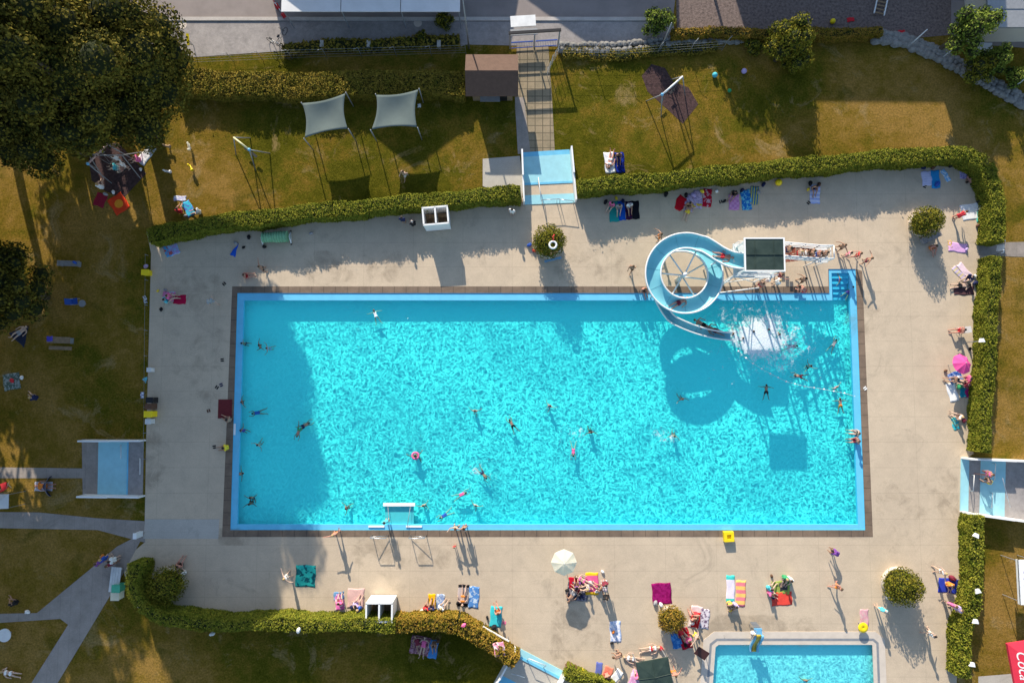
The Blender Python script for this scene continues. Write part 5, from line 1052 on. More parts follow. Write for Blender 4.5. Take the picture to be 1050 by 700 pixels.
# by the pool and on the slide
G_ = 'people on the deck'
for a, kw in [
 ((395.5, 534, 'stand', 190, 'light', 'shirt', 'cyan', 'dark', 'person in a cyan shirt standing at the left handrail of the lower pool edge'), {}),
 ((343.5, 547, 'arms', 20, 'red', 'trunks', 'orange', 'blond', 'person with arms out on the lower pool edge casting a long shadow'), {}),
 ((467.5, 540, 'arms', 170, 'light', 'trunks', 'black', 'brown', 'person with raised elbow at the lower pool rim, left of two'), {}),
 ((476, 540, 'stand', 200, 'tan', 'trunks', 'maroon', 'dark', 'person at the lower pool rim holding a ring, right of two'), {}),
 ((466, 560, 'stand', 10, 'red', 'suit', 'red', 'brown', 'small child in red just below the two people at the lower pool rim'), dict(sc=.6)),
 ((294, 591, 'arms', -60, 'light', 'bikini', 'white', 'blond', 'person with arms out left of the turquoise blanket'), {}),
 ((857.5, 567, 'bend', 60, 'brown', 'shirt', 'purple', 'dark', 'person in a purple shirt bending at the lower right of the big pool'), {}),
 ((859, 601, 'walk', 110, 'red', 'trunks', 'orange', 'brown', 'sunburnt person walking on the lower deck between the pools'), {}),
 ((953.5, 649, 'walk', -70, 'light', 'suit', 'white', 'dark', 'person in white walking right of the long bush shadow'), {}),
 ((964.5, 585.5, 'arms', 100, 'light', 'bikini', 'white', 'blond', 'pale person standing at the top left corner of the royal blue blanket'), {}),
 ((973, 598, 'sit', 190, 'light', 'shirt', 'orange', 'dark', 'person in an orange shirt sitting on the royal blue blanket'), {}),
 ((975, 619, 'stand', 160, 'light', 'shirt', 'pink', 'brown', 'person in pink of the pair standing below the royal blue blanket'), {}),
 ((981, 623, 'stand', 100, 'light', 'shirt', 'lilac', 'brown', 'person in lilac of the pair standing below the royal blue blanket'), {}),
 ((904, 624, 'stand', 0, 'light', 'shirt', 'cyan', 'grey', 'person wrapped in pale cyan clothes below the ring planter on the right'), {}),
 ((630, 682, 'x', 0, 0, 0, 0, 0, ''), {}),
 ((635, 671, 'bend', 100, 'tan', 'trunks', 'brown', 'brown', 'bending person between the white towel and the green pavilion'), {}),
 ((620, 597.5, 'stand', 200, 'tan', 'shirt', 'maroon', 'dark', 'person in a maroon shirt at the top right of the crowded blankets'), {}),
 ((621, 611, 'walk', 200, 'tan', 'shirt', 'black', 'dark', 'person in black walking down from the crowded blankets'), {}),
 ((599.5, 596, 'supine', 60, 'light', 'bikini', 'pink', 'brown', 'person lying with arms out between the two crowded blankets'), {}),
 ((603, 602, 'sit', 100, 'light', 'bikini', 'white', 'blond', 'pale person sitting left of the pink blanket with the white spot'), {}),
 ((591, 602, 'sit', 0, 'tan', 'bikini', 'purple', 'dark', 'person in purple sitting on the dark blanket'), {}),
 ((595, 607, 'sit', 60, 'light', 'trunks', 'red', 'dark', 'person in red trunks sitting on the lower end of the dark blanket'), {}),
 ((588, 608, 'supine', 150, 'tan', 'trunks', 'grey', 'brown', 'person lying on the lower left of the dark blanket'), {}),
 ((616, 603, 'sit', 60, 'tan', 'trunks', 'grey', 'brown', 'person sitting at the right end of the pink blanket'), {}),
 ((475, 610, 'supine', 175, 'light', 'bikini', 'orange', 'brown', 'person lying on the black framed towel on the lower deck'), {}),
 ((511, 628, 'sit', 20, 'red', 'trunks', 'orange', 'brown', 'sunburnt person sitting on the aqua towel by the bent hedge'), {}),
 ((437, 624, 'sit', -20, 'tan', 'shirt', 'red', 'brown', 'person in red sitting by the yellow towel at the lower hedge'), {}),
 ((442.5, 624, 'sit', -10, 'tan', 'shirt', 'navy', 'dark', 'person in navy sitting at the foot of the yellow towel'), {}),
 ((452, 623, 'sit', -40, 'light', 'shirt', 'white', 'blond', 'person in white sitting on the grey blue towel at the lower hedge'), {}),
 ((348.5, 618, 'sit', 0, 'light', 'shirt', 'pink', 'dark', 'person in pink sitting on the narrow towel left of the lower booth'), {}),
 ((365, 620, 'sit', -30, 'light', 'shirt', 'lilac', 'dark', 'person in lilac on the pale rose blanket beside the lower booth'), {}),
 ((369, 624, 'sit', 60, 'light', 'shirt', 'blue', 'blond', 'person in blue on the pale rose blanket beside the lower booth'), {}),
 ((429, 661, 'supine', 20, 'tan', 'suit', 'maroon', 'dark', 'person in maroon lying on the patterned blanket on the shaded lower lawn'), {}),
 ((434, 663, 'supine', -10, 'light', 'suit', 'pink', 'brown', 'person in pink lying on the patterned blanket on the shaded lower lawn'), {}),
 ((445, 659, 'sit', 180, 'tan', 'trunks', 'grey', 'brown', 'person sitting on the blue towel on the shaded lower lawn'), {}),
 ((713.5, 629, 'sit', 180, 'red', 'suit', 'red', 'brown', 'person in a red suit sitting on the white towel by the yellowish bush'), {}),
 ((711, 634, 'sit', 20, 'red', 'trunks', 'red', 'brown', 'sunburnt person at the foot of the white towel by the yellowish bush'), {}),
 ((700, 650, 'supine', 30, 'tan', 'suit', 'red', 'dark', 'person in red lying on the red blanket below the yellowish bush'), {}),
 ((706, 656, 'sit', 40, 'light', 'shirt', 'pink', 'brown', 'person in pink sitting right of the red blanket'), {}),
 ((713, 651, 'arms', 60, 'light', 'trunks', 'yellow', 'brown', 'person in yellow trunks standing right of the red blanket'), {}),
 ((650, 675, 'supine', 80, 'light', 'bikini', 'white', 'blond', 'pale person lying left of the green pavilion'), {}),
 ((666, 665, 'supine', -80, 'light', 'bikini', 'white', 'blond', 'pale person lying just above the green pavilion'), {}),
 ((691, 689, 'arms', 10, 'red', 'trunks', 'orange', 'brown', 'sunburnt person standing right of the green pavilion'), {}),
 ((654, 694, 'sit', 10, 'light', 'shirt', 'pink', 'brown', 'person in pink sitting left of the green pavilion'), {}),
 ((612, 695, 'sit', 150, 'light', 'shirt', 'lilac', 'dark', 'person in lilac sitting at the foot of the indigo towel'), {}),
 ((622, 691, 'sit', 200, 'red', 'trunks', 'red', 'dark', 'person sitting on the salmon towel at the lower edge'), {}),
 ((748, 618, 'sit', 200, 'tan', 'bikini', 'yellow', 'dark', 'person with yellow bikini crouching below the teal and white towel'), {}),
 ((754, 619, 'sit', 150, 'light', 'shirt', 'lilac', 'dark', 'person in lilac crouching below the teal and white towel'), {}),
 ((788, 603, 'sit', -60, 'light', 'shirt', 'cyan', 'dark', 'person in cyan sitting left of the lime mat'), {}),
 ((789, 607, 'sit', -120, 'light', 'shirt', 'pink', 'brown', 'person in pink sitting between the lime mat and the coral mat'), {}),
 ((805, 591, 'sit', 170, 'light', 'shirt', 'green', 'blond', 'person in green sitting at the top of the lime mat'), {}),
 ((810, 592.5, 'sit', 150, 'light', 'shirt', 'white', 'dark', 'person in white sitting at the top right of the lime mat'), {}),
 ((772, 648, 'sit', 180, 'light', 'shirt', 'white', 'blond', 'child in white sitting at the top of the small yellow slide'), dict(z=1.25, sc=.7)),
 ((826, 697, 'tread', 0, 'tan', 'trunks', 'navy', 'brown', 'bather in the paddling pool at the lower photo edge'), dict(sc=.8)),
 ((879, 444, 'edge', 80, 'light', 'bikini', 'black', 'brown', 'upper person of the pair sitting on the right pool rim'), {}),
 ((879, 451.5, 'edge', 95, 'red', 'trunks', 'maroon', 'brown', 'lower person of the pair sitting on the right pool rim'), {}),
 ((984, 428, 'sit', 60, 'light', 'bikini', 'white', 'blond', 'pale person sitting at the top of the turquoise towel by the right hedge'), {}),
 ((986, 338.5, 'chair', 95, 'red', 'trunks', 'red', 'dark', 'sunburnt person sitting on the white folding chair at the right hedge'), {}),
 ((984, 293, 'prone', -85, 'light', 'trunks', 'black', 'dark', 'person lying on the dark towel at the right hedge with feet to the pool'), {}),
 ((994.5, 284, 'sit', 120, 'light', 'shirt', 'navy', 'dark', 'person in navy sitting at the lower end of the two narrow mats'), {}),
 ((956, 252.5, 'sit', 200, 'red', 'trunks', 'orange', 'brown', 'person in orange trunks on the ground below the bench at the corner bush'), {}),
 ((983.5, 221, 'bend', -60, 'red', 'suit', 'red', 'brown', 'person in red bending over the white blanket in the top right corner'), {}),
 ((999.5, 182, 'side', 120, 'red', 'trunks', 'red', 'dark', 'sunburnt person lying in the shaded top right deck corner'), {}),
 ((979.5, 389, 'sit', 90, 'tan', 'trunks', 'grey', 'dark', 'person in grey trunks sitting on the round blue mat by the pink parasol'), {}),
 ((993, 388, 'sit', 90, 'tan', 'shirt', 'pink', 'dark', 'person in pink sitting right under the pink parasol'), {}),
 ((991, 395, 'sit', 60, 'light', 'shirt', 'maroon', 'brown', 'person in maroon beside the magenta towel by the pink parasol'), {}),
 ((863, 253, 'arms', 120, 'tan', 'trunks', 'brown', 'brown', 'leftmost person of the four waiting near the slide stairs'), {}),
 ((869, 261, 'stand', 60, 'light', 'bikini', 'pink', 'dark', 'second person from the left of the four waiting near the slide stairs'), {}),
 ((879, 261.5, 'walk', 80, 'red', 'bikini', 'red', 'brown', 'third person from the left of the four waiting near the slide stairs'), {}),
 ((890, 266.5, 'arms', 60, 'tan', 'trunks', 'maroon', 'brown', 'rightmost person of the four waiting near the slide stairs'), {}),
 ((823, 287, 'arms', 110, 'tan', 'trunks', 'brown', 'dark', 'tanned person standing on the pool edge under the slide stairs, the upper one'), {}),
 ((824, 297.5, 'bend', 60, 'red', 'trunks', 'red', 'dark', 'sunburnt person bending on the pool edge under the slide stairs'), {}),
 ((780, 292, 'stand', 140, 'red', 'trunks', 'red', 'brown', 'person in red trunks standing by the tower, nearest the pool'), {}),
 ((787, 286, 'stand', 90, 'light', 'shirt', 'white', 'grey', 'person in a white shirt standing left under the tower'), {}),
 ((797, 289, 'stand', 100, 'light', 'shirt', 'white', 'blond', 'person in a white shirt standing right under the tower'), {}),
 ((799, 283, 'arms', -60, 'red', 'bikini', 'maroon', 'brown', 'person in maroon bikini standing at the right corner of the tower'), {}),
 ((660, 296, 'sit', 200, 'red', 'trunks', 'brown', 'brown', 'person sitting on the pool edge planks left of the spiral slide'), {}),
 ((648, 274.5, 'walk', 160, 'tan', 'trunks', 'brown', 'brown', 'tanned person walking left of the spiral slide'), {}),
 ((676.5, 242, 'arms', 100, 'tan', 'trunks', 'orange', 'brown', 'tanned person standing above the left of the spiral slide'), {}),
 ((268.5, 275, 'arms', -70, 'tan', 'trunks', 'black', 'brown', 'tanned person on the sunlit patch above the upper left pool corner'), {}),
 ((251, 283, 'sit', -80, 'red', 'trunks', 'red', 'brown', 'sunburnt person sitting above the upper left pool corner'), {}),
 ((413, 225.5, 'stand', 0, 'tan', 'shirt', 'navy', 'dark', 'person in navy against the top hedge left of the upper booth'), {}),
 ((424, 230, 'chair', 30, 'light', 'shirt', 'black', 'grey', 'person in black sitting beside the upper booth'), {}),
 ((525, 217, 'stand', 160, 'light', 'shirt', 'white', 'dark', 'person in white standing at the hedge end by the top footbath'), {}),
 ((414.5, 178.5, 'walk', 150, 'light', 'trunks', 'white', 'brown', 'person walking on the lawn in the shadow of the right shade sail'), {}),
 ((626, 163, 'prone', 170, 'red', 'bikini', 'white', 'brown', 'person lying on the white towel on the top lawn'), {}),
 ((634, 159, 'sit', 185, 'tan', 'trunks', 'navy', 'dark', 'person sitting on the blue towel on the top lawn'), {}),
 ((627.5, 209, 'sit', 150, 'light', 'shirt', 'pink', 'dark', 'person in pink sitting at the head of the teal towel'), {}),
 ((634.5, 211, 'sit', 180, 'light', 'shirt', 'grey', 'brown', 'person in grey sitting at the head of the blue towel by the hedge'), {}),
 ((645, 210, 'sit', 190, 'tan', 'shirt', 'white', 'grey', 'grey haired person sitting on the dark red towel by the hedge'), {}),
 ((706, 209, 'sit', 180, 'tan', 'trunks', 'brown', 'dark', 'person sitting on the lilac blanket by the red heart shaped towel'), {}),
 ((705, 217, 'supine', -20, 'light', 'trunks', 'yellow', 'brown', 'person with legs stretched out from the lilac blanket onto the deck'), {}),
 ((753, 197.5, 'sit', 150, 'tan', 'shirt', 'black', 'dark', 'person in black sitting at the head of the pink checked towel'), {}),
 ((835, 191.5, 'sit', 185, 'tan', 'trunks', 'navy', 'dark', 'person in navy trunks sitting on the lone white striped towel by the hedge'), {}),
 ((184, 580, 'sit', -20, 'red', 'trunks', 'black', 'dark', 'person in black trunks by the shaded round bush at lower left'), {}),
 ((188, 588, 'sit', 30, 'light', 'shirt', 'white', 'brown', 'person in white by the shaded round bush at lower left'), {}),
 ((108, 572, 'stand', 60, 'light', 'shirt', 'blue', 'blond', 'person in blue of the group at the lower left path'), {}),
 ((117, 573.5, 'stand', 100, 'light', 'shirt', 'white', 'dark', 'person in white of the group at the lower left path'), {}),
 ((114, 578, 'stand', 200, 'tan', 'shirt', 'maroon', 'brown', 'person in maroon of the group at the lower left path'), {}),
 ((103, 576, 'walk', 40, 'tan', 'shirt', 'purple', 'brown', 'person in purple of the group at the lower left path'), {}),
 ((236, 422.5 + 8, 'sit', 70, 'tan', 'trunks', 'black', 'dark', 'person sitting on the planks just below the dark red mat'), {}),
 ((232.5, 458.5, 'sit', 100, 'tan', 'shirt', 'yellow', 'dark', 'person in a yellow shirt sitting at the left pool edge'), {}),
 ((217, 309, 'walk', 40, 'light', 'shirt', 'grey', 'grey', 'person in grey walking on the shaded left deck near the upper pool corner'), {}),
 ((173, 304, 'sit', -90, 'light', 'shirt', 'pink', 'brown', 'person in pink sitting on the red towel at the left deck edge'), {}),
 ((170, 308.5, 'sit', -60, 'light', 'shirt', 'cyan', 'dark', 'person in cyan sitting on the red towel at the left deck edge'), {}),
 ((119, 171.5, 'sit', 90, 'light', 'shirt', 'cyan', 'dark', 'person in cyan on the nest swing in the playground'), {}),
 ((126.5, 169, 'stand', 120, 'light', 'shirt', 'white', 'brown', 'person in white standing beside the nest swing'), {}),
 ((120.5, 163, 'stand', 180, 'tan', 'shirt', 'white', 'brown', 'person standing above the nest swing'), {}),
 ((103, 192, 'sit', 0, 'light', 'shirt', 'white', 'blond', 'person in white sitting just above the dark red blanket near the playground'), {}),
 ((142, 163, 'sit', 100, 'light', 'shirt', 'pink', 'brown', 'person in pink sitting beside the white blanket near the playground'), {}),
 ((184, 217, 'sit', 0, 'tan', 'shirt', 'red', 'dark', 'person in red sitting left of the turquoise patterned towel above the hedge'), {}),
 ((204, 217, 'sit', 90, 'light', 'shirt', 'white', 'brown', 'person in white sitting right of the turquoise patterned towel above the hedge'), {}),
 ((36, 408, 'sit', 60, 'light', 'shirt', 'navy', 'blond', 'person in navy sitting alone on the shaded left lawn'), {}),
 ((20, 341, 'supine', -50, 'light', 'trunks', 'grey', 'brown', 'person lying under the small tree at the left edge'), {}),
 ((16, 618, 'sit', 60, 'tan', 'shirt', 'black', 'dark', 'person in black sitting above the left garden path'), {}),
 ((12, 690, 'prone', 80, 'light', 'bikini', 'white', 'blond', 'pale person lying on the lawn in the bottom left corner'), {}),
 ((47, 498, 'supine', 90, 'red', 'shirt', 'orange', 'dark', 'person in orange lying across the navy beach shelter'), {}),
 ((1012, 485.5, 'walk', 90, 'red', 'bikini', 'pink', 'brown', 'person in pink walking in the right footbath'), {}),
 ((1014, 493.5, 'bend', 60, 'tan', 'trunks', 'yellow', 'dark', 'person in yellow trunks standing in the right footbath'), {}),
 ((741, 262.6, 'supine', -100, 'red', 'trunks', 'red', 'dark', 'slider entering the spiral slide from the tower'), dict(z=3.45)),
 ((696, 310.4, 'supine', -60, 'red', 'trunks', 'maroon', 'dark', 'slider at the bottom of the upper spiral turn'), dict(z=2.55)),
 ((721, 333, 'supine', 60, 'tan', 'trunks', 'black', 'dark', 'slider in the last straight of the slide, the upper one'), dict(z=.66)),
 ((733, 338.5, 'supine', 70, 'tan', 'trunks', 'maroon', 'dark', 'slider in the last straight of the slide, the lower one'), dict(z=.52)),
 ((808, 256, 'stand', 90, 'tan', 'trunks', 'navy', 'dark', 'person on the slide stairs just right of the tower roof'), dict(z=3.4)),
 ((819, 259.5, 'stand', 90, 'light', 'trunks', 'red', 'blond', 'second person on the slide stairs counting from the tower'), dict(z=2.95)),
 ((825, 260, 'stand', 100, 'light', 'bikini', 'white', 'brown', 'third person on the slide stairs counting from the tower'), dict(z=2.35)),
 ((832, 259, 'stand', 80, 'tan', 'trunks', 'black', 'dark', 'fourth person on the slide stairs counting from the tower'), dict(z=2.5)),
 ((838.5, 260.5, 'stand', 90, 'red', 'trunks', 'blue', 'brown', 'fifth person on the slide stairs counting from the tower'), dict(z=2.3)),
 ((845, 260.5, 'stand', 95, 'tan', 'trunks', 'brown', 'dark', 'last person on the landing at the end of the slide stairs'), dict(z=2.3))]:
    if a[2] == 'x': continue
    person(*a, **kw)

# ================================================= TOWELS, BLANKETS, BAGS AND SMALL THINGS
_tm = {}
def tmat(kind, c1, c2, sc=6.0):
    key = (kind, c1, c2, sc)
    if key in _tm: return _tm[key]
    A = CLR.get(c1, c1) if isinstance(c1, str) else c1; B = CLR.get(c2, c2) if isinstance(c2, str) else c2
    m, nt, b, oc = newmat('towel_cloth'); sp = nt.nodes.new('ShaderNodeSeparateXYZ'); nt.links.new(oc, sp.inputs[0])
    if kind in ('stripes', 'xstripes'):
        f_ = mth(nt, 'FRACT', mth(nt, 'MULTIPLY', sp.outputs['Y' if kind == 'stripes' else 'X'], sc)); f_ = mth(nt, 'GREATER_THAN', f_, .5)
    elif kind == 'check':
        c = nt.nodes.new('ShaderNodeTexChecker'); c.inputs['Scale'].default_value = sc; nt.links.new(oc, c.inputs[0]); f_ = c.outputs['Fac']
    elif kind == 'print':
        n_ = noise(nt, oc, sc, 3, .6, .5); f_ = ramp(nt, n_, [(.5, (0, 0, 0)), (.54, (1, 1, 1))])
    elif kind == 'ends':
        f_ = mth(nt, 'GREATER_THAN', mth(nt, 'ABSOLUTE', sp.outputs['Y']), sc)
    elif kind == 'spot':
        l = nt.nodes.new('ShaderNodeVectorMath'); l.operation = 'LENGTH'; nt.links.new(oc, l.inputs[0]); f_ = mth(nt, 'LESS_THAN', l.outputs['Value'], sc)
    else: f_ = 0.0
    c = mixc(nt, f_, A, B); c = mixc(nt, .35, c, ramp(nt, noise(nt, oc, 9, 3), [(.3, (.7, .7, .7)), (.7, (1.25, 1.25, 1.25))]), 'MULTIPLY')
    nt.links.new(c, b.inputs['Base Color']); b.inputs['Roughness'].default_value = .95; b.inputs['Specular IOR Level'].default_value = .05
    bumpn(nt, noise(nt, oc, 60, 2), .004, b); _tm[key] = m; return m
def cloth_mesh(w, l, seed, shape=None):
    rr = random.Random(seed); nx, ny = 8, 12; ph = [rr.uniform(0, 6) for _ in range(6)]; q = MB(); vs = []
    for j in range(ny + 1):
        for i in range(nx + 1):
            u, v = i / nx - .5, j / ny - .5; ww = 1.0
            if shape == 'drop': ww = 1 - .85 * max(0, v + .1)
            if shape == 'tri': ww = max(.04, .5 - v)
            x = u * w * ww + .025 * math.sin(v * 9 + ph[0]); y = v * l + .025 * math.sin(u * 8 + ph[1])
            z = .022 + .013 * math.sin(x * 7 + ph[2]) * math.cos(y * 6 + ph[3]) + .008 * math.sin(x * 17 + y * 11 + ph[4]); vs.append((x, y, z))
    q.add(vs, [(j * (nx + 1) + i, j * (nx + 1) + i + 1, (j + 1) * (nx + 1) + i + 1, (j + 1) * (nx + 1) + i) for j in range(ny) for i in range(nx)])
    edge = [i for i in range(nx + 1)] + [(j * (nx + 1) + nx) for j in range(1, ny + 1)] + [ny * (nx + 1) + i for i in range(nx - 1, -1, -1)] + [j * (nx + 1) for j in range(ny - 1, 0, -1)]
    n0 = len(q.v); q.v += [(vs[i][0], vs[i][1], 0.0) for i in edge]; k = len(edge)
    for i in range(k): q.f.append((edge[i], n0 + i, n0 + (i + 1) % k, edge[(i + 1) % k])); q.m.append(0)
    return q
_n = [0]
def towel(x, y, w, l, rz, m, label, shape=None, cat='towel', name='towel', z=0.018):
    _n[0] += 1; q = cloth_mesh(w, l, _n[0], shape); p = P(x, y); o = q.obj(name, m, None, True, (p.x, p.y, z), R(rz)); return tag(o, label, cat)
tm = tmat; WH = 'white'
towel(625, 167, .8, 1.75, 5, tm('print', WH, (.6, .62, .7)), 'white towel on the top lawn beside a navy one', z=.008)
towel(635.5, 167, .75, 1.7, 3, tm('print', (.01, .03, .25), (.01, .01, .06)), 'navy blue towel on the top lawn beside a white one', z=.008)
towel(629.5, 217, .8, 1.7, 4, tm('plain', (.02, .28, .25), WH), 'teal towel at the left end of the row of four under the top hedge')
towel(637.5, 216, .55, 1.6, 4, tm('plain', (.01, .08, .40), WH), 'bright blue towel between the teal and the dark red one')
towel(644.5, 216, .5, 1.5, 3, tm('stripes', (.07, .01, .03), (.02, .01, .05), 4), 'dark red and navy towel in the row of four under the top hedge')
towel(651.5, 215.5, .6, 1.5, 2, tm('plain', (.012, .012, .016), WH), 'black towel at the right end of the row of four under the top hedge')
towel(698, 209, 1.0, 1.2, 145, tm('plain', (.50, .01, .02), WH), 'bright red pointed towel left of the lilac blanket', 'drop')
towel(706.5, 208, .75, 1.5, -8, tm('print', (.50, .42, .55), (.3, .2, .3)), 'lilac blanket right of the bright red pointed towel')
towel(715.5, 204.5, .7, 1.5, 0, tm('print', (.52, .40, .55), (.30, .25, .4)), 'lavender printed towel left of the red printed one')
towel(714, 211, .9, .35, 0, tm('plain', (.62, .42, .05), WH), 'folded yellow towel at the foot of the lavender one')
towel(725, 203, .75, 1.5, -4, tm('print', (.42, .01, .03), (.55, .35, .38), 3), 'red towel with pale print under the top hedge')
towel(752.5, 207.5, .85, 1.3, 0, tm('check', (.60, .30, .52), (.50, .20, .42), 5), 'pink checked towel under the top hedge')
towel(765, 205, .8, 1.7, 6, tm('print', (.02, .16, .48), (.15, .50, .60), 4), 'blue printed towel right of the pink checked one')
towel(773.5, 200.5, .7, 1.5, -6, tm('xstripes', (.02, .15, .35), (.45, .45, .10), 5), 'blue and yellow striped towel under the top hedge')
towel(835.5, 199, .8, 1.6, -3, tm('stripes', (.60, .62, .75), (.35, .42, .70), 3), 'white and blue striped towel alone under the top hedge')
towel(950, 183, .8, 1.2, 5, tm('stripes', (.60, .60, .75), (.55, .52, .72), 5), 'pale lilac towel at the shaded top right, left of the azure one')
towel(959, 184, .7, 1.5, 3, tm('plain', (.03, .28, .60), WH), 'azure towel at the shaded top right')
towel(969.5, 180, .4, 1.1, 30, tm('print', (.25, .50, .75), WH, 5), 'pale blue crumpled dress on the deck right of the azure towel')
towel(987.5, 176, .6, 1.2, 0, tm('print', (.42, .38, .62), (.2, .15, .35), 6), 'lilac blanket in the shaded top right deck corner')
towel(996, 217, 1.7, 1.3, 10, tm('print', WH, (.7, .7, .72), 3), 'big white blanket in the top right deck corner in the sun')
towel(1004, 222.5, .4, .95, -5, tm('plain', (.10, .55, .42), WH), 'mint green towel on the right of the big white blanket')
towel(982, 254, .75, 1.5, 82, tm('plain', (.62, .36, .60), WH), 'pink lilac towel with orange end lying crosswise near the corner bush')
towel(974, 250.5, .3, .6, 8, tm('plain', (.65, .42, .18), WH), 'small orange cloth at the end of the pink lilac towel')
towel(990, 279, .5, 1.7, 40, tm('plain', (.72, .56, .62), WH), 'pale pink narrow mat at the right hedge, right of two')
towel(984.5, 282, .4, 1.7, 40, tm('stripes', (.50, .42, .55), (.6, .5, .3), 3), 'striped narrow mat at the right hedge, left of two')
towel(988, 298, .7, 1.6, 90, tm('plain', (.10, .05, .055), WH), 'dark brown towel at the right hedge under a lying person')
towel(976.5, 402, .75, 1.5, 14, tm('plain', WH, WH), 'white towel by the pink parasol')
towel(987.5, 402, .5, .8, 0, tm('plain', (.02, .25, .35), WH), 'petrol towel by the pink parasol')
towel(992, 403, .4, .7, 0, tm('plain', (.45, .02, .16), WH), 'magenta towel by the pink parasol')
towel(979.5, 387, 1.1, .9, 20, tm('print', (.02, .08, .32), (.3, .4, .6), 5), 'dark blue printed mat by the pink parasol')
towel(979.5, 434, .55, 1.0, 10, tm('print', (.03, .42, .50), (.5, .6, .3), 5), 'turquoise towel by the right hedge above the right footbath')
towel(313.5, 590, 1.55, 1.65, -2, tm('print', (.03, .42, .36), (.01, .10, .12), 2.5), 'big turquoise and black patterned blanket on the lower deck')
towel(347.5, 610.5, .8, .6, 5, tm('plain', (.15, .30, .50), WH), 'blue top of a folded towel left of the lower booth')
towel(348.5, 617, .7, 1.2, 5, tm('print', (.70, .15, .42), (.9, .6, .7), 4), 'hot pink printed towel left of the lower booth')
towel(365, 613, 1.3, 1.5, 0, tm('plain', (.62, .40, .36), WH), 'pale rose blanket beside the lower booth')
towel(443, 617, .55, 1.25, 0, tm('plain', (.80, .45, .01), WH), 'golden yellow towel at the lower hedge')
towel(451.5, 617.5, .65, 1.3, -2, tm('print', (.22, .30, .48), (.5, .55, .6), 5), 'grey blue towel at the lower hedge right of the yellow one')
towel(475, 610, .85, 1.65, -2, tm('ends', (.45, .38, .36), (.012, .012, .014), .6), 'grey towel with black ends on the lower deck')
towel(486, 612, .8, 1.65, -4, tm('print', (.08, .22, .50), (.45, .55, .65), 3), 'blue towel with pale print on the lower deck')
towel(508.5, 632, .9, 1.6, -4, tm('plain', (.05, .50, .55), WH), 'aqua towel by the bent hedge under a sitting person')
towel(431, 661, 1.5, 1.4, -10, tm('print', (.18, .08, .10), (.40, .22, .26), 5), 'dull red patterned blanket on the shaded lower lawn', z=.008)
towel(444, 665, .7, 1.4, -8, tm('plain', (.06, .22, .48), WH), 'blue towel on the shaded lower lawn', z=.008)
towel(588.5, 598, .75, 1.0, 3, tm('plain', (.45, .01, .03), WH), 'red towel end at the top of the dark blanket')
towel(592.5, 606, 1.6, 1.4, -4, tm('print', (.05, .05, .07), (.25, .22, .25), 4), 'dark patterned blanket of the crowded group')
towel(607, 598, 1.0, 1.7, 0, tm('ends', (.70, .12, .28), (.80, .45, .02), .62), 'pink towel with yellow ends in the crowded group')
towel(606, 597.5, .4, .35, 0, tm('plain', WH, WH), 'small white cloth in the middle of the pink and yellow towel', z=.05)
towel(619.5, 600, .5, .9, 0, tm('stripes', WH, (.5, .3, .3), 6), 'narrow white towel at the right of the crowded group')
towel(631, 647, .85, 1.6, 3, tm('print', (.72, .72, .78), (.35, .45, .65), 4), 'white and blue printed towel on the lower deck')
towel(678.5, 608, 1.5, 1.6, 3, tm('print', (.28, .01, .12), (.20, .005, .08), 4), 'magenta blanket on the lower deck above the yellowish bush')
towel(713, 632, .9, 1.7, -10, tm('plain', (.62, .50, .48), WH), 'pale towel with red spread right of the yellowish bush')
towel(713.5, 635, .6, 1.2, -10, tm('plain', (.50, .02, .02), WH), 'small red cloth on the pale towel right of the yellowish bush', z=.05)
towel(722.5, 634, .7, 1.5, -8, tm('print', (.60, .55, .58), (.15, .10, .16), 4), 'white and plum printed towel right of the yellowish bush')
towel(693.5, 655.5, .75, 1.3, 10, tm('print', (.03, .16, .45), (.1, .3, .6), 4), 'royal blue printed towel below the yellowish bush')
towel(702, 654, .85, 1.6, 15, tm('print', (.45, .01, .03), (.20, .01, .03), 3), 'red blanket below the yellowish bush')
towel(613, 690, .5, 1.7, -12, tm('plain', (.12, .15, .42), WH), 'indigo towel at the lower edge')
towel(622.5, 691, .7, 1.2, -20, tm('plain', (.68, .22, .14), WH), 'salmon towel at the lower edge')
towel(631, 694, .6, 1.3, -40, tm('plain', WH, WH), 'white towel at the lower edge')
towel(653.5, 695, 1.1, 1.2, -20, tm('print', (.62, .30, .50), (.7, .5, .65), 4), 'pink printed blanket left of the green pavilion')
towel(749, 603.5, .65, 2.1, -2, tm('ends', (.70, .64, .74), (.06, .50, .45), .72), 'white towel with teal ends on the lower deck')
towel(759.5, 608, .75, 2.0, -3, tm('stripes', (.72, .20, .24), (.85, .50, .14), 1.8), 'pink and orange striped towel on the lower deck')
towel(801.5, 613.5, 1.6, 1.0, 4, tm('plain', (.70, .07, .05), WH), 'coral red mat on the lower deck')
towel(800.5, 602, 1.4, 1.0, 2, tm('plain', (.28, .36, .08), WH), 'lime green mat above the coral red mat')
towel(803, 600.5, .6, .6, 8, tm('plain', (.06, .055, .06), WH), 'dark grey cloth lying on the lime green mat', z=.045)
towel(886, 633, .65, 1.3, 0, tm('print', (.60, .32, .36), (.55, .40, .38), 4), 'faded pink towel above the paddling pool corner')
towel(972, 600, 1.5, 1.1, -6, tm('plain', (.03, .05, .36), WH), 'royal blue blanket at the right hedge on the lower deck')
towel(177.5, 254, .8, 1.2, 25, tm('print', (.40, .32, .60), (.3, .5, .7), 4), 'lilac towel in the top left deck corner, right of two')
towel(172.5, 257, .6, 1.0, 25, tm('print', (.08, .35, .60), (.5, .1, .1), 3), 'blue towel in the top left deck corner, left of two')
towel(184.5, 307, .75, 1.0, 88, tm('plain', (.40, .01, .05), WH), 'crimson towel at the left edge of the deck')
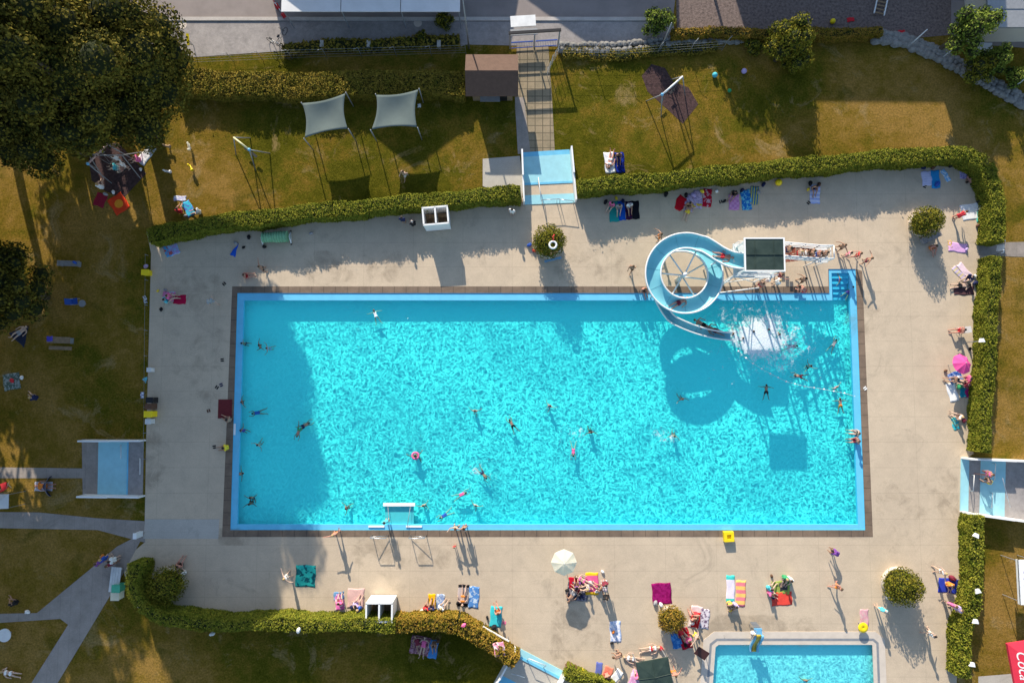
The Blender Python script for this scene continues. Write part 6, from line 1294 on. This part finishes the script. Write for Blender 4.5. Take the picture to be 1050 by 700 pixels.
towel(173.5, 304, .8, 1.0, 88, tm('print', (.60, .20, .35), (.4, .5, .6), 4), 'pink printed towel at the left edge of the deck')
towel(103, 205, .9, 1.1, -20, tm('plain', (.28, .02, .04), WH), 'dark red blanket beside the orange one near the playground', z=.008)
towel(122, 209, 1.3, 1.5, 35, tm('spot', (.70, .06, .02), (.75, .30, .03), .35), 'orange red blanket with a yellow centre near the playground', z=.008)
towel(150, 159, .8, 1.7, -35, tm('print', (.7, .7, .7), (.4, .42, .42), 5), 'white patterned blanket lying between the trunk shadow and the playground', z=.012)
towel(193.5, 214, .7, 1.3, 30, tm('print', (.05, .40, .55), (.1, .15, .5), 4), 'turquoise patterned towel on the lawn above the top left hedge', z=.008)
towel(184.5, 203.5, 1.0, .4, 0, tm('print', (.45, .45, .62), (.7, .7, .75), 4), 'grey lilac blanket roll above the turquoise patterned towel', z=.008)
towel(22, 347, 1.7, 1.5, 200, tm('plain', (.03, .035, .06), WH), 'dark navy triangular blanket under the small left tree', 'tri', z=.008)
towel(85.5, 372, .01, .01, 0, tm('plain', WH, WH), 'x')
bpy.data.objects.remove(COL.objects[-1])
towel(12, 391, 1.3, 1.3, 10, tm('print', (.10, .14, .11), (.3, .33, .3), 5), 'grey green blanket at the left edge with a red cushion on it', z=.008)

def bag(x, y, s_, m_, label, rz=None, cat='bag', z=.02, name='bag'):
    p = P(x, y, .15); root = empty(name, (p.x, p.y, z), random.uniform(0, 3) if rz is None else R(rz), label, cat); q = MB()
    prof = [(.001, 0), (.46, .02), (.5, .18), (.46, .42), (.30, .56), (.08, .60), (.001, .60)]; q.lathe((0, 0, 0), prof, 14); q.v = [(v[0] * s_, v[1] * s_ * .62 * (1 + .1 * math.sin(v[0] * 9)), v[2] * s_) for v in q.v]; q.obj('body', m_, root, True)
    for k in (-1, 1): q = MB(); q.tube([(-.2 * s_, k * .08 * s_, .5 * s_), (-.12 * s_, k * .14 * s_, .78 * s_), (.12 * s_, k * .14 * s_, .78 * s_), (.2 * s_, k * .08 * s_, .5 * s_)], .018 * s_ / .5, 5); q.obj('handle', m_, root, True)
    return root
for x, y, s_, c, l in [
 (683, 199, .5, 'black', 'black bag alone at the foot of the top hedge left of the red towels'), (621, 207, .45, 'black', 'black bag left of the teal towel'), (632, 203, .35, 'yellow', 'yellow bag in the row under the top hedge'), (639, 206, .4, 'navy', 'navy bag at the head of the blue towel'),
 (711, 200, .5, 'lilac', 'lilac bag at the head of the lavender towel'), (703.5, 200, .45, 'black', 'black bag at the head of the lilac blanket'), (720, 196, .4, 'yellow', 'yellow bag left of the red printed towel'), (761, 195, .4, 'navy', 'navy bag at the head of the blue printed towel'),
 (778, 197, .4, 'grey', 'grey bag right of the blue and yellow striped towel'), (783, 189, .45, 'navy', 'navy bag between the striped towel and the yellow ball'), (743, 206, .35, 'black', 'small black bag left of the pink checked towel'), (831, 188, .45, 'black', 'black bag at the head of the lone striped towel'), (829, 194, .3, 'yellow', 'tiny yellow pouch at the lone striped towel'), (840, 189, .4, 'brown', 'brown bag at the head of the lone striped towel'),
 (947, 172, .4, 'navy', 'navy bag at the head of the pale lilac towel'), (957, 171, .5, 'brown', 'dark brown bag at the head of the azure towel'), (974, 169, .5, 'black', 'black backpack at the hedge in the top right shade'), (961, 188.5, .5, 'blue', 'bright blue bag lying on the azure towel'), (985, 168, .35, 'navy', 'navy bag above the lilac corner blanket'), (992, 171, .35, 'grey', 'grey bag between the lilac blanket and the hedge curve'), (996, 175, .4, 'cyan', 'pale cyan bag right of the lilac corner blanket'),
 (1004, 207, .45, 'black', 'black bag above the big white blanket at the hedge'), (1006, 213, .55, 'white', 'white and black bag right of the big white blanket'), (1003, 231, .35, 'brown', 'small brown bag below the mint green towel'), (1007, 218, .4, 'navy', 'navy bag behind the mint green towel'),
 (949, 248, .45, 'black', 'black bag left of the bench at the corner bush'), (991.5, 255.5, .3, 'lilac', 'small lilac cloth bag at the right end of the pink lilac towel'), (1000, 290, .45, 'navy', 'navy bag behind the head of the dark brown towel'), (1000, 283, .3, 'white', 'white bag at the right hedge beside the narrow mats'),
 (970, 380, .3, 'brown', 'small brown shoe bag left of the pink parasol'), (984, 396, .5, 'green', 'green bag by the pink parasol'), (989, 391, .4, 'black', 'black bag by the pink parasol'), (995, 357.5, .3, 'black', 'small black bag below the folding chair shadow'), (983, 360 + 27, .3, 'white', 'small white bag on the dark blue printed mat'),
 (988.5, 431, .4, 'maroon', 'maroon bag at the hedge beside the turquoise towel'), (976.5, 592.5, .6, 'maroon', 'dark plum hat bag at the top of the royal blue blanket'), (984, 622, .6, 'white', 'white bag with the pair below the royal blue blanket'), (910, 611, .45, 'white', 'white bag at the left foot of the large ring planter'),
 (800, 586, .35, 'black', 'black bag above the lime green mat, clear of it') if False else (791.5, 590.5, .3, 'brown', 'small brown bag above left of the lime green mat'), (793, 613, .3, 'navy', 'navy pouch on the left end of the coral mat'), (809, 598, .4, 'green', 'dark green bag on the right of the lime mat'), (749, 625, .35, 'yellow', 'yellow bag below the people at the teal and white towel'),
 (581.5, 605, .35, 'black', 'black bag left of the dark patterned blanket'), (597, 611, .4, 'navy', 'navy bag on the dark patterned blanket corner'), (594, 598, .35, 'purple', 'purple bag between the crowded blankets'), (612, 606, .35, 'white', 'white bag below the right end of the pink towel'), (618, 586, .3, 'white', 'small white hat bag above the crowded group'),
 (672, 618, .45, 'grey', 'grey bag at the lower left corner of the magenta blanket'), (678, 620, .45, 'white', 'white bag below the magenta blanket'), (698, 634, .4, 'white', 'white bag resting at the right side of the yellowish bush'), (710, 639, .35, 'white', 'small white bag at the foot of the pale towel'), (703, 661, .4, 'black', 'black bag at the foot of the red blanket'),
 (678, 664.5, .45, 'red', 'red cool bag above the right corner of the green pavilion'), (668, 665, .4, 'red', 'flat red bag above the green pavilion'), (627.5, 659, .3, 'black', 'black pouch below the white and blue printed towel'), (629, 648, .3, 'orange', 'orange bag on the white and blue printed towel'),
 (506, 643, .6, 'black', 'large black bag at the foot of the aqua towel'), (499.5, 633, .3, 'black', 'small black bag left of the aqua towel'), (477.5, 631, .4, 'pink', 'pink bag on the bent hedge corner'), (432, 626, .35, 'white', 'white pouch left of the people at the yellow towel'), (469, 618, .3, 'black', 'black pouch left of the towel with black ends'), (449, 657, .35, 'brown', 'brown bag at the head of the blue lawn towel'), (345, 627, .35, 'black', 'black bag at the foot of the hot pink towel'), (361, 622, .4, 'navy', 'navy bag on the pale rose blanket'),
 (241.5, 249, .4, 'grey', 'grey bag above the blue cloth on the shaded upper deck'), (255, 243, .4, 'black', 'black bag left of the green hose roller'), (271, 253, .35, 'black', 'black bag below the green hose roller'), (319, 239, .35, 'grey', 'grey bag right of the green hose roller'), (249.5, 253.5, .3, 'black', 'black sandals bag right of the blue cloth'), (543, 251, .45, 'blue', 'blue bag left of the bush with the lifebuoy'), (547.5, 257, .35, 'red', 'small red bag left of the bush with the lifebuoy'),
 (165, 317, .35, 'black', 'black bag below the crimson towel group'), (161.5, 298, .25, 'yellow', 'tiny yellow bag above the pink printed towel'), (169, 297, .3, 'grey', 'grey bag above the pink printed towel'), (149.5, 273, .4, 'lilac', 'lilac bag above the yellow box at the left deck edge'), (108, 199, .4, 'grey', 'grey bag between the playground blankets'), (116, 197, .35, 'white', 'pale bag above the orange red blanket'), (144, 173.5, .3, 'white', 'small white bag below the white patterned blanket'), (190, 221, .3, 'grey', 'grey bag beside the turquoise patterned towel'), (180, 97, .5, 'white', 'white bag at the lower right of the huge tree'), (80, 270, .35, 'blue', 'blue bag on the grey bench end at the left'), (28, 627, .4, 'white', 'small white bag on the left path edge'), (12, 390, .4, 'red', 'red cushion bag on the grey green blanket'), (22, 387, .35, 'white', 'pale bag on the grey green blanket'), (105, 570, .35, 'orange', 'orange bag beside the group at the lower left path'), (217.5, 649.5, .45, 'white', 'white cloth bag on the shaded lawn below the lower left hedge'), (315, 636, .45, 'white', 'white cloth bag lying on the lower left hedge')]:
    bag(x, y, s_, cm(c), l, z=(2.2 if 'lying on the lower left hedge' in l or 'on the bent hedge' in l else .5 if 'bench end' in l else .04))
p = P(503, 0); 
# cloth bundle, balls
def ball(x, y, r, m_, label, z=0):
    p = P(x, y, z + r); q = MB(); q.ball((0, 0, r), r, n=16, m=10); return tag(q.obj('ball', m_, None, True, (p.x, p.y, z)), label, 'ball')
ball(798.5, 187, .28, m_yel, 'big yellow ball at the foot of the top hedge')
ball(733, 77, .22, cm('cyan'), 'pale cyan ball on the top lawn right of the mulch bed')
ball(763, 73, .22, cm('lilac'), 'lilac ball on the top lawn left of the round leafy tree')
ball(748, 93, .16, cm('green'), 'small green ball on the top lawn in the shade')
ball(854, 22, .22, m_yel, 'yellow ball on the gravel yard')
ball(735, 196, .14, cm('white'), 'small white ball beside the red printed towel')
towel(241.5, 256, .5, 1.1, -25, tm('plain', (.02, .10, .50), WH), 'bright blue cloth on the shaded upper left deck', 'tri')
for x, y, c, l in [(872, 20.5, 'red', 'red cloth on the gravel yard right of the yellow ball'), (924, 33.5, 'red', 'red cloth at the end of the rusty hedge'), (1019, 24, 'maroon', 'red cloth at the edge of the grey house roof')]:
    towel(x, y, .6, .35, 10, tm('plain', c, WH), l, z=.03 if x != 1019 else 1.1)
towel(512.5, 655, .8, 1.0, 10, tm('print', (.80, .30, .42), (.9, .75, .75), 4), 'pink and white blanket hung over the bent hedge by the bottom footbath', z=2.05)
# blanket pole / white bar by the hedge
p0, p1 = P(495, 642, .9), P(522, 657, .9); root = empty('barrier_bar', p0, 0, 'long white bar along the bent hedge by the bottom footbath', 'bar'); root.location.z = 0; d = p1 - p0
q = MB(); q.box((d.x / 2, d.y / 2, .9), (d.length, .10, .10), math.atan2(d.y, d.x)); q.obj('bar', white, root)
for f_ in (.05, .95): q = MB(); q.bar((d.x * f_, d.y * f_, 0), (d.x * f_, d.y * f_, .85), .03, 6); q.obj('post', m_greym, root)
# flip flops
def flops(x, y, c, label):
    p = P(x, y); root = empty('sandals', (p.x, p.y, .016), random.uniform(0, 3), label, 'sandals')
    for s_ in (-.08, .08):
        q = MB(); q.prism([(s_ - .045, -.13), (s_ + .045, -.13), (s_ + .05, .05), (s_ + .03, .14), (s_ - .03, .14), (s_ - .05, .05)], 0, .02); o = q.obj('sole', cm(c), root); q = MB(); q.tube([(s_ - .04, 0, .02), (s_, .07, .05), (s_ + .04, 0, .02)], .008, 4); q.obj('strap', cm(c), o)
for x, y, c, l in [(228, 369, 'black', 'black sandals on the left deck edge of the pool, upper pair'), (222.5, 397, 'black', 'black sandals left of the pool above the dark red mat'), (227, 394.5, 'navy', 'navy sandals beside the black ones above the dark red mat'), (214, 421, 'brown', 'brown sandals on the left deck beside the dark red mat'), (743, 652, 'black', 'black sandals above the paddling pool left corner'), (739, 207, 'black', 'black sandals at the foot of the pink checked towel group'), (948, 191, 'black', 'black sandals at the foot of the pale lilac towel'), (829, 208, 'black', 'black sandals at the foot of the lone striped towel'), (230, 291, 'black', 'black sandals above the upper left pool corner'), (517, 638, 'pink', 'pink sandals right of the aqua towel'), (220, 458, 'black', 'black sandals left of the person in yellow'), (887, 398, 'white', 'white sandals on the right pool edge planks')]: flops(x, y, c, l)
# lifebuoy on the bush
p = P(567, 251, 2.75); root = empty('lifebuoy', (p.x, p.y, 2.72), 0, 'white lifebuoy with a red rope on the bush below the top footbath', 'lifebuoy'); q = MB(); q.ring((0, 0, 0), .27, .075, 24, 8); q.obj('ring', white, root, True); q = MB(); q.tube([(.0, .3, .02), (.06, .5, .05), (-.02, .62, .02), (.12, .8, 0)], .05, 6); q.obj('rope', m_red, root, True)
# yellow things
p = P(746, 549); root = empty('seat_cube', (p.x, p.y, .03), R(3), 'yellow square ring seat on the planks at the lower pool edge', 'seat'); q = MB(); q.box((-.27, 0, .2), (.22, .76, .4)); q.box((.27, 0, .2), (.22, .76, .4)); q.box((0, .27, .2), (.316, .22, .4)); q.box((0, -.27, .2), (.316, .22, .4)); q.box((0, 0, .1), (.32, .32, .2)); q.obj('body', m_yel, root)
p = P(885, 643, .45); root = empty('sun_hat', (p.x, p.y, .0), 0, 'round yellow stool with a small dimple below the faded pink towel', 'stool'); q = MB(); q.lathe((0, 0, 0), [(.001, .5), (.06, .49), (.09, .53), (.36, .50), (.39, .46), (.36, .42), (.001, .42)], 24); q.obj('seat', m_yel, root, True)
for a in range(3): q = MB(); q.bar((.3 * math.cos(a * 2.1), .3 * math.sin(a * 2.1), 0), (.2 * math.cos(a * 2.1), .2 * math.sin(a * 2.1), .42), .025, 6); q.obj('leg', m_greym, root)
root.name = 'stool'
# hose roller
p = P(283, 243, .6); root = empty('hose_roller', (p.x, p.y, 0), R(3), 'green ribbed roll on a white trolley at the top left hedge', 'roller'); q = MB()
m_rollg = mat('pale_green_canvas', (.20, .42, .24), .8, .15, 3)
prof = []
for i in range(40): x_ = -1.1 + 2.0 * i / 39; prof.append((x_, .38 + .045 * math.sin(i * 1.5) + (0.05 if i > 18 else 0)))
n_ = 18; vs = [(x_, r_ * math.cos(2 * math.pi * k / n_), .58 + r_ * math.sin(2 * math.pi * k / n_)) for x_, r_ in prof for k in range(n_)]
q.add(vs, [(i * n_ + k, (i + 1) * n_ + k, (i + 1) * n_ + (k + 1) % n_, i * n_ + (k + 1) % n_) for i in range(39) for k in range(n_)] + [tuple(range(n_)), tuple(range(39 * n_ + n_ - 1, 39 * n_ - 1, -1))]); q.obj('roll', m_rollg, root)
for x_ in (-1.22, 1.05):
    q = MB(); q.bar((x_, -.5, .15), (x_, .5, .15), .04, 6); q.bar((x_, -.5, .15), (x_, 0, .62), .04, 6); q.bar((x_, .5, .15), (x_, 0, .62), .04, 6); q.obj('frame', white, root, True)
    for y_ in (-.5, .5): q = MB(); q.tube([(x_ - .03, y_, .1), (x_ + .03, y_, .1)], .1, 12); q.obj('wheel', m_rubber, root, True)
# benches, tables, chairs
def bench(x, y, rz, m_, label, w=1.6, d=.45, back=False, h=.45):
    p = P(x, y, h); root = empty('bench', (p.x, p.y, 0), R(rz), label, 'bench')
    for i in range(4): q = MB(); q.box((0, -d / 2 + d * (i + .5) / 4, h), (w, d / 4 - .02, .04)); q.obj('slat', m_, root)
    for s_ in (-1, 1): q = MB(); q.box((s_ * w * .4, 0, h / 2 - .02), (.08, d - .05, h - .04)); q.obj('leg', m_greym, root)
    if back: q = MB(); q.box((0, d / 2 + .03, h + .25), (w, .04, .3), 0, -.15); q.obj('backrest', m_, root)
    return root
bench(70, 270, -2, m_greym, 'long grey bench on the shaded left lawn with a blue bag', 1.8)
bench(955.5, 243, 25, mat('silvered_wood', (.30, .26, .24), .8, .2, 6), 'silvered slatted bench under the corner bush at top right', 1.7, .5, True)
bench(567, 266, 14, m_bls, 'narrow blue board bench at the foot of the bush with the lifebuoy', 1.4, .2)
bench(118, 594, 85, m_offw, 'pale slatted bench by the hedge at the lower left path', 1.9, .8)
def ptable(x, y, rz, label, m_, w=1.5):
    p = P(x, y, .72); root = empty('picnic_table', (p.x, p.y, 0), R(rz), label, 'table'); q = MB(); q.box((0, 0, .72), (w, .5, .05)); q.obj('tabletop', m_, root)
    for s_ in (-1, 1): q = MB(); q.box((s_ * w * .4, 0, .35), (.07, .45, .69)); q.obj('leg', m_greym, root)
    q = MB(); q.box((0, -.62, .42), (w, .28, .05)); q.obj('seat', m_wood, root)
ptable(60, 348.5, -2, 'pale wooden table with a blue cloth on the left lawn', m_wood, 1.8)
towel(57.5, 348, .45, .4, 0, tm('plain', (.10, .08, .45), WH), 'blue cloth on the pale wooden table on the left lawn', z=.75)
def chair(x, y, rz, m_, label):
    p = P(x, y, .4); root = empty('folding_chair', (p.x, p.y, 0), R(rz), label, 'chair'); q = MB(); q.box((0, 0, .38), (.5, .5, .035)); q.obj('seat', m_, root); q = MB(); q.box((0, -.32, .66), (.5, .04, .6), 0, .35); q.obj('backrest', m_, root)
    for sx_ in (-1, 1):
        for a, b_ in (((sx_ * .24, .25, 0), (sx_ * .24, -.22, .55)), ((sx_ * .22, -.28, 0), (sx_ * .22, .22, .38))): q = MB(); q.bar(a, b_, .014, 6); q.obj('leg', m_steel, root)
    return root
chair(986, 338.5, 95, m_offw, 'white folding chair at the right hedge with a sunburnt person')
chair(76, 309, -80, m_bluep, 'blue folding chair on the shaded left lawn')
p = P(84, 311, .5); root = empty('round_table', (p.x, p.y, 0), 0, 'small dull round table next to the blue chair on the left lawn', 'table'); q = MB(); q.lathe((0, 0, 0), [(.001, .5), (.28, .5), (.28, .46), (.001, .46)], 18); q.obj('tabletop', m_greym, root); q = MB(); q.bar((0, 0, 0), (0, 0, .46), .03, 8); q.obj('leg', m_greym, root)
p = P(4.5, 651, .7); root = empty('round_table', (p.x, p.y, 0), 0, 'pale round table at the left edge below the garden path', 'table'); q = MB(); q.lathe((0, 0, 0), [(.001, .72), (.5, .72), (.5, .67), (.001, .67)], 24); q.obj('tabletop', m_offw, root); q = MB(); q.bar((0, 0, 0), (0, 0, .67), .05, 8); q.obj('leg', m_greym, root)
# beach shelters
def shelter(x, y, rz, m_, label, s_=1.0):
    p = P(x, y); root = empty('beach_shelter', (p.x, p.y, 0), R(rz), label, 'tent'); N = 10; vs = []
    for j in range(N + 1):
        for i in range(N + 1):
            a = math.pi * i / N; f_ = j / N; r_ = s_ * (1 - f_ * .95); vs.append((r_ * math.cos(a) * 1.0, -s_ * .9 * f_ + r_ * .05 * math.sin(a), .95 * s_ * math.sin(a) * (1 - f_ * .85)))
    q = MB(); q.add(vs, [(j * (N + 1) + i, j * (N + 1) + i + 1, (j + 1) * (N + 1) + i + 1, (j + 1) * (N + 1) + i) for j in range(N) for i in range(N)]); o = q.obj('canvas', m_, root, True); sm = o.modifiers.new('t', 'SOLIDIFY'); sm.thickness = .01
    q = MB(); q.tube([(s_ * math.cos(math.pi * i / 12), 0, .96 * s_ * math.sin(math.pi * i / 12)) for i in range(13)], .012, 5); q.obj('pole', m_greym, root, True)
shelter(53, 498, -88, cm('navy'), 'navy beach shelter with a person on the shaded left lawn between two paths', .8)
towel(45, 498.5, .7, 1.4, 90, tm('plain', (.45, .45, .52), WH), 'grey towel in front of the navy beach shelter', z=.008)
p = P(1, 514, 1.9); root = empty('pop_up_tent', (p.x, p.y, 0), R(2), 'pale grey pop up tent roof cut by the left edge between the paths', 'tent'); q = MB(); q.add([(-.8, -.55, 1.85), (.55, -.55, 1.85), (.55, .55, 1.85), (-.8, .55, 1.85), (-.12, 0, 2.05)], [(0, 1, 4), (1, 2, 4), (2, 3, 4), (3, 0, 4)]); q.obj('canopy', m_roofg, root)
for x_, y_ in ((-.75, -.5), (.5, -.5), (.5, .5), (-.75, .5)): q = MB(); q.bar((x_, y_, 0), (x_, y_, 1.85), .02, 6); q.obj('post', m_greym, root)
chair(4, 498, 20, cm('red'), 'red folding chair at the left edge above the pop up tent')
# bins and boxes on the left deck edge
def bin_(x, y, w, d, h, m_, label, rz=0, lid=None):
    p = P(x, y, h); root = empty('bin', (p.x, p.y, 0), R(rz), label, 'bin'); q = MB(); q.prism([(-w / 2 * .9, -d / 2 * .9), (w / 2 * .9, -d / 2 * .9), (w / 2 * .9, d / 2 * .9), (-w / 2 * .9, d / 2 * .9)], 0, h - .06); q.obj('body', m_, root); q = MB(); q.box((0, 0, h - .03), (w, d, .054)); q.box((0, d / 2 - .03, h + .015), (w * .5, .04, .03)); q.obj('lid', lid or m_, root); return root
bin_(151.5, 424.5, .65, .5, .9, m_yel, 'yellow bin at the left deck edge between dark and white boxes'); bin_(151.5, 432, .45, .42, .7, m_offw, 'white box bin at the left deck edge below the yellow bin'); bin_(152, 416.5, .55, .45, .9, cm('brown'), 'brown bin at the left deck edge above the yellow bin'); bin_(153, 410, .55, .45, .9, m_blackp, 'black bin at the left deck edge, uppermost of the bins')
bin_(152.5, 379, .35, .35, .6, m_offw, 'small white box at the left deck edge above the turquoise cloth'); bin_(148.5, 279, .6, .45, .6, m_yel, 'yellow box at the upper left deck edge under the lilac bag')
towel(148.5, 389, .55, .35, 80, tm('plain', (.15, .45, .50), WH), 'turquoise cloth at the left deck edge', 'tri'); towel(146, 405, .25, .5, 0, tm('print', (.3, .3, .45), WH), 'grey lilac cloth at the left deck edge'); towel(149, 307, .25, .6, 15, tm('print', (.5, .5, .5), (.1, .1, .1), 6), 'black and white cloth at the upper left deck edge')
bin_(118.5, 603.5, .65, .6, .8, mat('mint_plastic', (.08, .42, .26), .5), 'mint green bin by the hedge at the lower left path'); bin_(117.5, 611.5, .65, .6, .8, m_cream, 'cream bin below the mint green bin by the hedge')
bin_(590, 688, .5, .45, .7, cm('brown'), 'brown box right of the bottom footbath', 30); bin_(584, 685, .5, .45, .7, cm('brown'), 'chestnut box nearest the bottom footbath', 30); bin_(596.5, 691.5, .5, .5, .7, m_yel, 'yellow bin at the low hedge right of the bottom footbath', 20)
bin_(138, 549.5, .28, .45, 1.0, white, 'white litter bin at the path into the lower left deck corner')
p = P(720, 670, .9); root = empty('signboard', (p.x, p.y, 0), R(-32), 'dark brown leaning board between the red blanket and the paddling pool', 'board'); q = MB(); q.box((0, 0, .8), (.95, .7, .05), 0, .25); q.obj('panel', mat('dark_brown_board', (.07, .025, .02), .5), root)
for s_ in (-1, 1): q = MB(); q.bar((s_ * .35, .2, 0), (s_ * .35, .1, .78), .025, 6); q.obj('leg', m_greym, root)
# nest swing
p = P(122, 171, .5); root = empty('nest_swing', (p.x, p.y, 0), 0, 'round nest swing with people in the playground mulch bed', 'swing'); q = MB(); q.ring((0, 0, .42), .5, .05, 24, 6); q.obj('hoop', m_blackp, root, True); q = MB()
for i in range(7): y_ = -.42 + .14 * i; l_ = math.sqrt(max(.01, .25 - y_ * y_)); q.bar((-l_, y_, .42), (l_, y_, .42), .012, 4); q.bar((y_, -l_, .42), (y_, l_, .42), .012, 4)
q.obj('net', m_greym, root)
for s_ in (-1, 1): q = MB(); q.bar((s_ * .5, 0, .42), (s_ * .15, .3, 2.3), .015, 4); q.obj('rope', m_greym, root)
q = MB(); q.bar((-1.3, .3, 2.35), (1.3, .3, 2.35), .05, 8); q.obj('beam', m_greym, root)
for s_ in (-1, 1):
    for t_ in (-.8, 1.4): q = MB(); q.bar((s_ * 1.5, t_, 0), (s_ * 1.3, .3, 2.35), .04, 6); q.obj('leg', m_greym, root)
# hedge lamps (white speakers on the right hedge)
for x, y, h, l in [(1000, 549, 1.75, 'white lamp head in the shaggy hedge just below the right footbath'), (1002, 606, 1.75, 'white lamp head in the shaggy hedge right of the royal blue blanket'), (999.5, 637, 1.75, 'white lamp head low in the shaggy hedge, second from its bottom'), (996, 681, 1.75, 'white lamp head in the shaggy hedge nearest its bottom'), (1006, 349.5, 1.75, 'white lamp head on the straight hedge beside the folding chair')]:
    p = P(x, y, h); root = empty('hedge_lamp', (p.x, p.y, 0), random.uniform(-.5, .5), l, 'lamp', 'white lamp heads in the right hedges'); q = MB(); q.bar((0, 0, 0), (0, 0, h), .03, 6); q.obj('pole', m_greym, root); q = MB(); q.prism([(-.22, -.1), (.22, -.1), (.12, .2), (-.12, .2)], h, h + .16); q.obj('head', white, root)
p = P(1030, 253, 1.3); root = empty('gate', (p.x, p.y, 0), R(-10), 'white panel in a steel frame standing in the paved gap of the right hedge', 'gate'); q = MB(); q.tube([(0, -.45, 0), (0, -.45, 1.3), (0, .55, 1.3), (0, .55, 0)], .03, 6); q.obj('frame', m_steel, root, True); q = MB(); q.box((-.12, -.05, 1.0), (.05, .5, .5), 0, 0, .5); q.obj('panel', white, root)
# loose lights in the garden far right
# table top white umbrellas / small cloth on the pavement
towel(430, 108.5, .25, .3, 0, tm('plain', WH, WH), 'tiny white paper beside the right shade sail', z=.008)
